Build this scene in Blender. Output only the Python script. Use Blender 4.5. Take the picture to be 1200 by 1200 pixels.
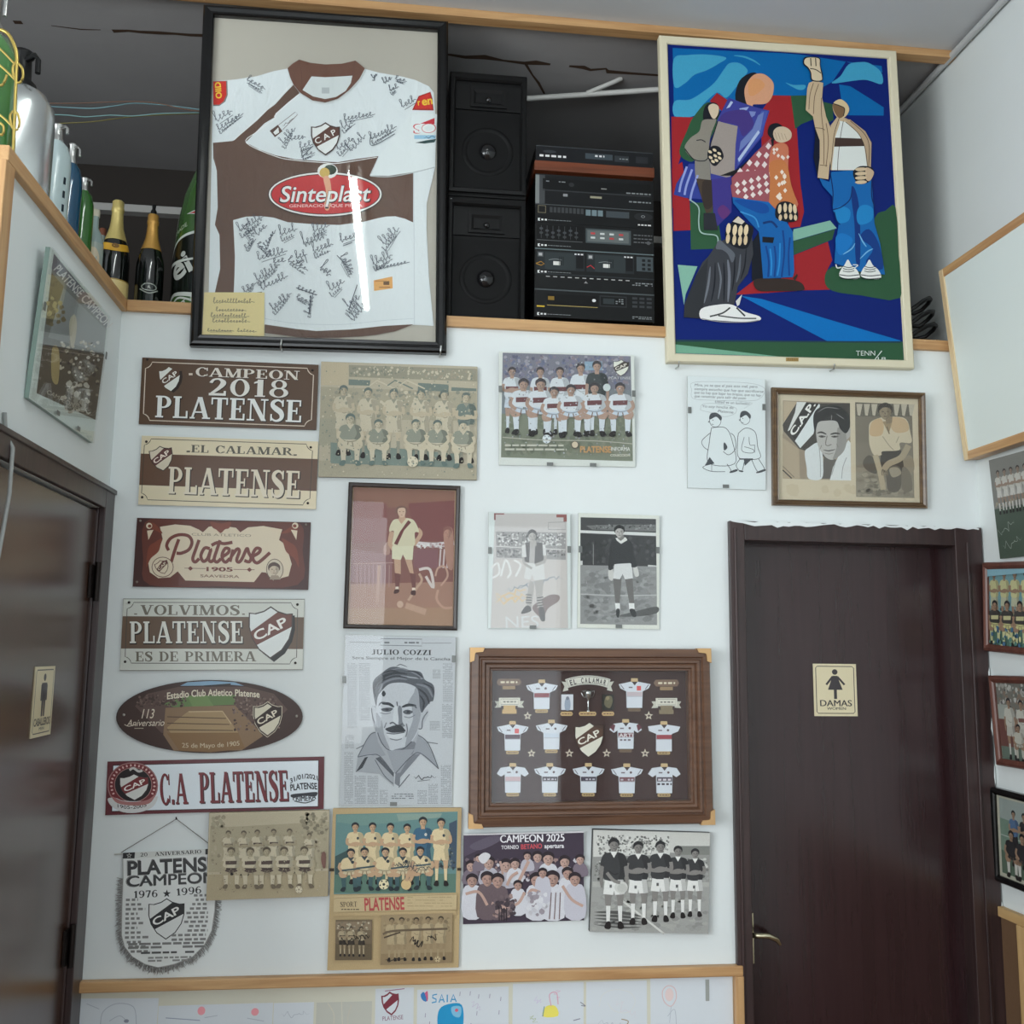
import bpy, math, random
from mathutils import Matrix, Vector
from mathutils.geometry import tessellate_polygon
PI = math.pi
sc = bpy.context.scene
col = sc.collection
for o in list(bpy.data.objects):
    bpy.data.objects.remove(o, do_unlink=True)

# ------------------------------------------------------------ camera, world, lights, exposure
CAM = Vector((0, -3.3, 1.6)); FPX = 1170.0
def _rot(yaw, pitch, roll):
    return (Matrix.Rotation(yaw, 3, 'Z') @ Matrix.Rotation(pitch, 3, 'X') @ Matrix.Rotation(roll, 3, 'Y'))
CR = _rot(math.radians(-6.6), math.radians(8.0), math.radians(-0.68))
cd = bpy.data.cameras.new('camera'); cam = bpy.data.objects.new('camera', cd); col.objects.link(cam)
cd.sensor_width = 36; cd.sensor_height = 36; cd.lens = FPX / 1200 * 36; cd.clip_start = .02
r_, f_, u_ = CR.col[0], CR.col[1], CR.col[2]
M = Matrix.Identity(4)
for i in range(3):
    M[i][0], M[i][1], M[i][2], M[i][3] = r_[i], u_[i], -f_[i], CAM[i]
cam.matrix_world = M
sc.camera = cam
def ray(p):
    return CR @ Vector(((p[0] - 600) / FPX, 1, -(p[1] - 600) / FPX))
def onY(p, y=0.0):
    d = ray(p); return CAM + d * ((y - CAM.y) / d.y)
def onX(p, x):
    d = ray(p); return CAM + d * ((x - CAM.x) / d.x)
def onZ(p, z):
    d = ray(p); return CAM + d * ((z - CAM.z) / d.z)

w = bpy.data.worlds.new('world'); sc.world = w; w.use_nodes = True
w.node_tree.nodes['Background'].inputs[0].default_value = (.80, .92, 1, 1)
w.node_tree.nodes['Background'].inputs[1].default_value = 1.6
sc.view_settings.view_transform = 'Standard'
try: sc.view_settings.look = 'None'
except Exception: pass
sc.view_settings.exposure = 0.12
sc.view_settings.gamma = 1.0
sc.view_settings.use_curve_mapping = False
sc.cycles.use_denoising = True
sc.cycles.max_bounces = 8
sc.cycles.caustics_reflective = False
sc.cycles.caustics_refractive = False
def area(name, loc, target, sx, sy, power, color):
    l = bpy.data.lights.new(name, 'AREA'); l.shape = 'RECTANGLE'; l.size = sx; l.size_y = sy
    l.energy = power; l.color = color
    o = bpy.data.objects.new(name, l); col.objects.link(o); o.location = loc
    o.rotation_euler = (Vector(target) - Vector(loc)).to_track_quat('-Z', 'Y').to_euler()
    return o
# daylight through the shop window and the open door behind the camera
area('window_daylight', (-1.4, -6.35, 1.75), (-.6, 0, 1.7), 3.2, 2.4, 62, (.94, .98, 1))
area('doorway_daylight', (1.1, -6.35, 1.3), (1.0, 0, 1.4), 1.0, 2.2, 10, (.92, .97, 1))
area('added_side_fill', (-3.55, -3.7, 1.95), (1.6, -.6, 1.7), 2.6, 2.1, 150, (.93, .98, 1))  # added fill from the left to brighten the right wall, no known window
TUBE_POWER = 42.0

# ------------------------------------------------------------ helpers
K = 1.18
SAT = 1.0          # how faded a print's inks are
def lin(c):
    c = c / 255.0
    return c / 12.92 if c <= .04045 else ((c + .055) / 1.055) ** 2.4
def C3(rgb, k=None):
    k = K if k is None else k
    g = .3 * rgb[0] + .59 * rgb[1] + .11 * rgb[2]
    return tuple(min(.92, lin(max(0, g + (v - g) * SAT)) * k) for v in rgb)

def nmat(name):
    m = bpy.data.materials.new(name); m.use_nodes = True
    nt = m.node_tree; b = nt.nodes['Principled BSDF']
    return m, nt, b
def N(nt, t, **kw):
    n = nt.nodes.new(t)
    for k, v in kw.items():
        if k in n.inputs: n.inputs[k].default_value = v
        else: setattr(n, k, v)
    return n
MATS = {}
def solid(name, rgb, rough=.5, metal=0.0, bump=0.0, bscale=60.0, var=0.0, coat=0.0, k=1.0, spec=.5):
    if name in MATS: return MATS[name]
    m, nt, b = nmat(name)
    c = C3(rgb, k)
    b.inputs['Base Color'].default_value = (*c, 1)
    b.inputs['Roughness'].default_value = rough; b.inputs['Metallic'].default_value = metal
    b.inputs['Coat Weight'].default_value = coat; b.inputs['Specular IOR Level'].default_value = spec
    tc = N(nt, 'ShaderNodeTexCoord')
    if bump or var:
        ns = N(nt, 'ShaderNodeTexNoise', Scale=bscale, Detail=5.0)
        nt.links.new(tc.outputs['Object'], ns.inputs['Vector'])
        if bump:
            bp = N(nt, 'ShaderNodeBump', Strength=bump, Distance=.004)
            nt.links.new(ns.outputs['Fac'], bp.inputs['Height']); nt.links.new(bp.outputs[0], b.inputs['Normal'])
        if var:
            mp = N(nt, 'ShaderNodeMapRange'); mp.inputs['To Min'].default_value = 1 - var; mp.inputs['To Max'].default_value = 1 + var
            n2 = N(nt, 'ShaderNodeTexNoise', Scale=bscale * .15, Detail=4.0)
            nt.links.new(tc.outputs['Object'], n2.inputs['Vector']); nt.links.new(n2.outputs['Fac'], mp.inputs['Value'])
            mx = N(nt, 'ShaderNodeVectorMath', operation='SCALE'); mx.inputs[0].default_value = c
            nt.links.new(mp.outputs[0], mx.inputs['Scale']); nt.links.new(mx.outputs[0], b.inputs['Base Color'])
    MATS[name] = m; return m
def wood(name, c1, c2, axis='x', rough=.45, scale=1.0, coat=0.0, k=1.0):
    if name in MATS: return MATS[name]
    m, nt, b = nmat(name)
    tc = N(nt, 'ShaderNodeTexCoord'); mp = N(nt, 'ShaderNodeMapping')
    s = {'x': (1.2, 22, 22), 'y': (22, 1.2, 22), 'z': (22, 22, 1.2)}[axis]
    mp.inputs['Scale'].default_value = tuple(v * scale for v in s)
    nt.links.new(tc.outputs['Object'], mp.inputs['Vector'])
    ns = N(nt, 'ShaderNodeTexNoise', Scale=2.2, Detail=6.0, Distortion=.8)
    nt.links.new(mp.outputs[0], ns.inputs['Vector'])
    rp = N(nt, 'ShaderNodeValToRGB')
    rp.color_ramp.elements[0].position = .3; rp.color_ramp.elements[1].position = .7
    rp.color_ramp.elements[0].color = (*C3(c1, k), 1); rp.color_ramp.elements[1].color = (*C3(c2, k), 1)
    nt.links.new(ns.outputs['Fac'], rp.inputs[0]); nt.links.new(rp.outputs[0], b.inputs['Base Color'])
    bp = N(nt, 'ShaderNodeBump', Strength=.15, Distance=.002)
    nt.links.new(ns.outputs['Fac'], bp.inputs['Height']); nt.links.new(bp.outputs[0], b.inputs['Normal'])
    b.inputs['Roughness'].default_value = rough; b.inputs['Coat Weight'].default_value = coat; b.inputs['Coat Roughness'].default_value = rough
    MATS[name] = m; return m
def printed(name, rough=.5, coat=0.0, grain=.06, gscale=500.0, bump=0.0, bscale=30.0, spec=.5):
    """inks come from the print's own colour attribute, with a fine procedural grain"""
    if name in MATS: return MATS[name]
    m, nt, b = nmat(name)
    at = N(nt, 'ShaderNodeAttribute', attribute_name='Col')
    tc = N(nt, 'ShaderNodeTexCoord')
    ns = N(nt, 'ShaderNodeTexNoise', Scale=gscale, Detail=3.0)
    nt.links.new(tc.outputs['Object'], ns.inputs['Vector'])
    mp = N(nt, 'ShaderNodeMapRange'); mp.inputs['To Min'].default_value = 1 - grain * 2; mp.inputs['To Max'].default_value = 1 + grain * 2
    nt.links.new(ns.outputs['Fac'], mp.inputs['Value'])
    mx = N(nt, 'ShaderNodeVectorMath', operation='SCALE')
    nt.links.new(at.outputs['Color'], mx.inputs[0]); nt.links.new(mp.outputs[0], mx.inputs['Scale'])
    nt.links.new(mx.outputs[0], b.inputs['Base Color'])
    if bump:
        n2 = N(nt, 'ShaderNodeTexNoise', Scale=bscale, Detail=3.0, Distortion=1.2)
        m2 = N(nt, 'ShaderNodeMapping'); m2.inputs['Scale'].default_value = (1, 1, .45)
        nt.links.new(tc.outputs['Object'], m2.inputs['Vector']); nt.links.new(m2.outputs[0], n2.inputs['Vector'])
        bp = N(nt, 'ShaderNodeBump', Strength=bump, Distance=.01)
        nt.links.new(n2.outputs['Fac'], bp.inputs['Height']); nt.links.new(bp.outputs[0], b.inputs['Normal'])
    b.inputs['Roughness'].default_value = rough; b.inputs['Coat Weight'].default_value = coat; b.inputs['Specular IOR Level'].default_value = spec
    MATS[name] = m; return m
def glassmat():
    if 'glass' in MATS: return MATS['glass']
    m = bpy.data.materials.new('pane_glass'); m.use_nodes = True; nt = m.node_tree; nt.nodes.clear()
    out = N(nt, 'ShaderNodeOutputMaterial'); mix = N(nt, 'ShaderNodeMixShader')
    tr = N(nt, 'ShaderNodeBsdfTransparent'); tr.inputs[0].default_value = (.985, .99, .988, 1)
    gl = N(nt, 'ShaderNodeBsdfGlossy'); gl.inputs['Roughness'].default_value = .012
    lw = N(nt, 'ShaderNodeLayerWeight'); lw.inputs['Blend'].default_value = .5
    pw = N(nt, 'ShaderNodeMath', operation='POWER'); pw.inputs[1].default_value = 5
    ma = N(nt, 'ShaderNodeMath', operation='MULTIPLY_ADD'); ma.inputs[1].default_value = .7; ma.inputs[2].default_value = .024
    nt.links.new(lw.outputs['Facing'], pw.inputs[0]); nt.links.new(pw.outputs[0], ma.inputs[0])
    nt.links.new(ma.outputs[0], mix.inputs[0]); nt.links.new(tr.outputs[0], mix.inputs[1]); nt.links.new(gl.outputs[0], mix.inputs[2])
    nt.links.new(mix.outputs[0], out.inputs[0])
    MATS['glass'] = m; return m

def catmull(pts, n=6, closed=True):
    out = []; L = len(pts)
    rng = range(L) if closed else range(L - 1)
    for i in rng:
        if closed: p0, p1, p2, p3 = pts[i - 1], pts[i], pts[(i + 1) % L], pts[(i + 2) % L]
        else: p0, p1, p2, p3 = pts[max(i - 1, 0)], pts[i], pts[i + 1], pts[min(i + 2, L - 1)]
        for k in range(n):
            t = k / n
            out.append(tuple(.5 * ((2 * b) + (-a + c) * t + (2 * a - 5 * b + 4 * c - d) * t * t + (-a + 3 * b - 3 * c + d) * t ** 3)
                             for a, b, c, d in zip(p0, p1, p2, p3)))
    if not closed: out.append(tuple(pts[-1]))
    return out

class MB:
    def __init__(s): s.v = []; s.f = []; s.c = []; s.sm = []
    def add(s, vs, fs, c=None, smooth=False):
        o = len(s.v); s.v += [tuple(v) for v in vs]
        for f in fs: s.f.append([o + i for i in f]); s.c.append(c); s.sm.append(smooth)
        return s
    def box(s, x0, x1, y0, y1, z0, z1, c=None):
        return s.add([(x0, y0, z0), (x1, y0, z0), (x1, y1, z0), (x0, y1, z0), (x0, y0, z1), (x1, y0, z1), (x1, y1, z1), (x0, y1, z1)],
              [(0, 3, 2, 1), (4, 5, 6, 7), (0, 1, 5, 4), (1, 2, 6, 5), (2, 3, 7, 6), (3, 0, 4, 7)], c)
    def hexa(s, p, c=None):
        """eight corners, bottom ring then top ring"""
        return s.add(p, [(0, 3, 2, 1), (4, 5, 6, 7), (0, 1, 5, 4), (1, 2, 6, 5), (2, 3, 7, 6), (3, 0, 4, 7)], c)
    def tube(s, pts, r, n=8, c=None, closed=False):
        P = [Vector(p) for p in pts]; L = len(P); rings = []
        for i in range(L):
            if closed: t = P[(i + 1) % L] - P[i - 1]
            else: t = P[min(i + 1, L - 1)] - P[max(i - 1, 0)]
            t.normalize()
            a = Vector((0, 0, 1)) if abs(t.z) < .9 else Vector((1, 0, 0))
            u = t.cross(a).normalized(); v = t.cross(u)
            rr = r[i] if isinstance(r, (list, tuple)) else r
            rings.append([P[i] + (u * math.cos(2 * PI * k / n) + v * math.sin(2 * PI * k / n)) * rr for k in range(n)])
        vs = [q for R in rings for q in R]; fs = []
        for i in range(L if closed else L - 1):
            j = (i + 1) % L
            for k in range(n): fs.append((i * n + k, i * n + (k + 1) % n, j * n + (k + 1) % n, j * n + k))
        s.add(vs, fs, c, True)
        if not closed: s.add(rings[0], [tuple(range(n))], c); s.add(rings[-1], [tuple(reversed(range(n)))], c)
        return s
    def lathe(s, prof, n=28, ctr=(0, 0, 0), c=None, axis='z'):
        vs = []; fs = []
        for r, z in prof:
            for k in range(n):
                a = 2 * PI * k / n
                p = (r * math.cos(a), r * math.sin(a), z)
                if axis == 'y': p = (p[0], z, p[1])
                vs.append((ctr[0] + p[0], ctr[1] + p[1], ctr[2] + p[2]))
        for i in range(len(prof) - 1):
            for k in range(n): fs.append((i * n + k, i * n + (k + 1) % n, (i + 1) * n + (k + 1) % n, (i + 1) * n + k))
        s.add(vs, fs, c, True)
        return s
    def prism(s, out, y0, y1, c=None):
        n = len(out)
        vs = [(x, y0, z) for x, z in out] + [(x, y1, z) for x, z in out]
        fs = [tuple(range(n)), tuple(reversed(range(n, 2 * n)))] + [(i, n + i, n + (i + 1) % n, (i + 1) % n) for i in range(n)]
        return s.add(vs, fs, c)
    def frame(s, w, h, prof, x0=None, z0=0.0, c=None):
        """mitred picture frame: profile points are (inset from the outer edge, y)"""
        x0 = -w / 2 if x0 is None else x0
        vs = []; fs = []; n = len(prof)
        for d, y in prof: vs += [(x0 + d, y, z0 + d), (x0 + w - d, y, z0 + d), (x0 + w - d, y, z0 + h - d), (x0 + d, y, z0 + h - d)]
        for i in range(n):
            j = (i + 1) % n
            for k in range(4): fs.append((i * 4 + k, i * 4 + (k + 1) % 4, j * 4 + (k + 1) % 4, j * 4 + k))
        return s.add(vs, fs, c)
    def build(s, name, mat, parent=None, bevel=0.0, M=None):
        me = bpy.data.meshes.new(name)
        me.from_pydata([tuple(v) for v in s.v], [], s.f)
        me.materials.append(mat)
        me.polygons.foreach_set('use_smooth', s.sm)
        if any(c is not None for c in s.c):
            ca = me.color_attributes.new('Col', 'FLOAT_COLOR', 'CORNER')
            buf = []
            for f, c in zip(s.f, s.c):
                buf += list((*(c or (.5, .5, .5)), 1.0)) * len(f)
            ca.data.foreach_set('color', buf)
        me.update()
        ob = bpy.data.objects.new(name, me); col.objects.link(ob)
        if parent is not None: ob.parent = parent
        if M is not None: ob.matrix_local = M
        if bevel:
            b = ob.modifiers.new('bevel', 'BEVEL'); b.width = bevel; b.segments = 2; b.limit_method = 'ANGLE'; b.angle_limit = .6
        return ob
def tag(o, label=None, cat=None, group=None, kind=None):
    if label: o['label'] = label
    if cat: o['category'] = cat
    if group: o['group'] = group
    if kind: o['kind'] = kind
    return o
def empty(name, label, cat, group=None, M=None):
    o = bpy.data.objects.new(name, None); o.empty_display_size = .05; col.objects.link(o)
    if M is not None: o.matrix_world = M
    return tag(o, label, cat, group)

# ------------------------------------------------------------ lettering
_tc = {}
def text_mesh(t, bold=0.0, shear=0.0):
    bold = min(bold, .028); key = (t, bold, shear)
    if key in _tc: return _tc[key]
    cu = bpy.data.curves.new('lettering', 'FONT'); cu.body = t; cu.offset = bold; cu.shear = shear; cu.resolution_u = 4; cu.size = 1
    ob = bpy.data.objects.new('lettering', cu); col.objects.link(ob)
    dg = bpy.context.evaluated_depsgraph_get(); dg.update()
    me = ob.evaluated_get(dg).to_mesh()
    vs = [(v.co.x, v.co.y) for v in me.vertices]; fs = [tuple(p.vertices) for p in me.polygons]
    ob.evaluated_get(dg).to_mesh_clear()
    bpy.data.objects.remove(ob, do_unlink=True); bpy.data.curves.remove(cu)
    if not vs: vs = [(0, 0), (1, 0), (0, 1)]
    x0 = min(v[0] for v in vs); x1 = max(v[0] for v in vs); y1 = max(v[1] for v in vs)
    vs = [((x - x0) / (x1 - x0), y / y1) for x, y in vs]
    _tc[key] = (vs, fs); return _tc[key]
def _R(x0, y0, x1, y1): return [(x0, y0), (x1, y0), (x1, y1), (x0, y1)]
def _spine(pts, n=5):
    p = catmull(pts, n, False); a = []; b = []
    for i in range(len(p)):
        q0 = p[max(i - 1, 0)]; q1 = p[min(i + 1, len(p) - 1)]
        dx, dy = q1[0] - q0[0], q1[1] - q0[1]; L = math.hypot(dx, dy) or 1
        nx, ny = -dy / L * p[i][2], dx / L * p[i][2]
        a.append((p[i][0] + nx, p[i][1] + ny)); b.append((p[i][0] - nx, p[i][1] - ny))
    return a + b[::-1]
def _stem(x, a=0.0, b=1.0, w=.1, sf=.18, lo=True, hi=True):
    r = [_R(x - w, a, x + w, b)]
    if lo: r.append(_R(x - sf, a, x + sf, a + .075))
    if hi: r.append(_R(x - sf, b - .075, x + sf, b))
    return r
def _dg(x0, y0, x1, y1, w): return [(x0 - w, y0), (x0 + w, y0), (x1 + w, y1), (x1 - w, y1)]
def _ring(cx, cy, rx, ry, tx, ty, a0=0, a1=360, n=22):
    A = [math.radians(a0 + (a1 - a0) * i / n) for i in range(n + 1)]
    return [[(cx + rx * math.cos(p), cy + ry * math.sin(p)), (cx + rx * math.cos(q), cy + ry * math.sin(q)),
             (cx + (rx - tx) * math.cos(q), cy + (ry - ty) * math.sin(q)), (cx + (rx - tx) * math.cos(p), cy + (ry - ty) * math.sin(p))]
            for p, q in zip(A, A[1:])]
def serif_glyphs():
    g = {}
    g['A'] = (.86, [_dg(.1, 0, .40, 1, .05), _dg(.74, 0, .43, 1, .105), _R(.2, .27, .62, .34), _R(0, 0, .23, .07), _R(.56, 0, .92, .07)])
    g['B'] = (.74, _stem(.18) + _ring(.32, .745, .31, .255, .18, .07, -90, 90) + _ring(.34, .27, .36, .27, .2, .07, -90, 90) + [_R(.2, .93, .34, 1), _R(.2, .47, .34, .54), _R(.2, 0, .36, .07)])
    g['C'] = (.78, _ring(.42, .5, .40, .52, .2, .08, 40, 320) + [_R(.68, .64, .75, .99), _R(.70, .06, .75, .3)])
    g['D'] = (.84, _stem(.18) + _ring(.32, .5, .48, .5, .2, .075, -90, 90) + [_R(.2, .925, .34, 1), _R(.2, 0, .34, .075)])
    E = _stem(.18) + [_R(.2, .925, .64, 1), _R(.58, .72, .65, 1), _R(.2, .47, .48, .54), _R(.44, .36, .5, .66)]
    g['E'] = (.72, E + [_R(.2, 0, .66, .075), _R(.6, 0, .68, .3)]); g['F'] = (.7, E)
    g['G'] = (.84, _ring(.42, .5, .40, .52, .2, .08, 40, 330) + [_R(.68, .66, .75, .99), _R(.6, .0, .78, .44), _R(.52, .38, .86, .45)])
    g['I'] = (.36, _stem(.18)); g['H'] = (.9, _stem(.18) + _stem(.7) + [_R(.2, .46, .7, .53)])
    g['J'] = (.6, _stem(.4, .2, 1, lo=False) + [_spine([(.4, .24, .1), (.36, .06, .07), (.2, .01, .05), (.08, .1, .07)])])
    g['L'] = (.7, _stem(.18) + [_R(.2, 0, .64, .075), _R(.58, 0, .66, .34)])
    g['M'] = (1.08, [_R(.12, 0, .2, 1), _R(.0, 0, .32, .07), _R(0, .93, .26, 1), _dg(.52, 0, .2, 1, .1), _dg(.52, 0, .86, 1, .05)] + _stem(.9))
    g['N'] = (.94, [_R(.13, 0, .2, 1), _R(0, 0, .33, .07), _R(0, .93, .26, 1), _dg(.76, 0, .2, 1, .11), _R(.73, 0, .8, 1), _R(.6, .93, .93, 1)])
    g['O'] = (.86, _ring(.43, .5, .42, .52, .2, .075))
    P = _stem(.18) + _ring(.34, .72, .36, .28, .19, .07, -90, 90) + [_R(.2, .93, .36, 1), _R(.2, .44, .36, .51)]
    g['P'] = (.74, P); g['R'] = (.86, P + [_dg(.74, 0, .42, .47, .1), _R(.66, 0, .88, .075)])
    g['S'] = (.68, [_spine([(.58, .72, .03), (.54, .88, .04), (.36, .97, .045), (.16, .88, .08), (.14, .72, .1), (.3, .57, .12), (.48, .44, .12), (.56, .27, .1), (.5, .1, .07), (.3, .025, .045), (.12, .12, .04), (.08, .28, .03)]), _R(.55, .68, .62, .99), _R(.05, .02, .12, .33)])
    g['T'] = (.8, _stem(.4, hi=False) + [_R(.03, .925, .77, 1), _R(.03, .68, .1, 1), _R(.7, .68, .77, 1)])
    g['U'] = (.88, _stem(.18, .3, 1, lo=False) + [_R(.68, .3, .75, 1), _R(.56, .93, .88, 1)] + _ring(.415, .32, .335, .34, .2, .08, 180, 360))
    g['V'] = (.86, [_dg(.42, 0, .16, 1, .105), _dg(.44, 0, .74, 1, .05), _R(0, .93, .34, 1), _R(.6, .93, .9, 1)])
    g['Y'] = (.86, _stem(.43, 0, .5, hi=False) + [_dg(.43, .45, .16, 1, .1), _dg(.43, .45, .74, 1, .05), _R(0, .93, .34, 1), _R(.6, .93, .9, 1)])
    g['Z'] = (.72, [_dg(.14, 0, .54, 1, .12), _R(.06, .925, .66, 1), _R(.04, 0, .68, .075), _R(.05, .72, .12, 1), _R(.61, 0, .68, .3)])
    g['0'] = (.74, _ring(.36, .5, .34, .52, .17, .075))
    g['1'] = (.5, _stem(.27, hi=False) + [[(.27, 1), (.05, .84), (.05, .76), (.27, .84)]])
    g['2'] = (.7, [_spine([(.1, .74, .06), (.2, .93, .05), (.38, .97, .05), (.52, .84, .09), (.52, .68, .1), (.4, .45, .08), (.2, .2, .06), (.08, .06, .05)]), _R(.04, 0, .62, .14), _R(.56, 0, .64, .28)])
    g['3'] = (.7, [_spine([(.08, .8, .05), (.2, .96, .05), (.4, .96, .06), (.52, .8, .1), (.48, .62, .09), (.3, .52, .05)]), _spine([(.3, .52, .05), (.5, .44, .09), (.56, .26, .1), (.44, .06, .07), (.22, .03, .05), (.06, .18, .05)])])
    g['5'] = (.7, [_R(.12, .86, .58, 1), _R(.12, .5, .19, 1), _spine([(.14, .52, .04), (.34, .6, .06), (.54, .46, .1), (.54, .22, .1), (.38, .04, .06), (.16, .04, .05), (.06, .18, .06)])])
    g['6'] = (.72, _ring(.36, .31, .32, .33, .16, .07) + [_spine([(.12, .34, .1), (.14, .64, .09), (.28, .9, .06), (.46, .97, .05), (.58, .86, .05)])])
    g['9'] = (.72, _ring(.36, .69, .32, .33, .16, .07) + [_spine([(.6, .66, .1), (.58, .36, .09), (.44, .1, .06), (.26, .03, .05), (.14, .14, .05)])])
    g['7'] = (.68, [_R(.06, .86, .62, 1), _R(.06, .72, .12, 1), _dg(.28, 0, .56, .9, .09)])
    g['8'] = (.72, _ring(.36, .75, .27, .27, .14, .06) + _ring(.36, .27, .33, .29, .16, .06))
    g['.'] = (.3, [_R(.06, 0, .24, .16)]); g['-'] = (.44, [_R(.05, .3, .38, .42)]); g[' '] = (.42, [])
    return g
SG = serif_glyphs()
def serif_mesh(t):
    x = 0; vs = []; fs = []
    for ch in t:
        wd, polys = SG[ch]
        for p in polys:
            o = len(vs); vs += [(x + q[0], q[1]) for q in p]; fs.append(tuple(range(o, o + len(p))))
        x += wd + .06
    x -= .06
    return [(a / x, b) for a, b in vs], fs

# ------------------------------------------------------------ flat artwork lying on a panel
def homography(src, dst):
    A = []; B = []
    for (x, y), (u, v) in zip(src, dst):
        A.append([x, y, 1, 0, 0, 0, -u * x, -u * y]); B.append(u)
        A.append([0, 0, 0, x, y, 1, -v * x, -v * y]); B.append(v)
    n = 8
    for i in range(n):
        p = max(range(i, n), key=lambda r: abs(A[r][i])); A[i], A[p] = A[p], A[i]; B[i], B[p] = B[p], B[i]
        for r in range(i + 1, n):
            m = A[r][i] / A[i][i]
            if m:
                for c in range(i, n): A[r][c] -= m * A[i][c]
                B[r] -= m * B[i]
    X = [0] * n
    for i in reversed(range(n)): X[i] = (B[i] - sum(A[i][c] * X[c] for c in range(i + 1, n))) / A[i][i]
    return X
class Art:
    """layers of ink on a flat panel; drawing units are mapped to the panel's own metres"""
    EPS = 2.5e-5
    def __init__(s, corners, w, h, y=-.0004, x0=None, z0=0.0):
        x0 = -w / 2 if x0 is None else x0
        s.H = homography(corners, [(x0, z0 + h), (x0 + w, z0 + h), (x0 + w, z0), (x0, z0)])
        s.o = (0, 0, 1); s.mb = MB(); s.y = y; s.rng = random.Random(5)
    def zoom(s, ox, oy, sc_): s.o = (ox, oy, sc_); return s
    def m(s, p):
        x = s.o[0] + p[0] / s.o[2]; y = s.o[1] + p[1] / s.o[2]; H = s.H
        d = H[6] * x + H[7] * y + 1
        return ((H[0] * x + H[1] * y + H[2]) / d, s.y, (H[3] * x + H[4] * y + H[5]) / d)
    def step(s): s.y -= s.EPS
    def poly(s, pts, c, k=None):
        s.step(); s.mb.add([s.m(p) for p in pts], [tuple(range(len(pts)))], C3(c, k)); return s
    def blob(s, pts, c, n=5): return s.poly(catmull(pts, n), c)
    def rect(s, x0, y0, x1, y1, c): return s.poly([(x0, y0), (x1, y0), (x1, y1), (x0, y1)], c)
    def ell(s, x, y, rx, ry, c, n=18, rot=0.0, a0=0, a1=2 * PI):
        cr, sr = math.cos(rot), math.sin(rot); P = []
        for i in range(n):
            a = a0 + (a1 - a0) * i / n; u, v = rx * math.cos(a), ry * math.sin(a)
            P.append((x + u * cr - v * sr, y + u * sr + v * cr))
        return s.poly(P, c)
    def line(s, pts, wd, c, smooth=True, closed=False, taper=False):
        if smooth: pts = catmull([(p[0], p[1]) for p in pts], 5, closed)
        s.step(); L = len(pts); a = []; b = []
        for i in range(L):
            if closed: p, q = pts[i - 1], pts[(i + 1) % L]
            else: p, q = pts[max(i - 1, 0)], pts[min(i + 1, L - 1)]
            dx, dy = q[0] - p[0], q[1] - p[1]; l = math.hypot(dx, dy) or 1
            h = wd / 2 * (math.sin(PI * (i + .5) / L) ** .6 if taper else 1)
            a.append((pts[i][0] - dy / l * h, pts[i][1] + dx / l * h)); b.append((pts[i][0] + dy / l * h, pts[i][1] - dx / l * h))
        vs = [s.m(p) for p in a] + [s.m(p) for p in b]; fs = []
        vs = [(v[0], v[1] - s.EPS * .8 * (k % L) / L, v[2]) for k, v in enumerate(vs)]
        for i in range(L if closed else L - 1):
            j = (i + 1) % L; fs.append((i, j, L + j, L + i))
        s.mb.add(vs, fs, C3(c)); return s
    def text(s, t, x0, y0, x1, y1, h, c, bold=.0, font='sans', shear=0.0, sag=0.0):
        if font == 'sans' and bold > 0 and 'M' in t:      # the font's own thickening folds over in the letter M: overprint instead
            for k in (-1, 0, 1): s.text(t, x0 + k * h * min(bold, .035) * .9, y0, x1 + k * h * min(bold, .035) * .9, y1, h, c, 0.0, font, shear, sag)
            return s
        vs, fs = serif_mesh(t) if font == 'serif' else text_mesh(t, bold, shear)
        dx, dy = x1 - x0, y1 - y0; L = math.hypot(dx, dy); nx, ny = dy / L, -dx / L
        s.step(); P = []
        for u, v in vs:
            k = -4 * sag * u * (1 - u)
            sl = -4 * sag * (1 - 2 * u) / L
            P.append(s.m((x0 + dx * u + (nx * v * h) - dx / L * v * h * sl * -1 * 0, y0 + dy * u + ny * v * h + k)))
        if font == 'serif':
            s.y -= s.EPS
            for k, f in enumerate(fs): s.mb.add([(P[i][0], P[i][1] - (k % 4) * 6e-6, P[i][2]) for i in f], [tuple(range(len(f)))], C3(c))
        else: s.mb.add(P, fs, C3(c))
        return s
    def crowd(s, x0, y0, x1, y1, n, cols, r=(6, 12), seed=1, sx=1.0):
        R = random.Random(seed); y = s.y
        for i in range(n):
            s.y = y - s.EPS * .2 * (1 + i % 12)
            rr = R.uniform(*r); x = R.uniform(x0 + rr, x1 - rr); yy = R.uniform(y0 + rr, y1 - rr)
            k = 7; ph = R.random() * 6
            P = [(x + rr * sx * math.cos(ph + 2 * PI * j / k) * R.uniform(.6, 1), yy + rr * math.sin(ph + 2 * PI * j / k) * R.uniform(.6, 1)) for j in range(k)]
            s.mb.add([s.m(p) for p in P], [tuple(range(k))], C3(R.choice(cols)))
        s.y = y - s.EPS * 3; return s
    def squiggle(s, x0, y0, x1, y1, amp, wd, c, seed=0, n=14):
        R = random.Random(seed); dx, dy = x1 - x0, y1 - y0; L = math.hypot(dx, dy) or 1; nx, ny = -dy / L, dx / L; P = []
        for i in range(n + 1):
            t = i / n; a = R.uniform(-1, 1) * amp; b = R.uniform(-.6, .6) * L / n
            P.append((x0 + dx * t + nx * a + dx / L * b, y0 + dy * t + ny * a + dy / L * b))
        return s.line(P, wd, c, taper=True)
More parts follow.
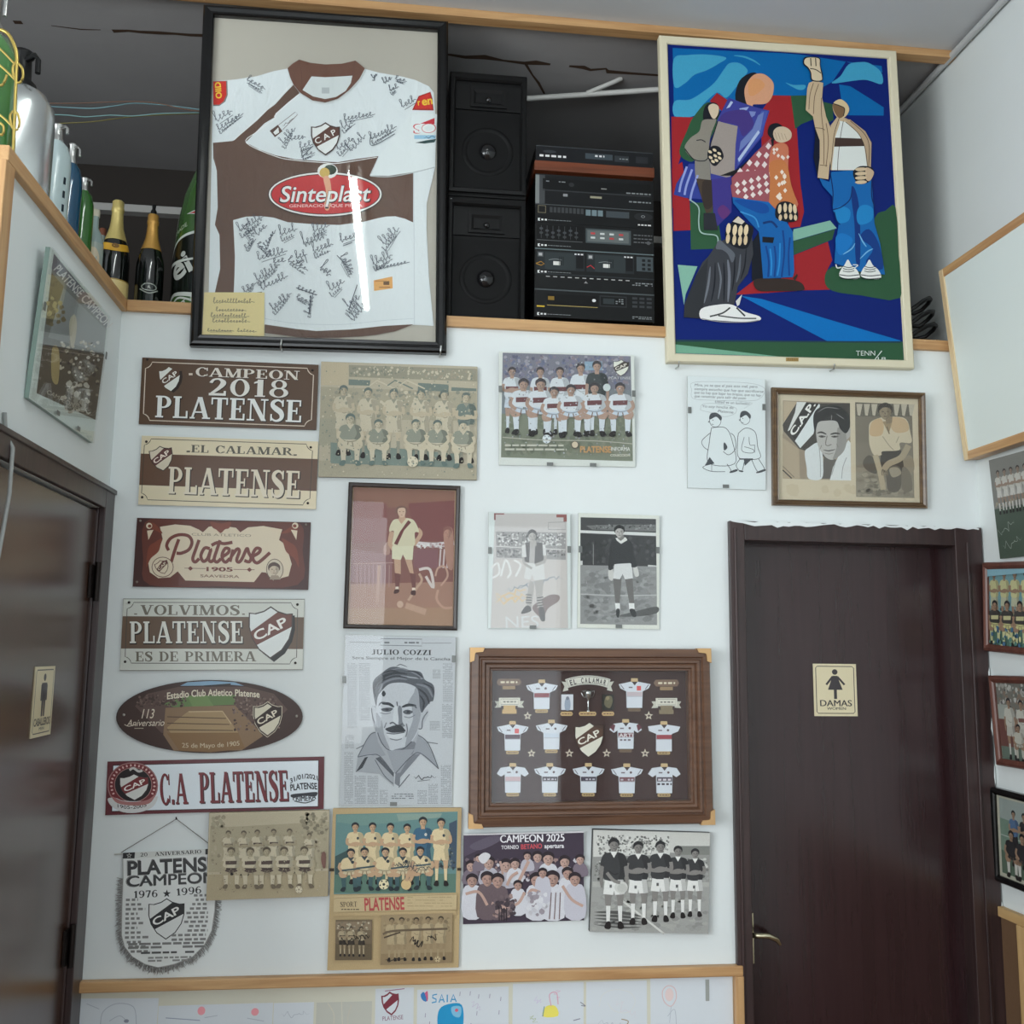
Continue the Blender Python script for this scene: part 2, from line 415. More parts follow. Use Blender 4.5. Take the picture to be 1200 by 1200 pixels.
    def scrawl(s, x0, y0, x1, y1, amp, wd, c, seed=0, n=5):
        """a joined-up signature: loops running along a line, tall first letter and a closing flick"""
        R = random.Random(seed); dx, dy = x1 - x0, y1 - y0; L = math.hypot(dx, dy) or 1; ux, uy = dx / L, dy / L; nx, ny = uy, -ux; P = []
        hs = [1.7] + [R.choice((.5, .6, .8, 1.3)) for _ in range(n - 1)]
        for i in range(n):
            b = L * i / n; q = L / n; h = hs[i] * amp; k = R.uniform(.1, .5)
            for a, v in ((0, 0), (q * (.55 + k * .3), h), (q * (.3 - k * .2), h * 1.05), (q * .35, -amp * R.uniform(.1, .5)), (q * .75, amp * R.uniform(-.2, .3))):
                P.append((x0 + ux * (b + a) + nx * v, y0 + uy * (b + a) + ny * v))
        P += [(x1 + ux * L * .08, y1 + uy * L * .08)]
        s.line(P, wd, c)
        if R.random() < .4: s.line([(x0 + ux * L * .1 - nx * amp, y0 + uy * L * .1 - ny * amp), (x1 - nx * amp * .7, y1 - ny * amp * .7)], wd * .9, c)
        return s
    def lines_of_text(s, x0, y0, x1, y1, rows, wd, c, seed=0, fill=.9):
        R = random.Random(seed)
        for i in range(rows):
            y = y0 + (y1 - y0) * (i + .5) / rows; x = x0
            while x < x1:
                l = R.uniform(.04, .14) * (x1 - x0) + wd; e = min(x1, x + l)
                if R.random() < fill: s.poly([(x, y - wd / 2), (e, y - wd / 2), (e, y + wd / 2), (x, y + wd / 2)], c); s.y += s.EPS
                x = e + wd * .8
        s.step(); return s
    def shield(s, x, y, wd, h, body, band, line, txt, rot=0.0, t='CAP', lw=.04, bold=.02):
        cr, sr = math.cos(rot), math.sin(rot)
        def T(p): u, v = (p[0] - .5) * wd, (p[1] - .5) * h; return (x + u * cr - v * sr, y + u * sr + v * cr)
        o = [(0, .13), (.14, .14), (.34, .09), (.5, 0), (.66, .09), (.86, .14), (1, .13), (1, .4), (.93, .62), (.76, .84), (.5, 1), (.24, .84), (.07, .62), (0, .4)]
        if line: s.poly([T(((p[0] - .5) * (1 + lw * 2) + .5, (p[1] - .5) * (1 + lw * 2) + .5)) for p in o], line)
        s.poly([T(p) for p in o], body)
        s.poly([T(p) for p in [(.01, .5), (.66, .09), (.86, .14), (1, .13), (1, .38), (.17, .76), (.07, .62)]], band)
        if t:
            a = T((.16, .68)); b = T((.93, .34)); s.text(t, a[0], a[1], b[0], b[1], h * .19, txt, bold)
        return s
    # figures seen in the printed photographs
    def player(s, x, y, h, shirt, short, skin, sock, hair, arms='down', band=None, facing=0, number=None, dark=None, collar=None, boot=(35, 30, 30)):
        u = h / 100.0
        def p(pts): return [(x + a * u, y - b * u) for a, b in pts]
        for sx in (-1, 1):
            s.blob(p([(sx * 1.5, 46), (sx * 10, 46), (sx * 10, 30), (sx * 8.5, 24), (sx * 4, 24), (sx * 3.5, 32)]), skin, 3)
            s.poly(p([(sx * 4, 25), (sx * 9, 25), (sx * 8.6, 6), (sx * 5, 6)]), sock)
            s.blob(p([(sx * 4.5, 7), (sx * 8.5, 7), (sx * 11, 1), (sx * 8, -1), (sx * 4, 0)]), boot, 3)
        s.poly(p([(-10, 54), (10, 54), (12, 38), (1, 37), (0, 42), (-1, 37), (-12, 38)]), short)
        if arms == 'down':
            for sx in (-1, 1):
                s.blob(p([(sx * 10, 80), (sx * 14, 76), (sx * 16, 60), (sx * 15, 47), (sx * 12.5, 46), (sx * 12, 60)]), skin, 3)
        if arms == 'hips':
            for sx in (-1, 1): s.line(p([(sx * 12, 76), (sx * 19, 62), (sx * 11, 54)]), 4 * u, skin, False)
        s.blob(p([(-5, 84), (5, 84), (12, 81), (15, 70), (11, 68), (10.5, 54), (-10.5, 54), (-11, 68), (-15, 70), (-12, 81)]), shirt, 3)
        dim = lambda c, k=.84: tuple(v * k for v in c)
        s.blob(p([(4, 82), (12, 81), (15, 70), (11, 68), (10.5, 54), (5, 54), (7, 68)]), dim(shirt), 3); s.poly(p([(4, 54), (10, 54), (12, 38), (6, 38)]), dim(short)); s.line(p([(-6, 64), (0, 60), (5, 61)]), 1.2 * u, dim(shirt, .78))
        if band: s.poly(p([(-9.6, 70), (9.6, 70), (9.4, 63.5), (-9.4, 63.5)]), band)
        if number: s.ell(x + 4 * u, y - 74 * u, 2 * u, 2.4 * u, number, 10)
        if arms == 'cross':
            s.line(p([(-13, 74), (-13, 65), (0, 63), (9, 66)]), 4.5 * u, skin, True); s.line(p([(13, 74), (13, 64), (0, 66), (-8, 63)]), 4.5 * u, skin, True)
        if arms == 'back': pass
        s.poly(p([(-2.5, 88), (2.5, 88), (3, 82), (-3, 82)]), skin)
        if collar: s.poly(p([(-4, 85), (4, 85), (0, 78)]), collar)
        s.head(x, y - 92 * u, 5.2 * u, 7.2 * u, skin, hair, dark, facing)
        return s
    def head(s, x, y, rx, ry, skin, hair, dark=None, facing=0):
        s.blob([(x - rx * 1.05, y + ry * .1), (x - rx * 1.05, y - ry * .7), (x, y - ry * 1.12), (x + rx * 1.05, y - ry * .7), (x + rx * 1.05, y + ry * .1), (x, y + ry * .3)], hair, 4)
        s.blob([(x - rx * .88, y - ry * .25), (x, y - ry * .55), (x + rx * .88, y - ry * .25), (x + rx * .75, y + ry * .5), (x, y + ry), (x - rx * .75, y + ry * .5)], skin, 4)
        d = tuple(.5 * a + .5 * b for a, b in zip(dark or hair, skin))
        s.blob([(x + rx * .3, y - ry * .4), (x + rx * .88, y - ry * .25), (x + rx * .75, y + ry * .5), (x, y + ry), (x + rx * .35, y + ry * .4)], tuple(v * .86 for v in skin), 3)
        s.blob([(x - rx * 1.02, y - ry * .1), (x - rx * .9, y - ry * .8), (x - rx * .1, y - ry * 1.1), (x + rx * .8, y - ry * .85), (x + rx, y - ry * .2), (x + rx * .5, y - ry * .52), (x - rx * .4, y - ry * .5)], hair, 3)
        for sx in (-.4, .4): s.ell(x + rx * (sx + facing), y - ry * .02, rx * .2, ry * .09, d, 6)
        s.poly([(x + rx * (-.06 + facing), y), (x + rx * (.1 + facing), y + ry * .3), (x + rx * (-.14 + facing), y + ry * .3)], d)
        s.ell(x + rx * facing, y + ry * .55, rx * .32, ry * .07, d, 6)
        return s
    def crouch(s, x, y, h, shirt, short, skin, sock, hair, band=None, dark=None, boot=(35, 30, 30), lean=0, number=None, collar=None):
        """a player squatting in the front row; h is from boots to hair"""
        u = h / 100.0
        def p(pts): return [(x + a * u, y - b * u) for a, b in pts]
        for sx in (-1, 1):
            s.poly(p([(sx * 8, 34), (sx * 20, 36), (sx * 17, 6), (sx * 9, 6)]), sock)
            s.blob(p([(sx * 9, 8), (sx * 17, 8), (sx * 22, 0), (sx * 12, -2)]), boot, 3)
            s.blob(p([(sx * 3, 46), (sx * 20, 48), (sx * 25, 40), (sx * 20, 31), (sx * 8, 32), (sx * 3, 38)]), skin, 3)
        s.blob(p([(-18, 52), (18, 52), (20, 44), (6, 38), (-6, 38), (-20, 44)]), short, 3)
        s.blob(p([(-8 + lean, 79), (8 + lean, 79), (20 + lean, 74), (23, 58), (18, 50), (-18, 50), (-23, 58), (-20 + lean, 74)]), shirt, 3)
        dim = lambda c, k=.84: tuple(v * k for v in c)
        s.blob(p([(8 + lean, 78), (20 + lean, 74), (23, 58), (18, 50), (8, 50), (13, 62)]), dim(shirt), 3); s.line(p([(-18, 49), (0, 45), (18, 49)]), 2.2 * u, dim(short, .75)); s.line(p([(-4, 44), (-6, 34)]), 2 * u, dim(skin, .7)); s.line(p([(4, 44), (6, 34)]), 2 * u, dim(skin, .7))
        if band: s.poly(p([(-14 + lean, 66), (14 + lean, 67), (13, 58), (-14, 57)]), band)
        for sx in (-1, 1): s.line(p([(sx * 21, 66), (sx * 24, 54), (sx * 14, 44)]), 6.5 * u, skin)
        if number: s.ell(x + 8 * u, y - 68 * u, 4 * u, 4 * u, number, 10)
        s.poly(p([(-4 + lean, 84), (4 + lean, 84), (5 + lean, 77), (-5 + lean, 77)]), skin)
        if collar: s.poly(p([(-8 + lean, 80), (8 + lean, 80), (lean, 69)]), collar)
        s.head(x + lean * u, y - 89 * u, 8.2 * u, 10.8 * u, skin, hair, dark)
        return s
    def ball(s, x, y, r, c, d): 
        s.ell(x, y, r, r, c, 20); s.ell(x, y, r * .3, r * .3, d, 5)
        for k in range(5): a = k * 2 * PI / 5 + .4; s.ell(x + r * .75 * math.cos(a), y + r * .75 * math.sin(a), r * .18, r * .18, d, 5)
        return s
    def build(s, name, mat, parent): return s.mb.build(name, mat, parent)

# ------------------------------------------------------------ the room
XL, XR, ZL, ZC = -0.922, 2.053, 2.72, 3.875
wallm = solid('white_wall_paint', (214, 219, 219), .62, bump=.12, bscale=28, var=.03, k=1.12)
greyw = solid('side_wall_paint', (208, 213, 212), .6, bump=.12, bscale=28, var=.03, k=1.12)
ceilm = solid('ceiling_paint', (196, 198, 200), .7, bump=.1, bscale=20, var=.03, k=1.0)
loftm = solid('dimmed_loft_plaster', (54, 48, 44), .85, bump=.5, bscale=18, var=.14, k=.9)  # the loft's lack of light is put into this dark colour
floorm = solid('terracotta_floor', (120, 96, 80), .35, bump=.1, bscale=9, var=.1)
pine = wood('pine_x', (172, 128, 84), (204, 164, 116), 'x', .42)
piney = wood('pine_y', (172, 128, 84), (204, 164, 116), 'y', .42)
pinez = wood('pine_z', (172, 128, 84), (204, 164, 116), 'z', .42)
doorm = wood('door_stain', (45, 27, 29), (51, 32, 34), 'z', .22, .7, coat=.25)
casem = wood('casing_stain', (40, 27, 27), (62, 43, 42), 'z', .34, .8, coat=.2)
black = solid('black_plastic', (12, 12, 13), .45, spec=.3)
metal = solid('brushed_steel', (190, 190, 188), .3, 1.0)
brass = solid('aged_brass', (196, 160, 96), .3, 1.0)
darkiron = solid('dark_iron', (40, 34, 32), .45, .8)
def S(name, mb, m, parent=None, bevel=0.0):
    o = mb.build(name, m, parent, bevel)
    if parent is None: o['kind'] = 'structure'
    return o
S('floor', MB().box(-3.8, 2.3, -6.9, 1.5, -.1, 0), floorm)
S('ceiling', MB().box(-3.8, 2.3, -6.9, 0.0, ZC, ZC + .1), ceilm)
wb = MB()
DX0, DX1, DZ = 1.181, 1.95, 1.989           # doorway in the far wall
wb.box(-2.6, DX0 - .02, 0, .10, 0, ZL).box(DX1 + .04, XR, 0, .10, 0, ZL).box(DX0 - .02, DX1 + .04, 0, .10, DZ + .03, ZL)
S('wall_back', wb, wallm)
wl = MB()
LD0, LD1, LZ = -.97, -.07, 2.03             # doorway in the left partition
wl.box(XL - .09, XL, LD1 + .0, 0, 0, ZL - .02).box(XL - .09, XL, -1.03, LD0, 0, ZL - .02).box(XL - .09, XL, LD0, LD1, LZ, ZL - .02)
S('wall_left', wl, wallm)
S('wall_left_end', MB().box(-3.6, XL - .09, -1.03, -.94, 0, ZL - .02), wallm)
S('wall_right', MB().box(XR, XR + .12, -6.9, 1.5, 0, ZC), greyw)
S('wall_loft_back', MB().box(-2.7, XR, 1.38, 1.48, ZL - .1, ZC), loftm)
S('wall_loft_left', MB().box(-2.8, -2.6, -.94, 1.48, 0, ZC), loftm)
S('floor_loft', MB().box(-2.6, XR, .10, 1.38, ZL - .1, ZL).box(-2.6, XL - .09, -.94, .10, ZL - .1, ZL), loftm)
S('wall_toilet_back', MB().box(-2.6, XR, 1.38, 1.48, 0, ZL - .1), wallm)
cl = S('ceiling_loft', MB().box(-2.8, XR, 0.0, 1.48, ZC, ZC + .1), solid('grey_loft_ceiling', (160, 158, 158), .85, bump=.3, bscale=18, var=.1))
crk = MB(); crkm = solid('rusty_crack', (70, 50, 34), .9)
def crack(pts, ws):
    P = [onZ(p, ZC - .001) for p in pts]; a = []; b = []
    for i, p in enumerate(P):
        t = P[min(i + 1, len(P) - 1)] - P[max(i - 1, 0)]; t.normalize(); n = Vector((-t.y, t.x, 0)) * ws[i % len(ws)] / 2
        a.append(p + n); b.append(p - n)
    L = len(P); crk.add(a + b, [(i, i + 1, L + i + 1, L + i) for i in range(L - 1)])
crack([(16, 26), (26, 26.4)], [.02]); crack([(60, 30), (95, 34.5), (118, 35)], [.004, .007])
crack([(132, 36.5), (150, 36), (165, 37.5), (186, 38.5), (205, 39.5), (222, 41), (250, 42)], [.02, .014, .017])
crack([(520, 63), (545, 67), (568, 67), (590, 71), (614, 74), (628, 73.5), (645, 75.5)], [.012, .02, .03])
crack([(667, 77.5), (684, 79), (692, 82), (710, 80.5), (712, 84), (740, 86), (790, 89.5)], [.012, .024, .016])
crack([(616, 75), (624, 88), (631, 97), (638, 110)], [.012, .008])
crk.build('crack', crkm, cl)
# rear of the room: wall with the shop window and the street door, and the far left side
rw = MB()
rw.box(-3.6, -2.7, -6.6, -6.5, 0, ZC).box(-2.7, -.1, -6.6, -6.5, 0, .7).box(-2.7, -.1, -6.6, -6.5, 2.8, ZC).box(-.1, .6, -6.6, -6.5, 0, ZC).box(.6, 1.6, -6.6, -6.5, 2.4, ZC).box(1.6, XR, -6.6, -6.5, 0, ZC)
S('wall_rear', rw, greyw)
S('wall_far_left', MB().box(-3.75, -3.6, -6.6, -5.1, 0, ZC).box(-3.75, -3.6, -2.3, -.94, 0, ZC).box(-3.75, -3.6, -5.1, -2.3, 0, .8).box(-3.75, -3.6, -5.1, -2.3, 3.1, ZC), greyw)  # opening cut for the added side fill
# pine edging
S('trim_1', MB().box(XL + .018, XR, -.016, .11, ZL - .022, ZL + .016), pine, bevel=.003)
S('trim_2', MB().box(XL - .10, XL + .018, -1.035, .11, ZL - .022, ZL + .016), piney, bevel=.003)
S('trim_3', MB().box(XL - .02, XL + .018, -1.045, -.99, 2.0, ZL - .022), pinez, bevel=.003)
S('trim_4', MB().box(-2.6, 2.048, -.018, .03, 3.845, ZC), pine, bevel=.002)
S('trim_5', MB().box(XL, 1.145, -.03, 0, .578, .61), pine, bevel=.004)
S('trim_6', MB().box(1.118, 1.146, -.031, 0, .0, .578), pinez, bevel=.003)
# wainscot on the right wall
S('trim_7', MB().box(XR - .022, XR, -1.6, -.01, .745, .778), wood('pale_oak_y', (186, 150, 100), (206, 172, 122), 'y', .5), bevel=.003)
S('wall_right_wainscot', MB().box(XR - .012, XR, -1.6, -.01, 0, .745), solid('brown_hardboard', (104, 78, 56), .6, bump=.3, bscale=60, var=.1))
S('trim_8', MB().box(XR - .024, XR - .012, -.165, -.12, 0, .745), wood('pale_oak_z', (186, 150, 100), (206, 172, 122), 'z', .5), bevel=.003)

# women's door in the far wall
d = S('door_1', MB().box(DX0 - .01, 1.972, .075, .105, 0, DZ + .0), doorm)
d['label'] = 'dark glossy brown door to the women\'s room in the far wall'
fr = MB()
fr.box(1.128, DX0, -.022, .0, 0, 2.055).box(1.945, 2.046, -.022, 0, 0, 2.055).box(DX0, 1.945, -.022, 0, DZ, 2.055)
fr.box(DX0 - .022, DX0, 0, .10, 0, DZ + .028).box(1.963, 1.988, 0, .10, 0, DZ + .028).box(DX0, 1.963, 0, .10, DZ, DZ + .028)
fr.box(1.143, 1.152, -.027, -.022, 0, 2.03).box(1.985, 1.996, -.027, -.022, 0, 2.0)
fr.build('door_frame', casem, d, .003)
R = random.Random(6); pe = MB()
top = [(1.135 + .9 * i / 44, 2.055 + R.uniform(-.004, .003)) for i in range(45)]; low = [(x, z - (.004 + .011 * abs(math.sin(i * .55)) * R.random() + (.008 if 3 < i < 14 else 0))) for i, (x, z) in enumerate(top)]
pe.prism(top + low[::-1], -.0245, -.0005)
for i in range(9):
    z0 = 1.9 - i * .16 + R.uniform(-.05, .05); hh = R.uniform(.03, .1); pe.prism([(2.047, z0), (2.047, z0 - hh), (2.047 - R.uniform(.002, .006), z0 - hh * .6), (2.047 - R.uniform(.002, .005), z0 - hh * .3)], -.0235, -.0005)
pe.build('plaster_edge', wallm, d)
hd = MB(); hp = onY((884, 1096), .03); hx, hz = 1.199, hp.z
hd.box(hx - .018, hx + .018, .069, .076, hz - .1, hz + .06)
hd.tube([(hx, .075, hz), (hx, .03, hz), (hx + .012, .022, hz + .001), (hx + .05, .02, hz), (hx + .078, .022, hz - .012), (hx + .092, .025, hz - .03)], [.009, .009, .009, .0095, .009, .005], 10)
hd.build('handle', solid('satin_nickel', (196, 188, 160), .25, 1.0), d)
# men's door in the left partition
d2 = S('door_2', MB().box(XL - .05, XL - .006, LD0 + .01, LD1 - .03, 0, LZ - .012), wood('door_stain_left', (60, 40, 32), (80, 55, 44), 'z', .25, .7, coat=.6))
d2['label'] = 'glossy dark brown door to the men\'s room in the left wall'
f2 = MB()
f2.box(XL, XL + .02, LD1 - .03, -.003, 0, 2.095).box(XL, XL + .02, LD0 - .06, LD0, 0, 2.095).box(XL, XL + .02, LD0, LD1 - .03, LZ, 2.095)
f2.box(XL - .09, XL, LD1 - .03, LD1, 0, LZ).box(XL, XL + .026, LD0 - .06, -.003, 2.085, 2.1)
f2.build('door_frame', casem, d2, .003)
for z in (1.80, .735):
    h = MB(); h.tube([(XL + .012, LD1 - .036, z - .06), (XL + .012, LD1 - .036, z + .06)], .009, 10); h.box(XL - .004, XL + .003, LD1 - .07, LD1 - .036, z - .05, z + .05)
    h.build('hinge', darkiron, d2)
cb = MB().tube([(XL + .006, -.905, 2.14), (XL + .008, -.893, 2.09), (XL + .024, -.888, 2.06), (XL + .026, -.89, 1.95), (XL + .024, -.905, 1.86), (XL + .026, -.93, 1.78)], .005, 8)
tag(cb.build('cable', solid('grey_cable', (150, 152, 150), .5)), 'thin grey cable running down over the corner of the men\'s door frame', 'cable')

# strip light on the ceiling (the tube mirrored in the shirt frame's glass)
tl = empty('strip_light', 'white ceiling strip light with one long lit fluorescent tube', 'ceiling light', M=Matrix.Translation((-.245, -2.13, ZC)))
MB().box(-.04, .04, -.98, .98, -.045, 0).build('housing', solid('white_enamel', (228, 228, 226), .35), tl, .006)
for s in (-1, 1): MB().box(-.018, .018, s * .95 - .02, s * .95 + .02, -.1, -.045).build('lamp_holder', solid('white_enamel', (228, 228, 226), .35), tl, .003)
em = bpy.data.materials.new('lit_tube'); em.use_nodes = True; nt = em.node_tree; nt.nodes.clear()
eo = N(nt, 'ShaderNodeOutputMaterial'); ee = N(nt, 'ShaderNodeEmission'); ee.inputs[0].default_value = (.93, 1, .97, 1); ee.inputs[1].default_value = TUBE_POWER
nt.links.new(ee.outputs[0], eo.inputs[0])
MB().tube([(.008, -.93, -.077), (-.008, .93, -.077)], .02, 14).build('tube', em, tl)

# conduit along the top of the right wall, pipe and wires in the loft
cn = MB().tube([(XR - .018, .95, ZC - .02), (XR - .018, -.3, ZC - .02), (XR - .018, -2.2, ZC - .02)], .013, 10)
tag(cn.build('conduit', solid('grey_pvc', (186, 188, 188), .45)), 'grey plastic conduit running where the right wall meets the ceiling', 'conduit')
a_, b_ = onZ((612, 116), 3.835), onZ((785, 104), 3.835)
pp = empty('water_pipe', 'long white pipe under the loft ceiling between speakers and painting', 'pipe')
MB().tube([a_ + (a_ - b_) * .35, b_ + (b_ - a_) * .3], .011, 10).build('pipe', solid('white_pvc', (206, 206, 202), .4), pp)
MB().tube([onZ((688, 109), 3.84), onZ((722, 95), 3.86), onZ((728, 92), ZC)], .009, 8).build('branch', solid('white_pvc', (206, 206, 202), .4), pp)
bar = MB().box(-2.2, 1.9, 1.33, 1.38, 3.63, 3.665)
tag(bar.build('wall_rail', solid('grey_rail', (190, 188, 184), .6)), 'long grey rail along the loft\'s back wall behind the bottles', 'rail')
WYW = .5
for nm, c, pts, lb in (('wire', (120, 92, 76), [(50, 121), (90, 121), (150, 119), (185, 121), (215, 128), (245, 131)], 'brown wire sagging across the loft, highest of the wires'),
                   ('wire', (128, 170, 178), [(50, 124), (80, 126), (110, 127), (135, 124), (158, 121), (200, 124), (245, 130)], 'pale blue wire across the loft, just under the brown one'),
                   ('wire', (128, 172, 172), [(55, 134), (80, 135), (100, 137), (130, 135), (155, 136), (190, 133), (245, 132)], 'pale blue wire across the loft, lower of the two blue ones'),
                   ('wire', (126, 118, 62), [(60, 145), (85, 144), (110, 142.5), (140, 138.5), (165, 136), (200, 134), (245, 133)], 'olive yellow wire across the loft, lowest of the wires')):
    WYW += .035; P = [Vector((-2.6, WYW, onY(pts[0], WYW).z + .05))] + [onY(p, WYW) for p in catmull(pts, 4, False)]
    tag(MB().tube(P, .0022, 6).build(nm, solid('insulation_%d' % c[0] + '_%d' % c[1], c, .5)), lb, 'wire', 'wires hanging across the loft')

# ------------------------------------------------------------ bottles and siphons along the loft edge
inkgloss = printed('ink_gloss', .22, .3, .02)
def wrapped(name, rfun, ax, art_fn, w_mm, z0, h, m, parent, ang=-PI / 2, gap=.0012):
    """ink laid round a bottle: drawing x is arc length, y is height"""
    A = Art([(-w_mm / 2, 0), (w_mm / 2, 0), (w_mm / 2, h * 1000), (-w_mm / 2, h * 1000)], w_mm / 1000, h); art_fn(A)
    out = MB()
    def cut(P, ax, lim, keep_low):
        o = []
        for i, p in enumerate(P):
            q = P[(i + 1) % len(P)]; a, b = (p[ax] <= lim) == keep_low, (q[ax] <= lim) == keep_low
            if a: o.append(p)
            if a != b:
                t = (lim - p[ax]) / (q[ax] - p[ax]); o.append([p[j] + (q[j] - p[j]) * t for j in range(3)])
        return o
    SX, SZ = .006, .02            # narrow strips, so that the ink follows the round of the bottle
    tris = []
    for f, c in zip(A.mb.f, A.mb.c):
        Q = [Vector((A.mb.v[i][0], A.mb.v[i][2], 0)) for i in f]
        tris += [([f[i] for i in t], c) for t in tessellate_polygon([Q])]
    for f, c in tris:
        P0 = [list(A.mb.v[i]) for i in f]
        for ix in range(math.floor(min(p[0] for p in P0) / SX), math.floor(max(p[0] for p in P0) / SX) + 1):
            P1 = cut(cut(P0, 0, (ix + 1) * SX, True), 0, ix * SX, False)
            if len(P1) < 3: continue
            for iz in range(math.floor(min(p[2] for p in P1) / SZ), math.floor(max(p[2] for p in P1) / SZ) + 1):
                P = cut(cut(P1, 2, (iz + 1) * SZ, True), 2, iz * SZ, False)
                if len(P) < 3: continue
                V = []
                for x, y, z in P:
                    r = rfun(z0 + z) + gap - y - .0004; a = ang + x / max(.01, rfun(z0 + z)); V.append((r * math.cos(a), r * math.sin(a), z0 + z))
                out.add(V, [tuple(range(len(V)))], c)
    return out.build(name, m, parent)
def prof_r(prof):
    def f(z):
        for (r0, z0), (r1, z1) in zip(prof, prof[1:]):
            if z0 <= z <= z1 and z1 > z0: return r0 + (r1 - r0) * (z - z0) / (z1 - z0)
        return prof[-1][0]
    return f
def facing(x, y): return math.atan2(CAM.y - y, CAM.x - x)
def place(px, py, y): p = onY((px, py), y); return p.x, p.z
bottle_glass = lambda n, c, r=.12: solid(n, c, r, coat=.5, spec=.6)
# big silver siphon
def siphon(x, y, r, h_body, h_top, body_m, head_m, label, marks=None, name='soda_siphon'):
    e = empty(name, label, 'soda siphon', 'soda siphons on the left ledge', Matrix.Translation((x, y, ZL)))
    prof = [(0, 0), (r * .92, 0), (r, .012), (r, h_body * .78), (r * .96, h_body * .86), (r * .74, h_body * .95), (r * .4, h_body)]
    MB().lathe(prof, 32).build('bottle_body', body_m, e)
    hh = h_top - h_body; n = r * .36 if r < .06 else r * .27
    hd = MB().lathe([(r * .44, h_body - .004), (r * .42, h_body + hh * .12), (n, h_body + hh * .25), (n * .9, h_body + hh * .8), (n * 1.15, h_body + hh * .88), (n * 1.1, h_body + hh * .97), (0, h_body + hh)], 18)
    hd.build('siphon_head', head_m, e)
    sp = MB().tube([(0, -n * .5, h_body + hh * .72), (.0, -n * 2.2, h_body + hh * .74), (0, -n * 2.9, h_body + hh * .55), (0, -n * 3, h_body + hh * .2)], n * .3, 8)
    lv = MB().tube([(0, n * .4, h_body + hh * .86), (0, n * 2.4, h_body + hh * .95), (0, n * 3.2, h_body + hh * .6)], n * .28, 8)
    a = Matrix.Rotation(.9, 4, 'Z')
    sp.build('spout', head_m, e, M=a); lv.build('lever', head_m, e, M=a)
    if marks:
        wrapped('label', prof_r(prof[2:]), None, marks, int(r * 2000), .02, h_body * .7, inkgloss, e, facing(x, y))
    return e
x, z = place(24, 104, -.62); siphon(x, -.62, .093, z - ZL, place(31, 61, -.62)[1] - ZL, solid('brushed_aluminium', (206, 210, 210), .26, .85, var=.04), black, 'big silver metal soda siphon with a black head, largest of the siphons')
x, z = place(67, 166, -.36); siphon(x, -.36, .044, z - ZL, place(73, 147, -.36)[1] - ZL, bottle_glass('frosted_glass', (186, 204, 206), .25), metal, 'frosted white soda siphon with dark marks, beside the big silver siphon',
       lambda A: [A.rect(26, 30 + i * 42, 34, 52 + i * 42, (28, 40, 48)) for i in range(7)])
x, z = place(84, 192, -.2); siphon(x, -.2, .036, z - ZL, place(88, 169, -.2)[1] - ZL, bottle_glass('blue_glass', (24, 74, 104)), metal, 'deep blue glass soda siphon with a silver neck')
x, z = place(99, 224, -.09); siphon(x, -.09, .033, z - ZL, place(98, 209, -.09)[1] - ZL, bottle_glass('green_glass', (52, 106, 44)), metal, 'green glass soda siphon with a small silver cap')
x, z = place(3, 50, -.80); e = siphon(x - .03, -.80, .07, z - ZL + .02, z - ZL + .17, bottle_glass('pale_green_glass', (70, 120, 62)), metal, 'tall pale green siphon at the ledge end behind gilt wire', None)
def slim_bottle(x, y, r, h, gm, label, art, capm):
    e = empty('bottle', label, 'bottle', None, Matrix.Translation((x, y, ZL)))
    prof = [(0, 0), (r * .9, 0), (r, .01), (r, h * .62), (r * .8, h * .72), (r * .36, h * .8), (r * .33, h * .93)]
    MB().lathe(prof, 24).build('bottle_body', gm, e)
    MB().lathe([(r * .4, h * .92), (r * .4, h * .995), (0, h)], 16).build('cap', capm, e)
    wrapped('label', prof_r(prof[2:]), None, art, int(r * 2200), .03, h * .56, inkgloss, e, facing(x, y)); return e
x, z = place(113, 246, .0)
slim_bottle(x, .0, .031, z - ZL, bottle_glass('clear_pale_glass', (150, 168, 166)), 'slim pale glass bottle with a paper label, behind the green siphon',
    lambda A: A.rect(-34, 10, 34, 150, (150, 160, 152)).blob([(-20, 40), (6, 30), (20, 70), (0, 120), (-18, 100)], (190, 176, 150)), solid('cream_cap', (206, 200, 180), .5))
x, z = place(121, 268, .2)
slim_bottle(x, .2, .03, z - ZL, bottle_glass('clear_pale_glass', (150, 168, 166)), 'small bottle with a cream and red label, half hidden by the gold champagne',
    lambda A: A.rect(-33, 10, 33, 60, (206, 200, 188)).rect(-33, 66, 33, 150, (212, 204, 190)).rect(-20, 76, 20, 86, (150, 60, 50)), solid('brown_cap', (120, 70, 50), .5))
# two champagne bottles
def champagne(x, y, h, r, foil, foil_top, label, deco, nm='champagne_bottle'):
    e = empty(nm, label, 'champagne bottle', 'champagne bottles in the loft corner', Matrix.Translation((x, y, ZL)))
    prof = [(0, 0), (r * .94, 0), (r, .008), (r, h * .46), (r * .97, h * .52), (r * .84, h * .6), (r * .6, h * .69), (r * .42, h * .77), (r * .36, h * .85), (r * .35, h * .9)]
    MB().lathe(prof, 32).build('bottle_body', bottle_glass('black_green_glass', (14, 18, 16), .1), e)
    f = prof_r(prof[2:])
    z = [h * t for t in (.64, .7, .76, .82, .88, .9)]
    MB().lathe([(f(q) + .0015, q) for q in z] + [(r * .42, h * .905), (r * .42, h * .935), (r * .38, h * .94), (r * .39, h * .99), (r * .3, h), (0, h)], 24).build('foil', foil, e)
    if foil_top: MB().lathe([(r * .2, h - .002), (r * .22, h + .012), (r * .12, h + .02), (r * .16, h + .035), (0, h + .04)], 14).build('stopper', foil_top, e)
    wrapped('label', f, None, deco, 120, .0, h * .66, inkgloss, e, facing(x, y)); return e
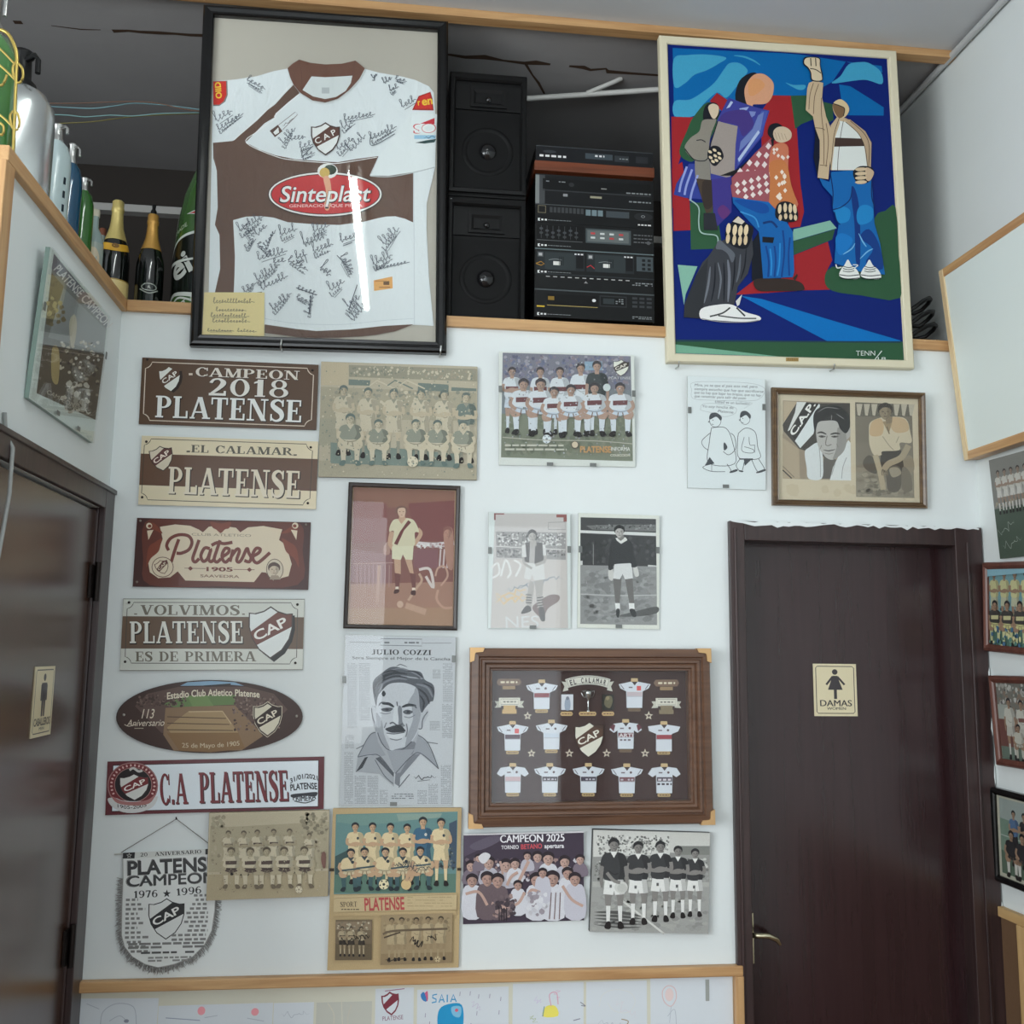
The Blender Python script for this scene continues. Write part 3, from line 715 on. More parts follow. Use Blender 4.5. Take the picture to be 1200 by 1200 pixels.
gold = solid('gold_foil', (214, 194, 122), .35, .35, bump=.3, bscale=120)
def deco1(A):
    A.rect(-74, 158, 74, 262, (222, 200, 136)); A.rect(-74, 262, 74, 272, (190, 160, 84))
    for i in range(4): A.rect(-22 + 3 * i, 214 + i * 9, 22 - 3 * i, 216 + i * 9, (150, 120, 60))
    A.rect(-74, 154, 74, 158, (170, 138, 66))
    A.blob([(-70, 34), (-30, 52), (0, 56), (30, 52), (70, 34), (70, 14), (0, 30), (-70, 14)], (206, 158, 50)); A.ell(0, 36, 12, 9, (120, 84, 30))
x, z = place(139, 236, .13)
champagne(x, .13, z - ZL, .05, gold, None, 'champagne bottle with gold neck foil and cream label in the corner', deco1)
def deco2(A):
    A.ell(0, 150, 26, 14, (150, 158, 150)); A.ell(0, 150, 22, 11, (30, 36, 34)); A.text('A', -5, 156, 5, 156, 12, (160, 166, 158)); A.line([(-30, 158), (0, 172), (30, 158)], 4, (160, 166, 158))
    for i in range(3): A.lines_of_text(-22 - 8 * i, 200 + i * 12, 22 + 8 * i, 208 + i * 12, 1, 3, (196, 196, 180), seed=i)
    for i in range(8): A.rect(-46 + i * 12, 240, -39 + i * 12, 250, (206, 196, 150))
x, z = place(180, 252, .13)
champagne(x, .13, z - ZL, .047, solid('amber_gold_foil', (222, 170, 88), .3, .4, bump=.3, bscale=120), black, 'dark champagne bottle with amber foil and a black stopper', deco2)
# oversize beer bottle half hidden by the framed shirt
bx, by = -.668, .175; prof = [(0, 0), (.132, 0), (.14, .015), (.14, .19), (.137, .27), (.129, .36), (.113, .46), (.08, .56), (.045, .64), (.042, .74), (.05, .75), (.05, .78), (0, .78)]
e = empty('beer_bottle', 'oversize green beer bottle with black label, half hidden by the framed shirt', 'beer bottle', None, Matrix.Translation((bx, by, ZL)))
MB().lathe(prof[:-4], 40).build('bottle_body', bottle_glass('beer_green', (60, 104, 44), .2), e); MB().lathe(prof[-4:], 20).build('cap', metal, e)
def beer(A):
    A.blob([(-215, 330), (-150, 246), (0, 222), (120, 236), (150, 330), (150, 420), (120, 412), (0, 470), (-150, 452), (-215, 480)], (214, 220, 214), 6)
    A.blob([(-215, 340), (-150, 256), (0, 232), (120, 246), (150, 340), (150, 410), (120, 402), (0, 452), (-150, 440), (-215, 462)], (14, 20, 16), 6)
    A.text('ei', -152, 404, -68, 366, 84, (206, 210, 204), .05, shear=-.1)
    A.poly([(-112, 158), (-30, 136), (-30, 172)], (206, 214, 206)); A.poly([(-100, 158), (-30, 142), (-30, 168)], (190, 34, 34))
    A.text('MADE', -168, 226, -104, 204, 16, (190, 206, 180), .01); A.lines_of_text(-40, 70, 10, 92, 2, 5, (120, 150, 120), seed=2)
    A.line([(-180, 500), (-130, 462), (-60, 480)], 7, (206, 214, 206)); A.ell(-98, 494, 20, 12, (90, 130, 70)); A.text('g', -110, 502, -86, 490, 22, (206, 214, 206))
wrapped('label', prof_r(prof[2:-4]), None, beer, 300, .0, .52, inkgloss, e, facing(bx, by))
# gilt wire stand at the very end of the ledge
gw = solid('gilt_wire', (176, 154, 84), .35, .8)
WY = -.93
def wp(px, py, y=WY): return onY((px, py), y)
e = empty('wire_stand', 'gilt wire bottle stand with scrolls at the end of the left ledge', 'wire stand', None, Matrix.Translation((wp(17, 170).x, WY, ZL)))
inv = e.matrix_world.inverted()
def wtube(name, pts, r=.0032, dy=0):
    P = [inv @ wp(a, b, WY + dy) for a, b in catmull(pts, 5, False)]; MB().tube(P, r, 8).build(name, gw, e)
wtube('upright', [(15, 190), (17, 140), (19, 90), (20, 72)], .004)
wtube('hoop', [(20, 76), (19, 60), (13, 45), (6, 37), (-4, 35), (-16, 40), (-24, 52)], .0045)
wtube('scroll', [(20, 72), (16, 76), (15, 84), (18, 94), (23, 97), (27, 90), (26, 80), (20, 73)])
wtube('scroll', [(17, 130), (13, 133), (12, 140), (15, 150), (20, 152), (23, 144), (21, 134), (16, 130)])
wtube('scroll', [(8, 88), (6, 94), (2, 100), (-4, 98)]); wtube('scroll', [(0, 144), (4, 148), (4, 156), (0, 158), (-4, 154)])
wtube('brace', [(-10, 48), (5, 62), (18, 76)], .0028); wtube('brace', [(-14, 66), (4, 80), (20, 96)], .0028); wtube('brace', [(-12, 126), (4, 138), (18, 152)], .0028)
inv = None

# ------------------------------------------------------------ loudspeakers and stereo stack
front = printed('hifi_front', .4, .0, .02, spec=.25)
def zat(px, py, y=.03): return onY((px, py), y).z
sx0, sx1 = onY((526, 150), .03).x, onY((617.3, 150), .03).x
satin = solid('satin_black_vinyl', (6, 6, 7), .55, bump=.1, bscale=200, spec=.25)
for i, (zb, zt, lb) in enumerate(((ZL, zat(575, 232), 'black loudspeaker standing on the ledge under the other loudspeaker'), (zat(575, 232) + .001, zat(575, 86.5), 'black loudspeaker stacked on top of the other loudspeaker'))):
    e = empty('loudspeaker', lb, 'loudspeaker', 'loudspeakers beside the stereo', Matrix.Translation(((sx0 + sx1) / 2, .03, zb)))
    wd, h = sx1 - sx0, zt - zb
    MB().box(-wd / 2, wd / 2, 0, .26, 0, h).build('cabinet', satin, e, .004)
    g = MB().frame(wd - .01, h - .03, [(0, -.002), (0, -.012), (.012, -.014), (.018, -.006), (.018, -.002)], z0=.012); g.build('grille_frame', solid('charcoal_plastic', (13, 13, 14), .5, spec=.25), e)
    wf = MB(); cz = h * .36; R = wd * .33
    wf.box(-wd * .41, wd * .41, -.004, 0, h * .06, h * .66); wf.lathe([(R, -.004), (R * .97, -.007), (R * .86, -.007), (R * .8, -.004), (R * .34, .008)], 36, (0, 0, cz), axis='y')
    wf.build('woofer', solid('black_rubber', (9, 9, 10), .6, spec=.2), e)
    MB().lathe([(R * .36, -.002), (R * .3, -.012), (R * .16, -.02), (0, -.023)], 28, (0, 0, cz), axis='y').build('dust_cap', solid('glossy_black', (20, 20, 22), .12), e)
    tw = MB().box(-wd * .42, wd * .42, -.006, 0, h * .69, h * .89); tw.frame(wd * .46, h * .16, [(0, -.006), (0, -.013), (.01, -.013), (.022, -.004)], z0=h * .71); tw.build('tweeter', solid('charcoal_plastic', (13, 13, 14), .5, spec=.25), e)
    MB().lathe([(.012, -.006), (.008, -.014), (0, -.016)], 14, (0, 0, h * .775), axis='y').build('tweeter_dome', solid('glossy_black', (20, 20, 22), .12), e)
    A = Art([(0, 0), (1000, 0), (1000, 1500), (0, 1500)], wd, h, y=-.0008)
    A.rect(40, 35, 60, 70, (210, 210, 210)); A.lines_of_text(75, 40, 160, 66, 1, 22, (190, 190, 190), seed=4, fill=1); A.lines_of_text(170, 46, 480, 60, 1, 9, (120, 120, 120), seed=5)
    A.build('badge', front, e)
X0 = onY((627, 270), .03).x; WS = .43; XC = X0 + WS / 2
def unit(name, label, cat, px_top, px_bot, draw, bodym=black, depth=.30, y=.03, dx=0.0, gap=.0):
    zb, zt = zat(628, px_bot, y), zat(628, px_top, y) - .001
    e = empty(name, label, cat, None, Matrix.Translation((XC + dx, y, zb))); h = zt - zb
    MB().box(-WS / 2, WS / 2, 0, depth, 0, h).build('case', bodym, e, .002)
    A = Art([(0, 0), (430, 0), (430, h * 1000), (0, h * 1000)], WS, h, y=-.0006); H = h * 1000
    draw(A, H, e); A.build('front_panel', front, e); return e, h
def knob(e, x, z, r, d=.012, m=None): MB().lathe([(r, 0), (r * .95, -d), (0, -d - .001)], 18, (x, 0, z), axis='y').build('knob', m or black, e)
W_, G_, D_ = (206, 206, 206), (120, 124, 126), (34, 35, 38)
def logo(A, x, y): A.poly([(x, y), (x + 9, y), (x + 4, y - 5), (x + 9, y - 10), (x, y - 10)], W_); A.lines_of_text(x + 12, y - 9, x + 34, y - 1, 1, 6, W_, 3, 1); A.lines_of_text(x + 36, y - 7, x + 120, y - 3, 1, 2, G_, 4, 1)
def cd_(A, H, e):
    A.rect(0, 0, 430, H, (18, 19, 20)); A.rect(0, 0, 430, 5, (70, 76, 78)); A.rect(45, 18, 225, 56, (10, 10, 11)); A.rect(45, 58, 225, 60, (170, 150, 90)); A.rect(48, 26, 70, 40, (120, 96, 40)); A.ell(212, 34, 7, 6, W_, 8)
    A.rect(232, 14, 330, 54, (40, 42, 44)); A.rect(236, 18, 326, 50, (14, 15, 16)); A.rect(245, 24, 285, 44, (44, 50, 52)); A.lines_of_text(290, 22, 320, 44, 3, 4, G_, 2)
    for i in range(3):
        for j in range(3): A.rect(350 + i * 26, 14 + j * 15, 368 + i * 26, 22 + j * 15, (52, 55, 58))
    A.rect(8, 62, 36, 67, (190, 160, 50)); logo(A, 10, H - 6); A.lines_of_text(350, H - 20, 420, H - 8, 2, 3, G_, 7)
CDp = unit('cd_player', 'black compact disc player at the bottom of the stereo stack', 'hi-fi unit', 337.5, 371, cd_)
for sx in (-.15, .15):
    MB().lathe([(.022, 0), (.02, -.022), (0, -.022)][::-1], 14, (sx, .05, 0)).build('foot', black, CDp[0])
def deck(A, H, e):
    A.rect(0, 0, 430, H, (20, 21, 22)); A.rect(0, 0, 430, 4, (92, 104, 106))
    for x in (6, 185):
        A.rect(x, 10, x + 172, 78, (34, 38, 40)); A.rect(x + 30, 14, x + 140, 76, (44, 50, 52)); A.rect(x + 60, 46, x + 84, 60, (200, 200, 196)); A.line([(x + 44, 42), (x + 66, 38), (x + 90, 40)], 2, G_)
        for j in range(4): A.rect(x + 80 + j * 5, 28, x + 82 + j * 5, 60, (20, 22, 24))
        A.rect(x + 4, 14, x + 24, 32, (74, 78, 80)); A.rect(x + 8, 18, x + 20, 28, (160, 160, 160)); A.rect(x + 142, 20, x + 168, 68, (18, 18, 20)); A.lines_of_text(x + 136, 12, x + 168, 20, 1, 5, W_, 3)
    A.line([(4, 58), (22, 50), (34, 58), (22, 64), (4, 58)], 3, (150, 110, 40), False); A.line([(186, 62), (200, 54), (214, 66)], 3, (170, 50, 56), False)
    A.rect(366, 12, 426, 66, (66, 74, 78)); [A.rect(386 + 20 * (k % 2), 20 + 16 * (k // 2), 398 + 20 * (k % 2), 30 + 16 * (k // 2), (24, 26, 28)) for k in range(6)]
    A.rect(0, 92, 430, 96, (40, 44, 46)); logo(A, 10, 92)
    for k in range(12): A.rect(40 + k * 26, 102, 54 + k * 26, 105, (170, 170, 168))
    A.lines_of_text(350, 108, 424, 122, 2, 4, G_, 8); A.poly([(176, 122), (190, 122), (182, 114)], (140, 140, 140))
unit('cassette_deck', 'black twin cassette deck above the compact disc player', 'hi-fi unit', 290, 337.5, deck)
def eq(A, H, e):
    A.rect(0, 0, 430, H, (20, 21, 22)); A.rect(6, 6, 176, 62, (12, 12, 13))
    for i in range(7):
        x = 22 + i * 21; A.rect(x - 1, 10, x + 1, 58, (60, 62, 64)); y = 22 + (i * 7) % 16; A.ell(x, y, 7, 5, (64, 66, 70), 8); A.ell(x, y + 16, 7, 5, (58, 60, 62), 8)
    A.rect(6, 64, 170, 66, (90, 92, 94)); A.rect(182, 12, 346, 66, (64, 72, 74)); A.rect(188, 18, 338, 60, (88, 94, 94))
    for k in range(8): A.rect(200 + (k % 4) * 34, 26 + (k // 4) * 16, 216 + (k % 4) * 34, 33 + (k // 4) * 16, [(170, 60, 62), (180, 184, 182)][k % 3 > 0])
    A.lines_of_text(356, 20, 424, 60, 3, 4, (90, 92, 94), 6); A.ell(410, 54, 7, 7, (80, 82, 84), 12); logo(A, 10, H - 5)
unit('equalizer', 'black graphic equalizer with a row of sliders and grey meter panel', 'hi-fi unit', 260, 290, eq)
def tuner(A, H, e):
    A.rect(0, 0, 430, H, (18, 19, 20)); A.rect(0, 0, 430, 3, (70, 74, 76)); A.rect(10, 6, 38, 34, (110, 104, 84)); A.rect(12, 8, 36, 32, (20, 20, 20))
    for k in range(9): A.rect(52 + k * 14, 10, 62 + k * 14, 30, (56, 58, 60))
    for k in range(3): A.rect(182 + k * 22, 12, 200 + k * 22, 34, (100, 116, 122))
    A.rect(256, 12, 340, 36, (58, 64, 68)); A.ell(392, 26, 34, 15, (34, 36, 38)); A.text('o', 384, 30, 398, 30, 10, G_); logo(A, 10, H - 5); A.lines_of_text(372, H - 16, 420, H - 8, 1, 5, W_, 4)
unit('radio_tuner', 'slim black radio tuner with square button and preset keys', 'hi-fi unit', 238, 260, tuner)
def amp(A, H, e):
    A.rect(0, 0, 430, H, (20, 21, 23)); A.rect(0, 4, 14, H, (110, 114, 114)); A.rect(14, 4, 34, H, (60, 62, 64)); A.rect(26, 16, 420, 56, (14, 15, 16)); A.rect(26, 58, 420, 62, (46, 48, 50)); A.ell(130, 34, 10, 8, (40, 42, 44), 14)
    A.lines_of_text(38, 22, 110, 30, 1, 4, G_, 5); A.rect(100, 70, 116, 80, (130, 132, 134)); A.rect(198, 72, 240, 80, (140, 136, 116)); A.rect(238, 40, 258, 44, (130, 130, 126)); A.lines_of_text(330, 46, 420, 58, 1, 5, G_, 6); A.lines_of_text(340, 78, 420, 90, 1, 5, G_, 7)
unit('video_recorder', 'black deck with a silver left edge, just below the turntable', 'hi-fi unit', 203, 238, amp)
zt = zat(628, 203)
e = empty('turntable', 'black turntable on a reddish wooden plinth crowning the stereo stack', 'turntable', None, Matrix.Translation((XC, .03, zt)))
z1, z2 = zat(628, 188) - zt, zat(628, 170) - zt
for sx in (-.16, .16):
    MB().lathe([(0, 0), (.024, 0), (.026, .012), (.026, .016), (0, .016)], 18, (sx, .05, 0)).build('foot', black, e); MB().lathe([(0, 0), (.024, 0), (.026, .012), (0, .016)], 18, (sx, .28, 0)).build('foot', black, e)
MB().box(-WS / 2 - .004, WS / 2 + .004, -.004, .34, .012, z1).build('plinth', wood('red_walnut', (92, 46, 26), (120, 62, 36), 'x', .4), e, .002)
MB().box(-WS / 2, WS / 2, 0, .34, z1, z2).build('deck', black, e, .003)
A = Art([(0, 0), (430, 0), (430, 60), (0, 60)], WS, z2 - z1, y=-.0006, z0=z1); A.rect(0, 0, 430, 60, (22, 23, 26)); A.rect(0, 0, 430, 3, (58, 62, 66)); A.ell(50, 22, 24, 6, (50, 54, 58)); A.lines_of_text(14, 32, 110, 46, 1, 8, W_, 3); A.rect(180, 18, 280, 40, (56, 64, 70)); A.lines_of_text(200, 22, 250, 32, 1, 7, W_, 8); A.rect(288, 20, 340, 44, (44, 48, 52)); A.lines_of_text(292, 28, 338, 36, 1, 4, G_, 2); A.rect(366, 18, 410, 44, (36, 38, 42))
A.build('front_panel', front, e)
# black cable heap on the ledge behind the hanging board
cc = MB(); c0 = onY((1092, 392), .09)
cc.tube([(c0.x - .05 + .09 * math.cos(t * .5) * (1 - t * .008), .12 + .05 * math.sin(t * .5), ZL + .018 + .004 * t + .05 * max(0, math.sin(t * .5 + 2.2)) ) for t in range(46)], .008, 8)
tag(cc.build('cable_coil', solid('black_cable', (26, 27, 28), .4)), 'coil of black cable on the ledge right of the painting', 'cable')

# ------------------------------------------------------------ things hung on the far wall: centre x, bottom z, width, height, roll, lean, stand-off, traced corners
FIT = {
    'jersey': (-0.2720, 2.5908, 0.8423, 1.2138, 0.0160, 0.0000, 0.0350, [(238.7, 5.3), (524.5, 23.5), (524.0, 414.7), (221.3, 403.2)]),
    'paint': (1.3665, 2.6118, 0.9043, 1.2136, 0.0184, 0.0122, 0.0300, [(773.9, 40.8), (1049.5, 60.5), (1072.2, 430.5), (780.8, 425.4)]),
    's1': (-0.5591, 2.3211, 0.5683, 0.2212, 0.0025, 0.0328, 0.0060, [(166.4, 418.4), (372.6, 428.0), (371.4, 504.0), (163.0, 497.0)]),
    's2': (-0.5475, 2.0565, 0.5629, 0.2248, 0.0021, 0.0353, 0.0060, [(165.6, 510.0), (372.6, 518.0), (370.6, 596.6), (162.4, 591.6)]),
    's3': (-0.5552, 1.7927, 0.5488, 0.2205, 0.0001, 0.0000, 0.0060, [(160.4, 606.6), (365.4, 612.4), (360.0, 690.6), (155.6, 688.0)]),
    's4': (-0.5698, 1.5319, 0.5658, 0.2268, 0.0155, 0.0000, 0.0060, [(144.4, 701.0), (357.6, 702.4), (354.6, 784.4), (140.0, 787.0)]),
    's5': (-0.5671, 1.2756, 0.5691, 0.2268, 0.0065, 0.0567, 0.0060, [(137.0, 797.0), (355.0, 797.0), (353.0, 882.7), (135.0, 882.7)]),
    's6': (-0.5366, 1.0967, 0.6613, 0.1610, 0.0225, 0.0000, 0.0060, [(125.9, 892.5), (380.7, 886.7), (378.3, 947.8), (123.3, 955.5)]),
    'b10': (-0.3652, 0.8401, 0.3669, 0.2603, 0.0192, 0.0, 0.024, [(245.0, 953.0), (387.0, 948.7), (383.0, 1050.0), (241.5, 1056.0)]),
    'b11': (0.0264, 0.6218, 0.4056, 0.4846, -0.0007, 0.0000, 0.0120, [(391.0, 947.4), (540.8, 946.5), (537.5, 1133.0), (382.6, 1138.0)]),
    'p12': (-0.0011, 2.1668, 0.5231, 0.3899, 0.0114, 0.0163, 0.0120, [(375.8, 423.0), (559.6, 430.0), (558.7, 562.6), (373.4, 558.8)]),
    'c13': (0.5694, 2.2293, 0.4698, 0.3888, 0.0185, 0.0557, 0.0060, [(584.6, 412.0), (743.8, 416.3), (743.7, 546.8), (584.6, 545.3)]),
    'r14': (0.0199, 1.6697, 0.3683, 0.4778, -0.0036, 0.0069, 0.0060, [(408.7, 565.3), (539.6, 570.4), (535.3, 738.3), (402.3, 736.8)]),
    'c15': (0.4438, 1.6785, 0.2758, 0.3855, 0.0116, 0.0329, 0.0060, [(572.5, 600.5), (669.0, 601.0), (668.0, 736.6), (571.9, 736.6)]),
    'c16': (0.7437, 1.6828, 0.2790, 0.3847, -0.0053, 0.0178, 0.0060, [(677.9, 601.0), (772.8, 604.4), (772.2, 737.2), (676.5, 736.0)]),
    'c17': (0.0197, 1.1125, 0.3572, 0.5364, -0.0049, 0.0136, 0.0060, [(404.7, 744.2), (534.8, 746.0), (529.0, 944.0), (397.0, 944.5)]),
    'case': (0.6500, 1.0528, 0.7975, 0.5626, 0.0083, 0.0000, 0.0500, [(551.0, 759.0), (832.0, 761.0), (837.0, 965.5), (550.0, 970.5)]),
    'p19': (0.4348, 0.7514, 0.3877, 0.2742, 0.0135, 0.0328, 0.0060, [(543.4, 978.0), (684.5, 975.5), (683.7, 1077.5), (542.4, 1084.0)]),
    'b20': (0.8388, 0.7150, 0.3913, 0.3159, -0.0361, 0.0000, 0.0200, [(695.3, 972.0), (832.2, 975.5), (831.0, 1094.8), (690.2, 1091.7)]),
    'c21': (1.1270, 2.1674, 0.2784, 0.3910, 0.0019, 0.0469, 0.0060, [(806.0, 440.8), (896.4, 444.2), (897.2, 573.9), (805.5, 572.0)]),
    'g22': (1.5698, 2.1162, 0.5641, 0.4129, 0.0075, 0.0660, 0.0060, [(904.4, 455.0), (1082.7, 460.2), (1085.3, 596.6), (904.2, 592.2)]),
    'damas': (1.5302, 1.3939, 0.1567, 0.1794, 0.0015, 0.0014, -0.0720, [(952.5, 778.0), (1003.0, 778.0), (1005.0, 839.6), (954.6, 839.0)]),
}
def hung(key, name, label, cat, group=None):
    cx, cz, wd, h, roll, lean, y0, cs = FIT[key]
    u = Vector((math.cos(roll), 0, math.sin(roll)))
    up = Vector((-math.sin(roll) * math.cos(lean), -math.sin(lean), math.cos(roll) * math.cos(lean)))
    n = up.cross(u); M = Matrix.Identity(4)
    for i in range(3): M[i][0], M[i][1], M[i][2] = u[i], n[i], up[i]
    M[0][3], M[1][3], M[2][3] = cx, -y0, cz
    return empty(name, label, cat, group, M), wd, h, cs
paper = printed('ink_paper', .55, 0, .05)
photo = printed('ink_photo', .5, .0, .09, 420, spec=.3)
enamel = printed('ink_enamel', .3, .06, .03, spec=.3)
cloth = printed('ink_cloth', .85, 0, .04, 900, .6, 16, spec=.2)
felt = printed('ink_felt', .9, 0, .06, 900)
paint = printed('ink_acrylic', .5, .0, .05, 300, spec=.2)
GL = glassmat()
def board(root, wd, h, t, rgb, name='panel', rough=.5, edge=0.0):
    return MB().box(-wd / 2, wd / 2, 0, t, 0, h).build(name, solid('board_%d_%d_%d' % rgb, rgb, rough), root, edge)
def pane(root, wd, h, y, z0=0.0, t=.0018, x0=None):
    x0 = -wd / 2 if x0 is None else x0
    return MB().box(x0, x0 + wd, y - t, y, z0, z0 + h).build('glass_pane', GL, root)
clipm = solid('zinc_clip', (120, 122, 120), .4, .7)
def clips(root, A0, pts, y0, y1):
    for px, py, vert in pts:
        p = A0.m((px, py)); a, b = (.006, .011) if vert else (.011, .006)
        m = MB().box(p[0] - a, p[0] + a, y0 - .0012, y0, p[2] - b, p[2] + b)
        m.build('clip', clipm, root)
BR, WH, CR_ = (92, 60, 44), (226, 228, 224), (206, 198, 176)

# --- framed football shirt
root, wd, h, cs = hung('jersey', 'framed_shirt', 'large black framed football shirt covered in signatures, glass mirroring a strip light', 'framed shirt')
bf = solid('black_lacquer', (9, 9, 10), .22, coat=.1, spec=.4)
MB().frame(wd, h, [(0, .03), (0, .004), (.006, -.004), (.014, -.006), (.026, -.002), (.034, -.004), (.037, .0), (.037, .03)]).build('frame', bf, root)
MB().box(-wd / 2 + .03, wd / 2 - .03, .018, .024, .03, h - .03).build('backing_board', solid('cream_mount', (186, 180, 168), .7, var=.04, bscale=30), root)
def JA(y): return Art(cs, wd, h, y=y)
A = JA(.0150)
wht = (214, 220, 222)
A.poly([(242, 392), (249, 92), (275, 90), (300, 86), (320, 80), (336, 77), (426, 77), (443, 81.5), (470, 86), (486, 90), (502.5, 97.5), (508, 105), (510.5, 140), (510, 192), (500, 236), (500, 267), (503, 323), (508.8, 381), (486, 379.5), (450, 381), (410, 385), (370, 386), (347, 384), (309, 378.5), (272, 372), (252, 345)], wht)
brn = (96, 74, 64)
A.poly([(248.7, 164), (260, 163), (272, 161.8), (286, 150), (300, 138), (312, 126), (321.7, 118.6), (332, 107), (342.7, 96), (350, 105.7), (336, 117), (321.7, 129.7), (320.5, 134.3), (309, 141), (300, 150), (286.7, 163.5), (303, 172), (321.7, 178.7), (345, 183.3), (380, 186), (395, 186.8), (418.5, 182.8), (441.8, 179.8), (484, 182), (484, 258), (474, 253.5), (463, 250.7), (452, 251), (443, 252.7), (426, 257), (396.7, 260.7), (370, 260), (336, 257.3), (320, 252), (305, 250), (286.7, 250.7), (272, 254.7), (273, 275), (274, 297), (273.5, 320), (272, 350), (246, 348), (250.7, 339), (256.7, 312), (256, 272), (250.7, 260), (254, 240), (253, 196), (249, 182)], brn)
A.poly([(309, 377.8), (347, 383.6), (370, 386), (410, 384.5), (450, 380.5), (485, 378.8), (463, 387), (441, 391), (423, 392.8), (396, 394.2), (370, 394.3), (347, 393), (309, 388)], brn)
for q in ([(432.5, 202.5), (442.5, 180.5), (458, 160), (480, 130), (512, 130), (509.5, 192), (482.7, 198.7), (455, 203)],): A.poly(q, (217, 223, 224))
A.line([(433, 203), (455, 204), (482, 199.5), (509, 193)], 1.2, (176, 182, 184)); A.line([(443, 180), (434, 201)], .8, (190, 196, 198)); A.line([(484.5, 200), (485, 258), (486, 379)], .9, (196, 202, 206)); A.line([(250, 182), (253, 196)], .6, (120, 98, 88))
A.line([(309, 371), (347, 377), (400, 378.5), (450, 374), (485, 372)], .6, (192, 200, 204))
A.line([(343, 92), (320, 117), (300, 136), (273, 161)], .8, (226, 230, 230)); A.line([(349.5, 107), (322, 131), (321, 135.5), (300, 151), (287.5, 164), (322, 180), (345, 184.5), (380, 187.4), (396, 188), (441, 181)], .8, (230, 232, 230))
# shoulder patches and maker's mark
A.poly([(249, 92), (265.5, 91.5), (266, 108), (263, 116), (256, 121), (249, 121)], (120, 118, 116)); A.poly([(249, 92.5), (264, 92), (264.5, 108), (261, 115.5), (256, 119.5), (249, 119.5)], (190, 44, 38))
A.text('OIID', 259, 112, 257.5, 93, 7, (226, 190, 60), .03)
A.poly([(490, 109), (504, 104), (506.5, 112), (508, 126), (482.5, 125.5)], (150, 40, 36)); A.poly([(491, 110), (503.5, 105.5), (506.5, 124), (484.5, 124)], (196, 46, 42)); A.text('en', 494.5, 120, 507, 118, 6.5, (228, 188, 60), .03); A.text('r', 489.5, 120, 492.5, 119.5, 5, (228, 188, 60), .03)
A.poly([(492, 141.5), (509, 134.8), (509, 142)], (190, 50, 62)); A.text('SO', 484, 153, 511, 151.5, 11, (196, 80, 86), .06); A.text('SO', 485.5, 152.3, 510, 151, 9.6, (226, 232, 238), .03)
A.rect(485, 155, 510, 159.5, (150, 190, 212)); A.poly([(486, 164), (500, 161), (511, 159.5), (509, 163.5), (497, 165)], (40, 66, 66)); A.squiggle(497, 158.5, 511, 156.5, 1.2, .8, (70, 96, 120), 4, 10)
A.poly([(315, 150), (324.5, 143), (330, 150.5), (321, 157.5)], (88, 66, 60)); A.poly([(319, 152), (325, 146), (326, 152), (321.5, 155)], (222, 224, 222)); A.line([(325, 143.5), (345, 128), (347.5, 131), (330, 149)], .6, (120, 110, 108), False); A.squiggle(330, 145, 345, 133, 1.1, .7, (100, 90, 90), 3, 12)
A.poly([(437.5, 326.5), (459.5, 322), (460, 336), (438, 339)], (214, 160, 96)); A.rect(449, 327.5, 456, 332, (110, 84, 60)); A.rect(444, 334, 457, 335.5, (170, 120, 70)); A.rect(439, 326.8, 453, 328, (180, 128, 76))
# signatures
ink = (74, 80, 92)
R = random.Random(8)
SIG = [(288, 90, 308, 101, 3), (252, 138, 270, 128, 5), (255, 149, 282, 131, 3), (331, 165, 344, 148, 4), (339, 160, 356, 158, 3), (350, 170, 365, 166, 3), (352, 180, 367, 176, 3), (402, 137, 436, 131, 3), (400, 147, 414, 139, 4), (395, 172, 412, 160, 5), (410, 174, 426, 156, 5), (434, 160, 462, 146, 4), (436, 88, 441, 84, 2), (449, 94, 458, 88, 3), (462, 89, 475, 92, 2), (456, 103, 466, 99, 3), (470, 122, 486, 114, 4),
       (280, 268, 306, 252, 5), (284, 262, 296, 274, 4), (299, 272, 311, 262, 4), (310, 286, 321, 268, 2), (287, 289, 298, 278, 2), (301, 301, 333, 292, 4), (300, 283, 316, 295, 2), (327, 272, 346, 266, 5), (319, 305, 333, 303, 2), (336, 302, 358, 314, 3), (346, 300, 358, 296, 4), (355, 284, 380, 274, 7), (366, 268, 384, 262, 4), (366, 292, 388, 285, 5), (398, 280, 418, 274, 4), (398, 298, 412, 316, 4), (300, 326, 325, 309, 4), (305, 336, 334, 322, 4), (285, 340, 298, 330, 3), (319, 361, 339, 343, 4), (347, 336, 369, 343, 2), (346, 346, 360, 352, 2), (361, 366, 366, 344, 3), (374, 312, 386, 320, 6), (386, 338, 402, 328, 5), (407, 358, 420, 346, 5), (412, 374, 428, 354, 5), (449, 284, 466, 266, 5), (437, 308, 458, 298, 5), (440, 314, 477, 306, 2)]
for i, (a, b, c_, d_, am) in enumerate(SIG):
    n = max(3, int(math.hypot(c_ - a, d_ - b) / 4.2)); A.scrawl(a, b, c_, d_, am * 1.15, .62, ink, i * 3 + 1, n)
    if i % 3 != 1: A.scrawl(a + 2, b + am * 1.6, c_ - 3, d_ + am * 1.5, am * .6, .5, ink, i * 5 + 2, n + 1)
for q in ([(434, 152), (435, 168), (462, 154)], [(346, 335), (370, 344)], [(356, 296), (359, 306)], [(401, 286), (412, 282)], [(394, 297), (404, 308), (411, 319)], [(363, 344), (361, 367)], [(418, 332), (408, 362)], [(288, 342), (306, 340)], [(352, 182), (366, 168)]): A.line(q, .8, ink)
shirt = A.build('shirt', cloth, root)
A = JA(.0105)
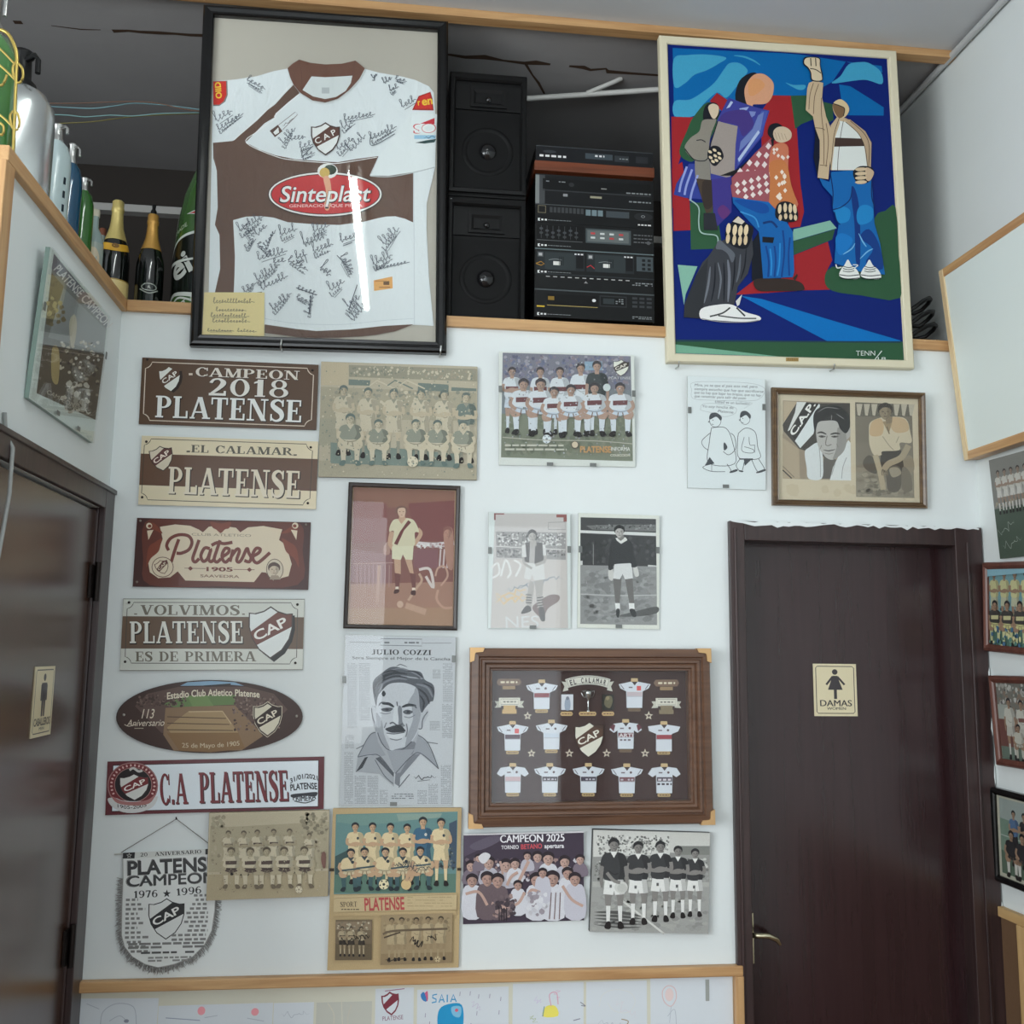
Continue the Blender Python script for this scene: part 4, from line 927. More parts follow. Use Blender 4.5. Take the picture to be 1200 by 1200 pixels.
A.poly([(336, 77.5), (342, 72), (349.5, 67.3), (362, 71), (380, 73), (400, 72), (415.5, 68.3), (426.7, 77.5), (420, 90), (408, 103), (395, 113), (380, 117.5), (365, 115), (352, 107), (349, 104.5), (342.5, 96), (339, 88)], (104, 72, 60))
A.poly([(364, 87), (380, 88), (398, 87), (412, 86), (410, 95), (404, 104), (393, 111), (380, 113.5), (366, 110.5), (353.5, 103)], (204, 210, 210)); A.line([(349.5, 68), (352, 80), (353, 103)], .6, (84, 58, 50)); A.line([(415, 69), (412, 86)], .6, (84, 58, 50)); A.rect(376, 100, 385, 107, (172, 178, 180))
A.line([(426.7, 78), (420, 91), (408, 104), (395, 114), (380, 118.6), (365, 116)], .7, (226, 228, 226))
A.build('collar', cloth, shirt)
A = JA(.0100)
A.ell(380.4, 225.5, 67.5, 27, (60, 52, 50), 40); A.ell(380.4, 225.3, 66.4, 25.9, (224, 224, 220), 40); A.ell(380.4, 225.3, 64.4, 24, (64, 50, 50), 40); A.ell(380.4, 225.3, 63.2, 23, (190, 58, 60), 40)
A.ell(383, 198, 12, 9, (224, 224, 220), 16); A.ell(386, 196.5, 7.5, 6, (46, 62, 50), 14); A.ell(379.5, 200, 6, 6, (196, 164, 90), 14); A.blob([(378, 206), (385, 206), (388, 230), (384, 244), (379, 240), (381, 222)], (214, 160, 130))
A.text('Sinteplast', 325.5, 235.2, 435.5, 234.4, 20.5, (52, 40, 42), .055, shear=.2); A.text('Sinteplast', 327, 234.2, 434, 233.4, 18.6, (226, 228, 226), .012, shear=.2)
A.text('GENERACION QUE PINTA', 338, 240.6, 424, 240.2, 3.4, (230, 190, 186), .01)
A.build('sponsor_patch', cloth, shirt)
A = JA(.0100)
A.shield(380.4, 160.2, 31, 35.5, (222, 224, 222), (92, 62, 54), (70, 52, 48), (226, 226, 222), 0, 'C A P', .05, .01)
A.build('crest', cloth, shirt)
A = JA(.0070)
A.poly([(238.6, 340.5), (309, 341), (308.6, 392.5), (236, 390)], (214, 196, 138)); nk = (96, 84, 66)
for (x0, y0, x1, am, sd) in ((249, 351, 294, 2.8, 1), (252, 361, 285, 2.2, 2), (246, 367.5, 288, 2.2, 3), (248, 374, 289, 2.4, 4), (242, 384.8, 271, 1.4, 5), (277, 385.6, 298, 1.8, 6)):
    A.scrawl(x0, y0 + 1, x1, y0 + 1.6, am * 1.0, .55, nk, sd, int((x1 - x0) / 3.2))
A.build('note_card', paper, root)
pane(root, wd - .068, h - .068, .003, .034)
for px, py in ((329, 405), (516, 412)):
    p = onY((px, py), -.045)
    tag(MB().tube([(p.x, 0, p.z - .006), (p.x, -.044, p.z - .006), (p.x + .001, -.047, p.z + .002), (p.x + .002, -.047, p.z + .02)], .003, 8).build('wall_hook', metal), 'small steel hook under the %s corner of the framed shirt' % ('lower left' if px < 400 else 'lower right'), 'hook')

# --- acrylic painting
root, wd, h, cs = hung('paint', 'painting', 'bright acrylic painting of four faceless figures, one raising a fist, in a cream frame', 'painting')
MB().frame(wd, h, [(0, .028), (0, .0), (.004, -.004), (.026, -.004), (.03, .0), (.031, .028)]).build('frame', solid('cream_frame', (214, 206, 180), .45, var=.03), root)
MB().box(-wd / 2 + .02, wd / 2 - .02, .006, .012, .02, h - .02).build('canvas_board', solid('canvas_edge', (206, 200, 180), .8), root)
K = 1.04
A = Art(cs, wd, h, y=.0055)
NV, MB_, LB, RD, GN, MT = (2, 28, 104), (0, 96, 160), (62, 150, 186), (150, 34, 40), (44, 82, 56), (126, 172, 154)
LN = (24, 26, 34)
A.zoom(0, 0, 1); A.poly([(783.5, 46), (1039.5, 66.5), (1061, 421.5), (789.5, 414.5)], NV)
Z1, Z2, Z3, Z4, Z7, Z8 = (770, 40, 7.5), (910, 50, 7.5), (775, 190, 6), (915, 190, 6), (770, 30, 3.871), (770, 220, 3.871)
A.zoom(*Z7); A.poly([(78, 95), (300, 108), (560, 120), (660, 128), (860, 160), (800, 250), (690, 310), (540, 312), (400, 330), (250, 400), (82, 405)], MB_); A.poly([(830, 262), (880, 270), (960, 320), (1030, 365), (1030, 402), (860, 400), (840, 330)], MB_); A.poly([(860, 160), (1020, 180), (1024, 210)], MB_)
A.zoom(*Z1); A.blob([(160, 205), (280, 172), (450, 168), (620, 195), (560, 245), (450, 305), (340, 345), (260, 415), (165, 448)], LB)
A.blob([(165, 575), (300, 560), (420, 490), (520, 410), (600, 300), (650, 245), (740, 245), (810, 310), (760, 380), (710, 450), (620, 545), (540, 500), (420, 600), (330, 705), (165, 705)], LB)
A.line([(690, 178), (780, 190), (860, 222), (920, 262)], 16, LB, taper=True)
A.zoom(*Z2); A.blob([(495, 348), (570, 285), (640, 185), (740, 165), (820, 175), (920, 250), (930, 355), (800, 320), (690, 325)], LB, 4); A.blob([(90, 340), (160, 360), (262, 362), (250, 400), (190, 398)], LB, 4)
A.zoom(*Z7); A.poly([(70, 405), (180, 408), (120, 560), (100, 620), (72, 820)], RD); A.poly([(70, 640), (118, 610), (150, 820), (72, 820)], RD)
A.poly([(530, 310), (612, 312), (640, 460), (655, 700), (668, 820), (480, 820), (480, 380)], RD); A.poly([(612, 312), (690, 310), (740, 330), (760, 400), (660, 440), (632, 462)], GN); A.poly([(760, 340), (800, 350), (805, 420), (770, 440)], GN)
A.poly([(245, 335), (278, 298), (325, 330), (300, 380)], RD); A.blob([(170, 408), (235, 340), (290, 380), (260, 480), (180, 600), (130, 600), (105, 560), (140, 470)], GN, 4)
A.zoom(*Z8); A.poly([(74, 38), (150, 44), (155, 186), (76, 190)], RD); A.poly([(152, 60), (270, 60), (300, 270), (155, 275)], GN); A.poly([(94, 345), (185, 352), (130, 480), (122, 530)], MT)
A.poly([(610, 0), (660, 0), (672, 100), (655, 168), (600, 175)], RD); A.poly([(625, 180), (790, 140), (820, 175), (612, 236)], MT); A.poly([(612, 238), (812, 180), (800, 226), (618, 300)], GN); A.poly([(622, 300), (780, 236), (800, 320), (770, 380), (790, 455), (640, 460), (560, 420)], RD)
A.blob([(990, 130), (1040, 95), (1085, 80), (1100, 300), (1108, 490), (930, 480), (800, 460), (765, 410), (800, 350), (960, 330)], GN, 3); A.poly([(1080, 78), (1098, 300), (1108, 490), (1000, 480), (1000, 140)], GN)
A.poly([(360, 480), (450, 410), (650, 410), (640, 462), (380, 480)], RD)
A.poly([(384, 486), (480, 500), (780, 590), (1110, 685), (1108, 690), (780, 692)], (0, 104, 176)); A.poly([(78, 692), (780, 692), (1120, 690), (1125, 778), (560, 764), (80, 712)], GN); A.poly([(80, 712), (560, 764), (80, 752)], (110, 160, 136))
A.poly([(80, 690), (780, 690), (1110, 688), (1112, 696), (78, 700)], (30, 58, 70))
# central seated figure
A.zoom(*Z1); A.blob([(700, 560), (735, 400), (840, 330), (900, 360), (860, 560), (790, 620)], LN, 4); A.blob([(800, 600), (780, 480), (820, 390), (880, 340), (960, 345), (1030, 410), (1035, 490), (1010, 560), (960, 600), (860, 605), (850, 620)], (204, 150, 118))
A.blob([(820, 400), (900, 380), (960, 440), (880, 520), (820, 520)], (206, 146, 100), 4)
A.poly([(640, 545), (760, 590), (880, 630), (1000, 660), (960, 780), (940, 880), (720, 1150), (640, 1260), (480, 1260), (490, 980), (540, 740)], (58, 62, 140))
A.poly([(930, 660), (985, 664), (930, 870), (720, 1140), (715, 1090), (900, 830), (860, 800)], (66, 84, 160)); A.poly([(745, 930), (850, 820), (900, 700), (950, 670), (920, 830), (730, 1020)], (104, 120, 176)); A.poly([(720, 1080), (900, 830), (915, 850), (730, 1110)], (170, 186, 214)); A.poly([(620, 640), (660, 575), (680, 585), (650, 630)], (176, 190, 216)); A.poly([(735, 640), (820, 625), (800, 655), (740, 655)], (150, 164, 206)); A.poly([(820, 665), (880, 668), (870, 700), (840, 720)], (120, 134, 190))
A.blob([(555, 745), (600, 680), (700, 655), (800, 660), (860, 770), (810, 850), (760, 880), (720, 790), (620, 765)], (66, 52, 120), 4)
A.poly([(545, 750), (620, 770), (720, 795), (700, 960), (690, 1190), (640, 1250), (480, 1210), (470, 1060), (490, 920)], (150, 140, 134)); A.line([(545, 750), (490, 920), (460, 1010)], 8, LN)
# left figure
A.blob([(420, 740), (425, 640), (470, 590), (540, 600), (560, 680), (520, 740)], LN, 4); A.blob([(460, 630), (500, 598), (550, 620), (550, 680), (520, 728), (490, 715)], (204, 186, 160), 4)
A.blob([(410, 745), (500, 735), (530, 745), (480, 880), (450, 1080), (400, 1100), (330, 1090), (250, 990), (300, 900), (380, 840)], (134, 128, 118), 4); A.poly([(340, 1080), (470, 1080), (480, 1270), (340, 1250)], (128, 124, 116)); A.line([(250, 990), (330, 1085), (420, 1100), (460, 1070)], 8, LN); A.line([(355, 920), (400, 915), (435, 935)], 8, LN)
A.blob([(450, 1040), (490, 970), (560, 980), (595, 1060), (560, 1110), (520, 1145), (480, 1120)], LN, 4)
for a, b in ((475, 1020), (515, 1005), (555, 1035), (480, 1070), (520, 1055), (560, 1075), (500, 1105), (530, 1095)): A.ell(a, b, 19, 12, (214, 196, 164), 10, .6)
A.zoom(*Z3); A.poly([(200, 0), (240, 0), (245, 110), (290, 250), (170, 240), (90, 218), (110, 140)], (48, 62, 140)); [A.line([(a, b), (a - 40, b + 110), (a - 55, b + 180)], 15, (140, 152, 204)) for a, b in ((185, 20), (222, 40), (262, 80))]
A.poly([(250, 104), (390, 118), (385, 240), (360, 340), (320, 350), (290, 250)], (70, 58, 48)); A.blob([(295, 130), (370, 130), (375, 260), (340, 320), (300, 290)], (52, 44, 40), 4)
A.poly([(360, 110), (500, 90), (500, 340), (420, 420), (380, 460), (370, 340)], (60, 52, 126)); A.blob([(400, 330), (440, 290), (490, 340), (440, 390)], (92, 50, 110), 4)
# front figure in the checked jumper
A.zoom(*Z1); A.poly([(560, 1230), (720, 1170), (900, 1010), (1040, 890), (1010, 1230)], (26, 26, 30)); A.blob([(985, 870), (1000, 790), (1070, 770), (1120, 820), (1060, 920)], LN, 4); A.blob([(1030, 850), (1070, 805), (1140, 805), (1190, 850), (1180, 910), (1110, 940), (1050, 920)], (196, 176, 152), 4); [A.line([(1045 + k * 28, 850 + k * 4), (1065 + k * 28, 915)], 4, (150, 130, 112)) for k in range(4)]
A.zoom(*Z7); A.poly([(345, 770), (338, 720), (380, 650), (450, 570), (520, 505), (530, 560), (520, 700), (505, 815), (420, 815)], (150, 78, 86)); A.blob([(520, 560), (560, 525), (600, 545), (600, 650), (620, 740), (640, 815), (520, 815), (510, 700)], (190, 112, 84), 4)
R = random.Random(2)
for i in range(5):
    for j in range(6):
        u = 350 + 34 * i + 9 * j; v = 740 - j * 42 + i * 4
        if u < 515 and v > 520 + (515 - u) * .9: A.poly([(u, v), (u + 13, v - 18), (u + 26, v - 4), (u + 13, v + 14)], (222, 208, 206))
for i in range(24): u = R.uniform(532, 600); v = R.uniform(550, 800); A.poly([(u - 7, v), (u, v - 10), (u + 8, v - 2), (u, v + 9)], (226, 210, 200))
A.zoom(*Z3); A.poly([(500, 100), (540, 60), (760, 40), (775, 130), (760, 270), (600, 250), (505, 235)], (150, 82, 90)); A.blob([(775, -10), (880, -10), (920, 150), (955, 270), (900, 290), (800, 300), (770, 260), (770, 120)], (188, 116, 70), 4)
for i in range(5):
    for j in range(3): u, v = 520 + i * 50 + j * 6, 150 + j * 50 - i * 14; A.poly([(u, v), (u + 18, v - 24), (u + 38, v - 2), (u + 18, v + 20)], (224, 212, 208)) if v < 240 else None
for i in range(12): u = R.uniform(795, 880); v = R.uniform(20, 260); A.poly([(u - 14, v), (u, v - 18), (u + 14, v), (u, v + 18)], (228, 214, 200))
A.poly([(505, 235), (600, 250), (760, 270), (880, 400), (930, 480), (940, 760), (930, 800), (720, 812), (700, 600), (690, 480), (560, 340), (510, 280)], (20, 92, 160))
A.poly([(700, 560), (720, 812), (640, 830), (640, 560), (690, 480)], (20, 24, 34)); A.poly([(715, 515), (800, 520), (790, 560), (715, 555)], LN)
for q in ([(740, 580), (760, 690), (755, 800)], [(800, 580), (810, 680), (800, 800)], [(860, 470), (870, 620), (850, 800)], [(910, 520), (900, 640), (905, 790)]): A.line(q, 13, (18, 62, 128)); 
for q in ([(770, 600), (780, 700), (775, 790)], [(840, 560), (835, 700), (820, 790)]): A.line(q, 11, (40, 130, 196))
A.blob([(520, 260), (600, 255), (740, 285), (760, 340), (700, 350), (600, 310)], (18, 72, 146), 4); A.line([(560, 340), (660, 380), (690, 450)], 10, (60, 140, 200)); A.line([(720, 420), (780, 410), (820, 450)], 16, (18, 50, 104))
A.blob([(660, 820), (800, 810), (900, 815), (980, 835), (1010, 870), (990, 895), (800, 900), (680, 895)], (50, 40, 36), 4); A.poly([(930, 810), (960, 775), (965, 790), (945, 825)], (50, 40, 36))
A.blob([(810, 380), (820, 290), (880, 265), (950, 300), (965, 390), (900, 412)], LN, 4)
for a, b, c_ in ((838, 330, .1), (876, 320, 0), (912, 325, 0), (944, 330, -.1)): A.ell(a, b - 10, 13, 34, (214, 194, 160), 12, c_); A.ell(a + 4, b + 50, 12, 22, (206, 184, 150), 12, c_)
# grey trousers, hand and shoe
A.poly([(300, 350), (380, 350), (400, 470), (300, 470)], (40, 42, 48)); A.line([(200, 255), (265, 310), (265, 420), (285, 490), (390, 510), (400, 570)], 9, (150, 176, 168))
A.poly([(330, 660), (400, 560), (480, 520), (640, 470), (650, 640), (610, 780), (540, 870), (515, 1000), (280, 1040), (270, 1100), (155, 1090), (160, 1000), (240, 800), (290, 700)], (56, 58, 64)); A.poly([(160, 1000), (240, 800), (330, 670), (310, 900), (280, 1100), (155, 1092)], (44, 46, 50))
A.blob([(385, 600), (410, 540), (460, 580), (520, 640), (500, 700), (470, 640), (430, 610)], (92, 96, 104), 4)
for q, wd_, cl in (([(345, 730), (330, 860), (300, 990)], 16, (104, 108, 116)), ([(400, 700), (420, 820), (400, 960)], 13, (104, 108, 116)), ([(470, 680), (480, 800), (470, 980)], 20, (110, 114, 124)), ([(560, 640), (550, 760), (530, 840)], 15, (92, 96, 104)), ([(380, 700), (375, 850), (350, 980)], 11, LN), ([(440, 700), (445, 820), (440, 980)], 11, LN), ([(520, 660), (515, 790), (500, 900)], 11, LN), ([(600, 600), (590, 720), (560, 820)], 10, LN)): A.line(q, wd_, cl, taper=True)
A.blob([(500, 415), (540, 370), (600, 420), (650, 450), (640, 520), (600, 600), (500, 580), (450, 500)], LN, 4); A.poly([(505, 410), (545, 372), (590, 410), (570, 430)], (206, 196, 180))
for a, b in ((475, 480), (520, 490), (560, 495), (600, 490)): A.ell(a, b - 20, 16, 40, (220, 200, 164), 12, .12); A.ell(a - 4, b + 50, 14, 36, (208, 186, 150), 12, .1)
A.blob([(280, 1030), (400, 1000), (500, 1000), (590, 1050), (690, 1080), (690, 1110), (560, 1120), (360, 1110), (275, 1100)], (222, 222, 220), 4); A.line([(340, 1085), (430, 1060), (485, 1020)], 11, (60, 62, 62)); A.line([(400, 1078), (540, 1095), (670, 1096)], 9, (60, 62, 62)); A.line([(530, 1020), (590, 1080)], 12, (60, 62, 62)); A.poly([(525, 975), (570, 925), (550, 1000), (535, 1010)], (206, 206, 204)); A.line([(280, 1100), (420, 1122), (600, 1122), (690, 1108)], 6, (150, 150, 150))
# standing figure with raised fist
A.zoom(*Z2); SK, DK = (190, 168, 138), (58, 48, 44)
A.poly([(330, 640), (470, 700), (440, 1190), (370, 1190), (330, 1000), (345, 800)], (14, 20, 40))
A.poly([(290, 350), (340, 330), (415, 350), (405, 480), (440, 640), (480, 740), (490, 860), (470, 1080), (460, 1190), (365, 1175), (385, 1000), (385, 850), (345, 740), (325, 640), (262, 585), (275, 400)], SK)
for q in ([(330, 350), (300, 450), (290, 580)], [(375, 360), (340, 470), (330, 620)], [(400, 480), (400, 620), (420, 820), (420, 1060)], [(345, 740), (400, 745), (430, 760)], [(440, 700), (460, 860), (440, 1080)], [(385, 1065), (450, 1070)]): A.line(q, 6, (100, 80, 64))
A.blob([(240, 185), (250, 130), (310, 122), (385, 135), (390, 200), (410, 280), (400, 335), (315, 330), (300, 260), (275, 220)], LN, 4); A.blob([(250, 180), (262, 138), (320, 130), (380, 142), (384, 196), (402, 290), (396, 328), (322, 322), (310, 260), (285, 215)], (206, 190, 160), 4); [A.line([(a, 135), (a + 4, 205)], 9, DK) for a in (305, 348)]; A.line([(300, 225), (350, 235), (395, 265)], 8, DK)
A.poly([(540, 640), (620, 660), (760, 780), (830, 870), (830, 1090), (740, 1110), (480, 1110), (470, 960), (480, 720)], SK); A.poly([(560, 680), (610, 690), (720, 790), (770, 880), (800, 1090), (700, 1110), (490, 1110), (505, 900), (520, 780)], (212, 216, 212)); A.poly([(500, 825), (765, 835), (770, 900), (510, 905)], (66, 50, 44))
A.poly([(480, 720), (555, 650), (560, 700), (520, 820), (500, 1000), (480, 1110), (470, 960)], SK); A.poly([(600, 660), (650, 670), (780, 770), (835, 870), (830, 1090), (800, 1090), (770, 880), (720, 790)], (176, 152, 124)); [A.line(q, 5, DK) for q in ([(555, 650), (510, 800), (490, 1000), (475, 1110)], [(590, 680), (565, 820), (545, 1000), (540, 1110)], [(610, 690), (720, 790), (780, 920), (800, 1080)], [(650, 680), (770, 790), (815, 900), (810, 1080)])]
A.blob([(500, 530), (560, 492), (620, 530), (640, 590), (600, 650), (540, 650), (505, 600)], (206, 184, 144), 4); A.blob([(500, 535), (560, 545), (600, 580), (590, 640), (550, 655), (510, 600)], (120, 92, 66), 4); A.line([(500, 530), (560, 550), (600, 575), (590, 640)], 8, DK)
A.zoom(*Z4); A.poly([(275, 105), (345, 130), (360, 60), (500, 50), (640, 110), (650, 260), (660, 420), (700, 560), (735, 780), (560, 760), (380, 700), (390, 560), (410, 430), (370, 330), (365, 230), (300, 160)], (18, 96, 164))
for q, cl in (([(510, 160), (500, 250), (520, 420), (530, 680), (560, 700), (560, 420), (545, 250)], (14, 50, 116)), ([(380, 330), (430, 300), (490, 330), (480, 400), (420, 420), (390, 390)], (30, 124, 186)), ([(550, 310), (600, 290), (650, 320), (640, 400), (560, 430), (535, 380)], (30, 124, 186)), ([(390, 520), (440, 490), (510, 540), (440, 640), (400, 620)], (24, 112, 184)), ([(620, 460), (690, 560), (720, 740), (600, 700), (650, 600), (560, 520)], (16, 56, 124))): A.blob(q, cl, 4)
for q in ([(550, 490), (580, 550), (605, 585)], [(560, 670), (610, 620), (650, 598)], [(440, 640), (500, 600), (525, 560)]): A.line(q, 9, (110, 170, 210), taper=True)
for q in ([(350, 60), (370, 200), (365, 300)], [(370, 325), (430, 305), (490, 250), (505, 160)], [(640, 110), (640, 230), (660, 300)], [(380, 340), (395, 400), (420, 430)]): A.line(q, 8, (14, 42, 96))
A.blob([(510, 60), (560, 20), (640, 30), (650, 80), (620, 130), (560, 145), (525, 120)], LN, 4); A.blob([(600, 30), (655, 60), (630, 120), (600, 110)], (190, 164, 136), 4); [A.ell(565, 42 + k * 30, 42, 13, (204, 182, 150), 12, -.05) for k in range(4)]
for ox in (0, 150):
    A.blob([(415 + ox, 790), (430 + ox, 740), (450 + ox, 715), (475 + ox, 675), (500 + ox, 715), (540 + ox, 750), (556 + ox, 805), (480 + ox, 812)], (220, 222, 218), 4); A.line([(415 + ox, 782), (480 + ox, 790), (555 + ox, 782)], 6, LN); A.line([(420 + ox, 806), (480 + ox, 812), (555 + ox, 805)], 6, LN)
    for k in range(3): A.line([(440 + ox, 722 + k * 17), (480 + ox, 732 + k * 15), (520 + ox, 722 + k * 16)], 5, LN)
A.line([(390, 710), (400, 735), (430, 730)], 8, (220, 222, 218)); A.line([(510, 712), (545, 715), (520, 735)], 6, (220, 222, 218))
A.zoom(*Z8); A.text('TENN', 905, 758, 992, 757, 22, (206, 214, 208), .0); A.line([(990, 776), (1022, 735)], 4, (206, 214, 208), False); A.text('18', 1004, 778, 1040, 778, 14, (206, 214, 208), .0)
A.build('canvas', paint, root); K = 1.18
A = Art(cs, wd, h, y=-.0045); A.zoom(*Z8); A.rect(584, 772, 642, 789, (150, 120, 62)); A.lines_of_text(590, 775, 638, 786, 2, 3, (90, 66, 30), 2, 1); A.build('title_plate', inkgloss, root)
for px, py, t in ((793, 427, 'left'), (974, 430, 'right')):
    p = onY((px, py), -.012); tag(MB().tube([(p.x, 0, p.z - .012), (p.x, -.034, p.z - .014), (p.x + .001, -.038, p.z + .004)], .0026, 8).build('wall_hook', metal), 'small steel hook holding the painting\'s lower %s edge' % t, 'hook')

# ------------------------------------------------------------ enamel souvenir signs down the left side
def sign(key, label, edge=(60, 46, 38)):
    root, wd, h, cs = hung(key, 'souvenir_sign', label, 'sign', 'souvenir signs in a column')
    return root, wd, h, Art(cs, wd, h, y=-.0003)
def notch(A, pts, wd, c):
    """border with scooped corners: pts are the four outer corners, r the scoop"""
    out = []
    for i, (x, y) in enumerate(pts):
        px, py = pts[i - 1]; nx, ny = pts[(i + 1) % 4]
        for (qx, qy), rev in (((px, py), 0), ((nx, ny), 1)):
            L = math.hypot(qx - x, qy - y); a = (x + (qx - x) / L * 38, y + (qy - y) / L * 38)
            if not rev: p0 = a
            else: p1 = a
        mx, my = (p0[0] + p1[0] - x), (p0[1] + p1[1] - y)
        for k in range(5):
            t = k / 4; out.append(((1 - t) ** 2 * p0[0] + 2 * t * (1 - t) * (mx * .8 + x * .2) + t * t * p1[0], (1 - t) ** 2 * p0[1] + 2 * t * (1 - t) * (my * .8 + y * .2) + t * t * p1[1]))
    A.line(out, wd, c, False, True)
def screws(root, A, pts, y, rgb=(50, 44, 40)):
    m = solid('screw_%d' % rgb[0], rgb, .35, .6)
    for p in pts:
        q = A.m(p); MB().lathe([(.0042, y), (.0036, y - .0018), (0, y - .0022)], 12, (q[0], 0, q[2]), axis='y').build('screw', m, root)
def shadow_text(A, t, x0, y0, x1, y1, h, c, dk, ox=5, oy=5, grow=1.0):
    A.text(t, x0 + ox, y0 + oy, x1 + ox, y1 + oy, h, dk, font='serif'); A.text(t, x0, y0, x1, y1, h, c, font='serif')

root, wd, h, A = sign('s1', 'brown souvenir sign lettered campeon 2018, topmost of the column')
board(root, wd, h, .003, (70, 54, 44))
A.zoom(150, 400, 5); A.poly([(82, 92), (1113, 140), (1107, 520), (65, 485)], (84, 64, 50)); cm = (204, 192, 176)
notch(A, [(103, 118), (1086, 162), (1076, 498), (91, 462)], 5, cm)
A.shield(262, 230, 122, 142, (44, 34, 28), (44, 34, 28), None, (0, 0, 0), -.1, None); A.shield(247, 220, 118, 142, (210, 212, 206), (84, 62, 50), None, (214, 212, 204), -.1); 
A.rect(358, 186, 380, 198, cm); shadow_text(A, 'CAMPEON', 396, 203, 1004, 228, 52, (210, 204, 194), (50, 38, 30), 3, 4)
shadow_text(A, '2018', 470, 316, 945, 331, 100, (212, 210, 204), (50, 38, 30)); shadow_text(A, 'PLATENSE', 162, 445, 1022, 475, 128, (216, 218, 216), (40, 32, 28), 6, 6)
A.build('printed_face', enamel, root); screws(root, A, [(112, 104), (1078, 172)], -.001)

root, wd, h, A = sign('s2', 'cream sign with a brown band, lettered el calamar')
board(root, wd, h, .003, (176, 166, 140))
A.zoom(150, 500, 5); A.poly([(78, 50), (1113, 90), (1103, 483), (62, 458)], (208, 196, 168)); A.poly([(74, 156), (1110, 192), (1106, 378), (67, 342)], (92, 66, 50))
notch(A, [(96, 68), (1082, 106), (1066, 460), (80, 428)], 4, (60, 52, 44))
A.rect(345, 140, 366, 150, (80, 76, 66)); A.text('EL CALAMAR', 372, 150, 966, 170, 44, (84, 80, 70), font='serif'); A.rect(970, 164, 990, 172, (80, 76, 66))
A.shield(198, 186, 128, 140, (202, 192, 172), (88, 54, 50), (50, 40, 34), (226, 214, 200), -.16)
shadow_text(A, 'PLATENSE', 236, 392, 1010, 420, 158, (210, 200, 180), (46, 34, 28), 7, 6)
A.build('printed_face', enamel, root); screws(root, A, [(106, 86), (1070, 124), (1056, 448), (86, 414)], -.001)

root, wd, h, A = sign('s3', 'maroon sign with ornate cream cartouche and flowing script, dated 1905')
board(root, wd, h, .003, (50, 30, 28))
A.zoom(140, 595, 5); A.poly([(102, 58), (1127, 87), (1100, 478), (78, 465)], (62, 32, 28)); br2 = (116, 56, 38)
A.blob([(150, 85), (330, 70), (600, 80), (900, 85), (1070, 100), (1075, 250), (1040, 450), (600, 460), (180, 455), (140, 300)], (92, 46, 34), 4)
crm = (206, 192, 168)
A.poly([(240, 112), (330, 98), (420, 106), (470, 128), (495, 145), (530, 112), (560, 108), (600, 150), (640, 112), (690, 118), (715, 145), (760, 116), (850, 108), (960, 128), (940, 190), (980, 220), (1010, 330), (990, 400), (900, 425), (860, 380), (835, 378), (790, 435), (390, 428), (345, 375), (300, 410), (230, 415), (180, 380), (168, 310), (215, 250), (255, 180)], crm)
for q in ([(170, 110), (175, 88), (205, 92), (235, 120), (255, 152), (225, 140), (195, 125)], [(1050, 130), (1045, 105), (1020, 108), (985, 130), (950, 152), (990, 150), (1020, 140)]): A.blob(q, br2, 4)
for x, sx in ((175, 1), (1036, -1)):
    A.ell(x, 106, 18, 18, crm); A.ell(x + 3 * sx, 108, 11, 10, br2); A.poly([(x - 12 * sx, 135), (x + 26 * sx, 130), (x - 4 * sx, 190)], crm); A.blob([(x - 5 * sx, 240), (x + 40 * sx, 200), (x + 80 * sx, 180), (x + 70 * sx, 215), (x + 55 * sx, 260), (x + 10 * sx, 300), (x - 15 * sx, 350)], br2, 4)
A.blob([(540, 82), (600, 92), (660, 84), (650, 120), (625, 128), (600, 150), (575, 130), (552, 116)], br2, 4)
A.text('CLUB ATLETICO', 428, 164, 778, 172, 15, (140, 124, 104), .0); scr = (104, 46, 36)
for q in ([(352, 186), (332, 240), (306, 322)], [(292, 252), (280, 222), (302, 182), (352, 160), (408, 166), (430, 202), (412, 246), (368, 268), (338, 268)], [(472, 190), (452, 245), (434, 300), (448, 320), (472, 300)], [(535, 242), (505, 238), (482, 282), (496, 316), (522, 298), (542, 244), (528, 300), (542, 318), (562, 300)], [(596, 192), (576, 250), (560, 302), (576, 320), (600, 300)], [(545, 222), (580, 206), (620, 212), (668, 204)], [(610, 288), (642, 266), (648, 244), (626, 240), (608, 272), (610, 306), (628, 320), (652, 298)], [(672, 246), (652, 318)], [(660, 288), (694, 244), (708, 256), (692, 306), (704, 320), (724, 298), (752, 240), (762, 264), (776, 294), (764, 318), (736, 310)], [(782, 288), (820, 266), (830, 244), (806, 240), (786, 274), (790, 310), (812, 324), (846, 300), (886, 264)]): A.line(q, 19, scr)
A.line([(385, 356), (510, 358)], 3, scr, False); A.line([(672, 362), (795, 364)], 3, scr, False); A.poly([(405, 357), (420, 344), (435, 358), (420, 371)], scr); A.poly([(750, 363), (765, 350), (780, 364), (765, 377)], scr)
A.text('1905', 514, 372, 668, 374, 24, scr, .05); A.text('SAAVEDRA', 478, 408, 705, 412, 16, (120, 84, 68), .01)
A.ell(256, 350, 65, 60, (90, 56, 48), 24); A.ell(256, 350, 61, 56, crm, 24); A.shield(254, 350, 72, 76, crm, (90, 50, 42), (90, 50, 42), crm, -.35, 'CAP', .06)
A.ell(912, 362, 50, 62, (90, 70, 60), 24); A.ell(912, 362, 46, 58, (196, 184, 164), 24); A.head(908, 362, 30, 38, (190, 174, 152), (80, 62, 54)); A.poly([(880, 420), (945, 420), (930, 396), (890, 396)], (150, 134, 116))
A.build('printed_face', enamel, root); screws(root, A, [(122, 76), (1098, 102), (104, 438)], -.001, (150, 140, 130))

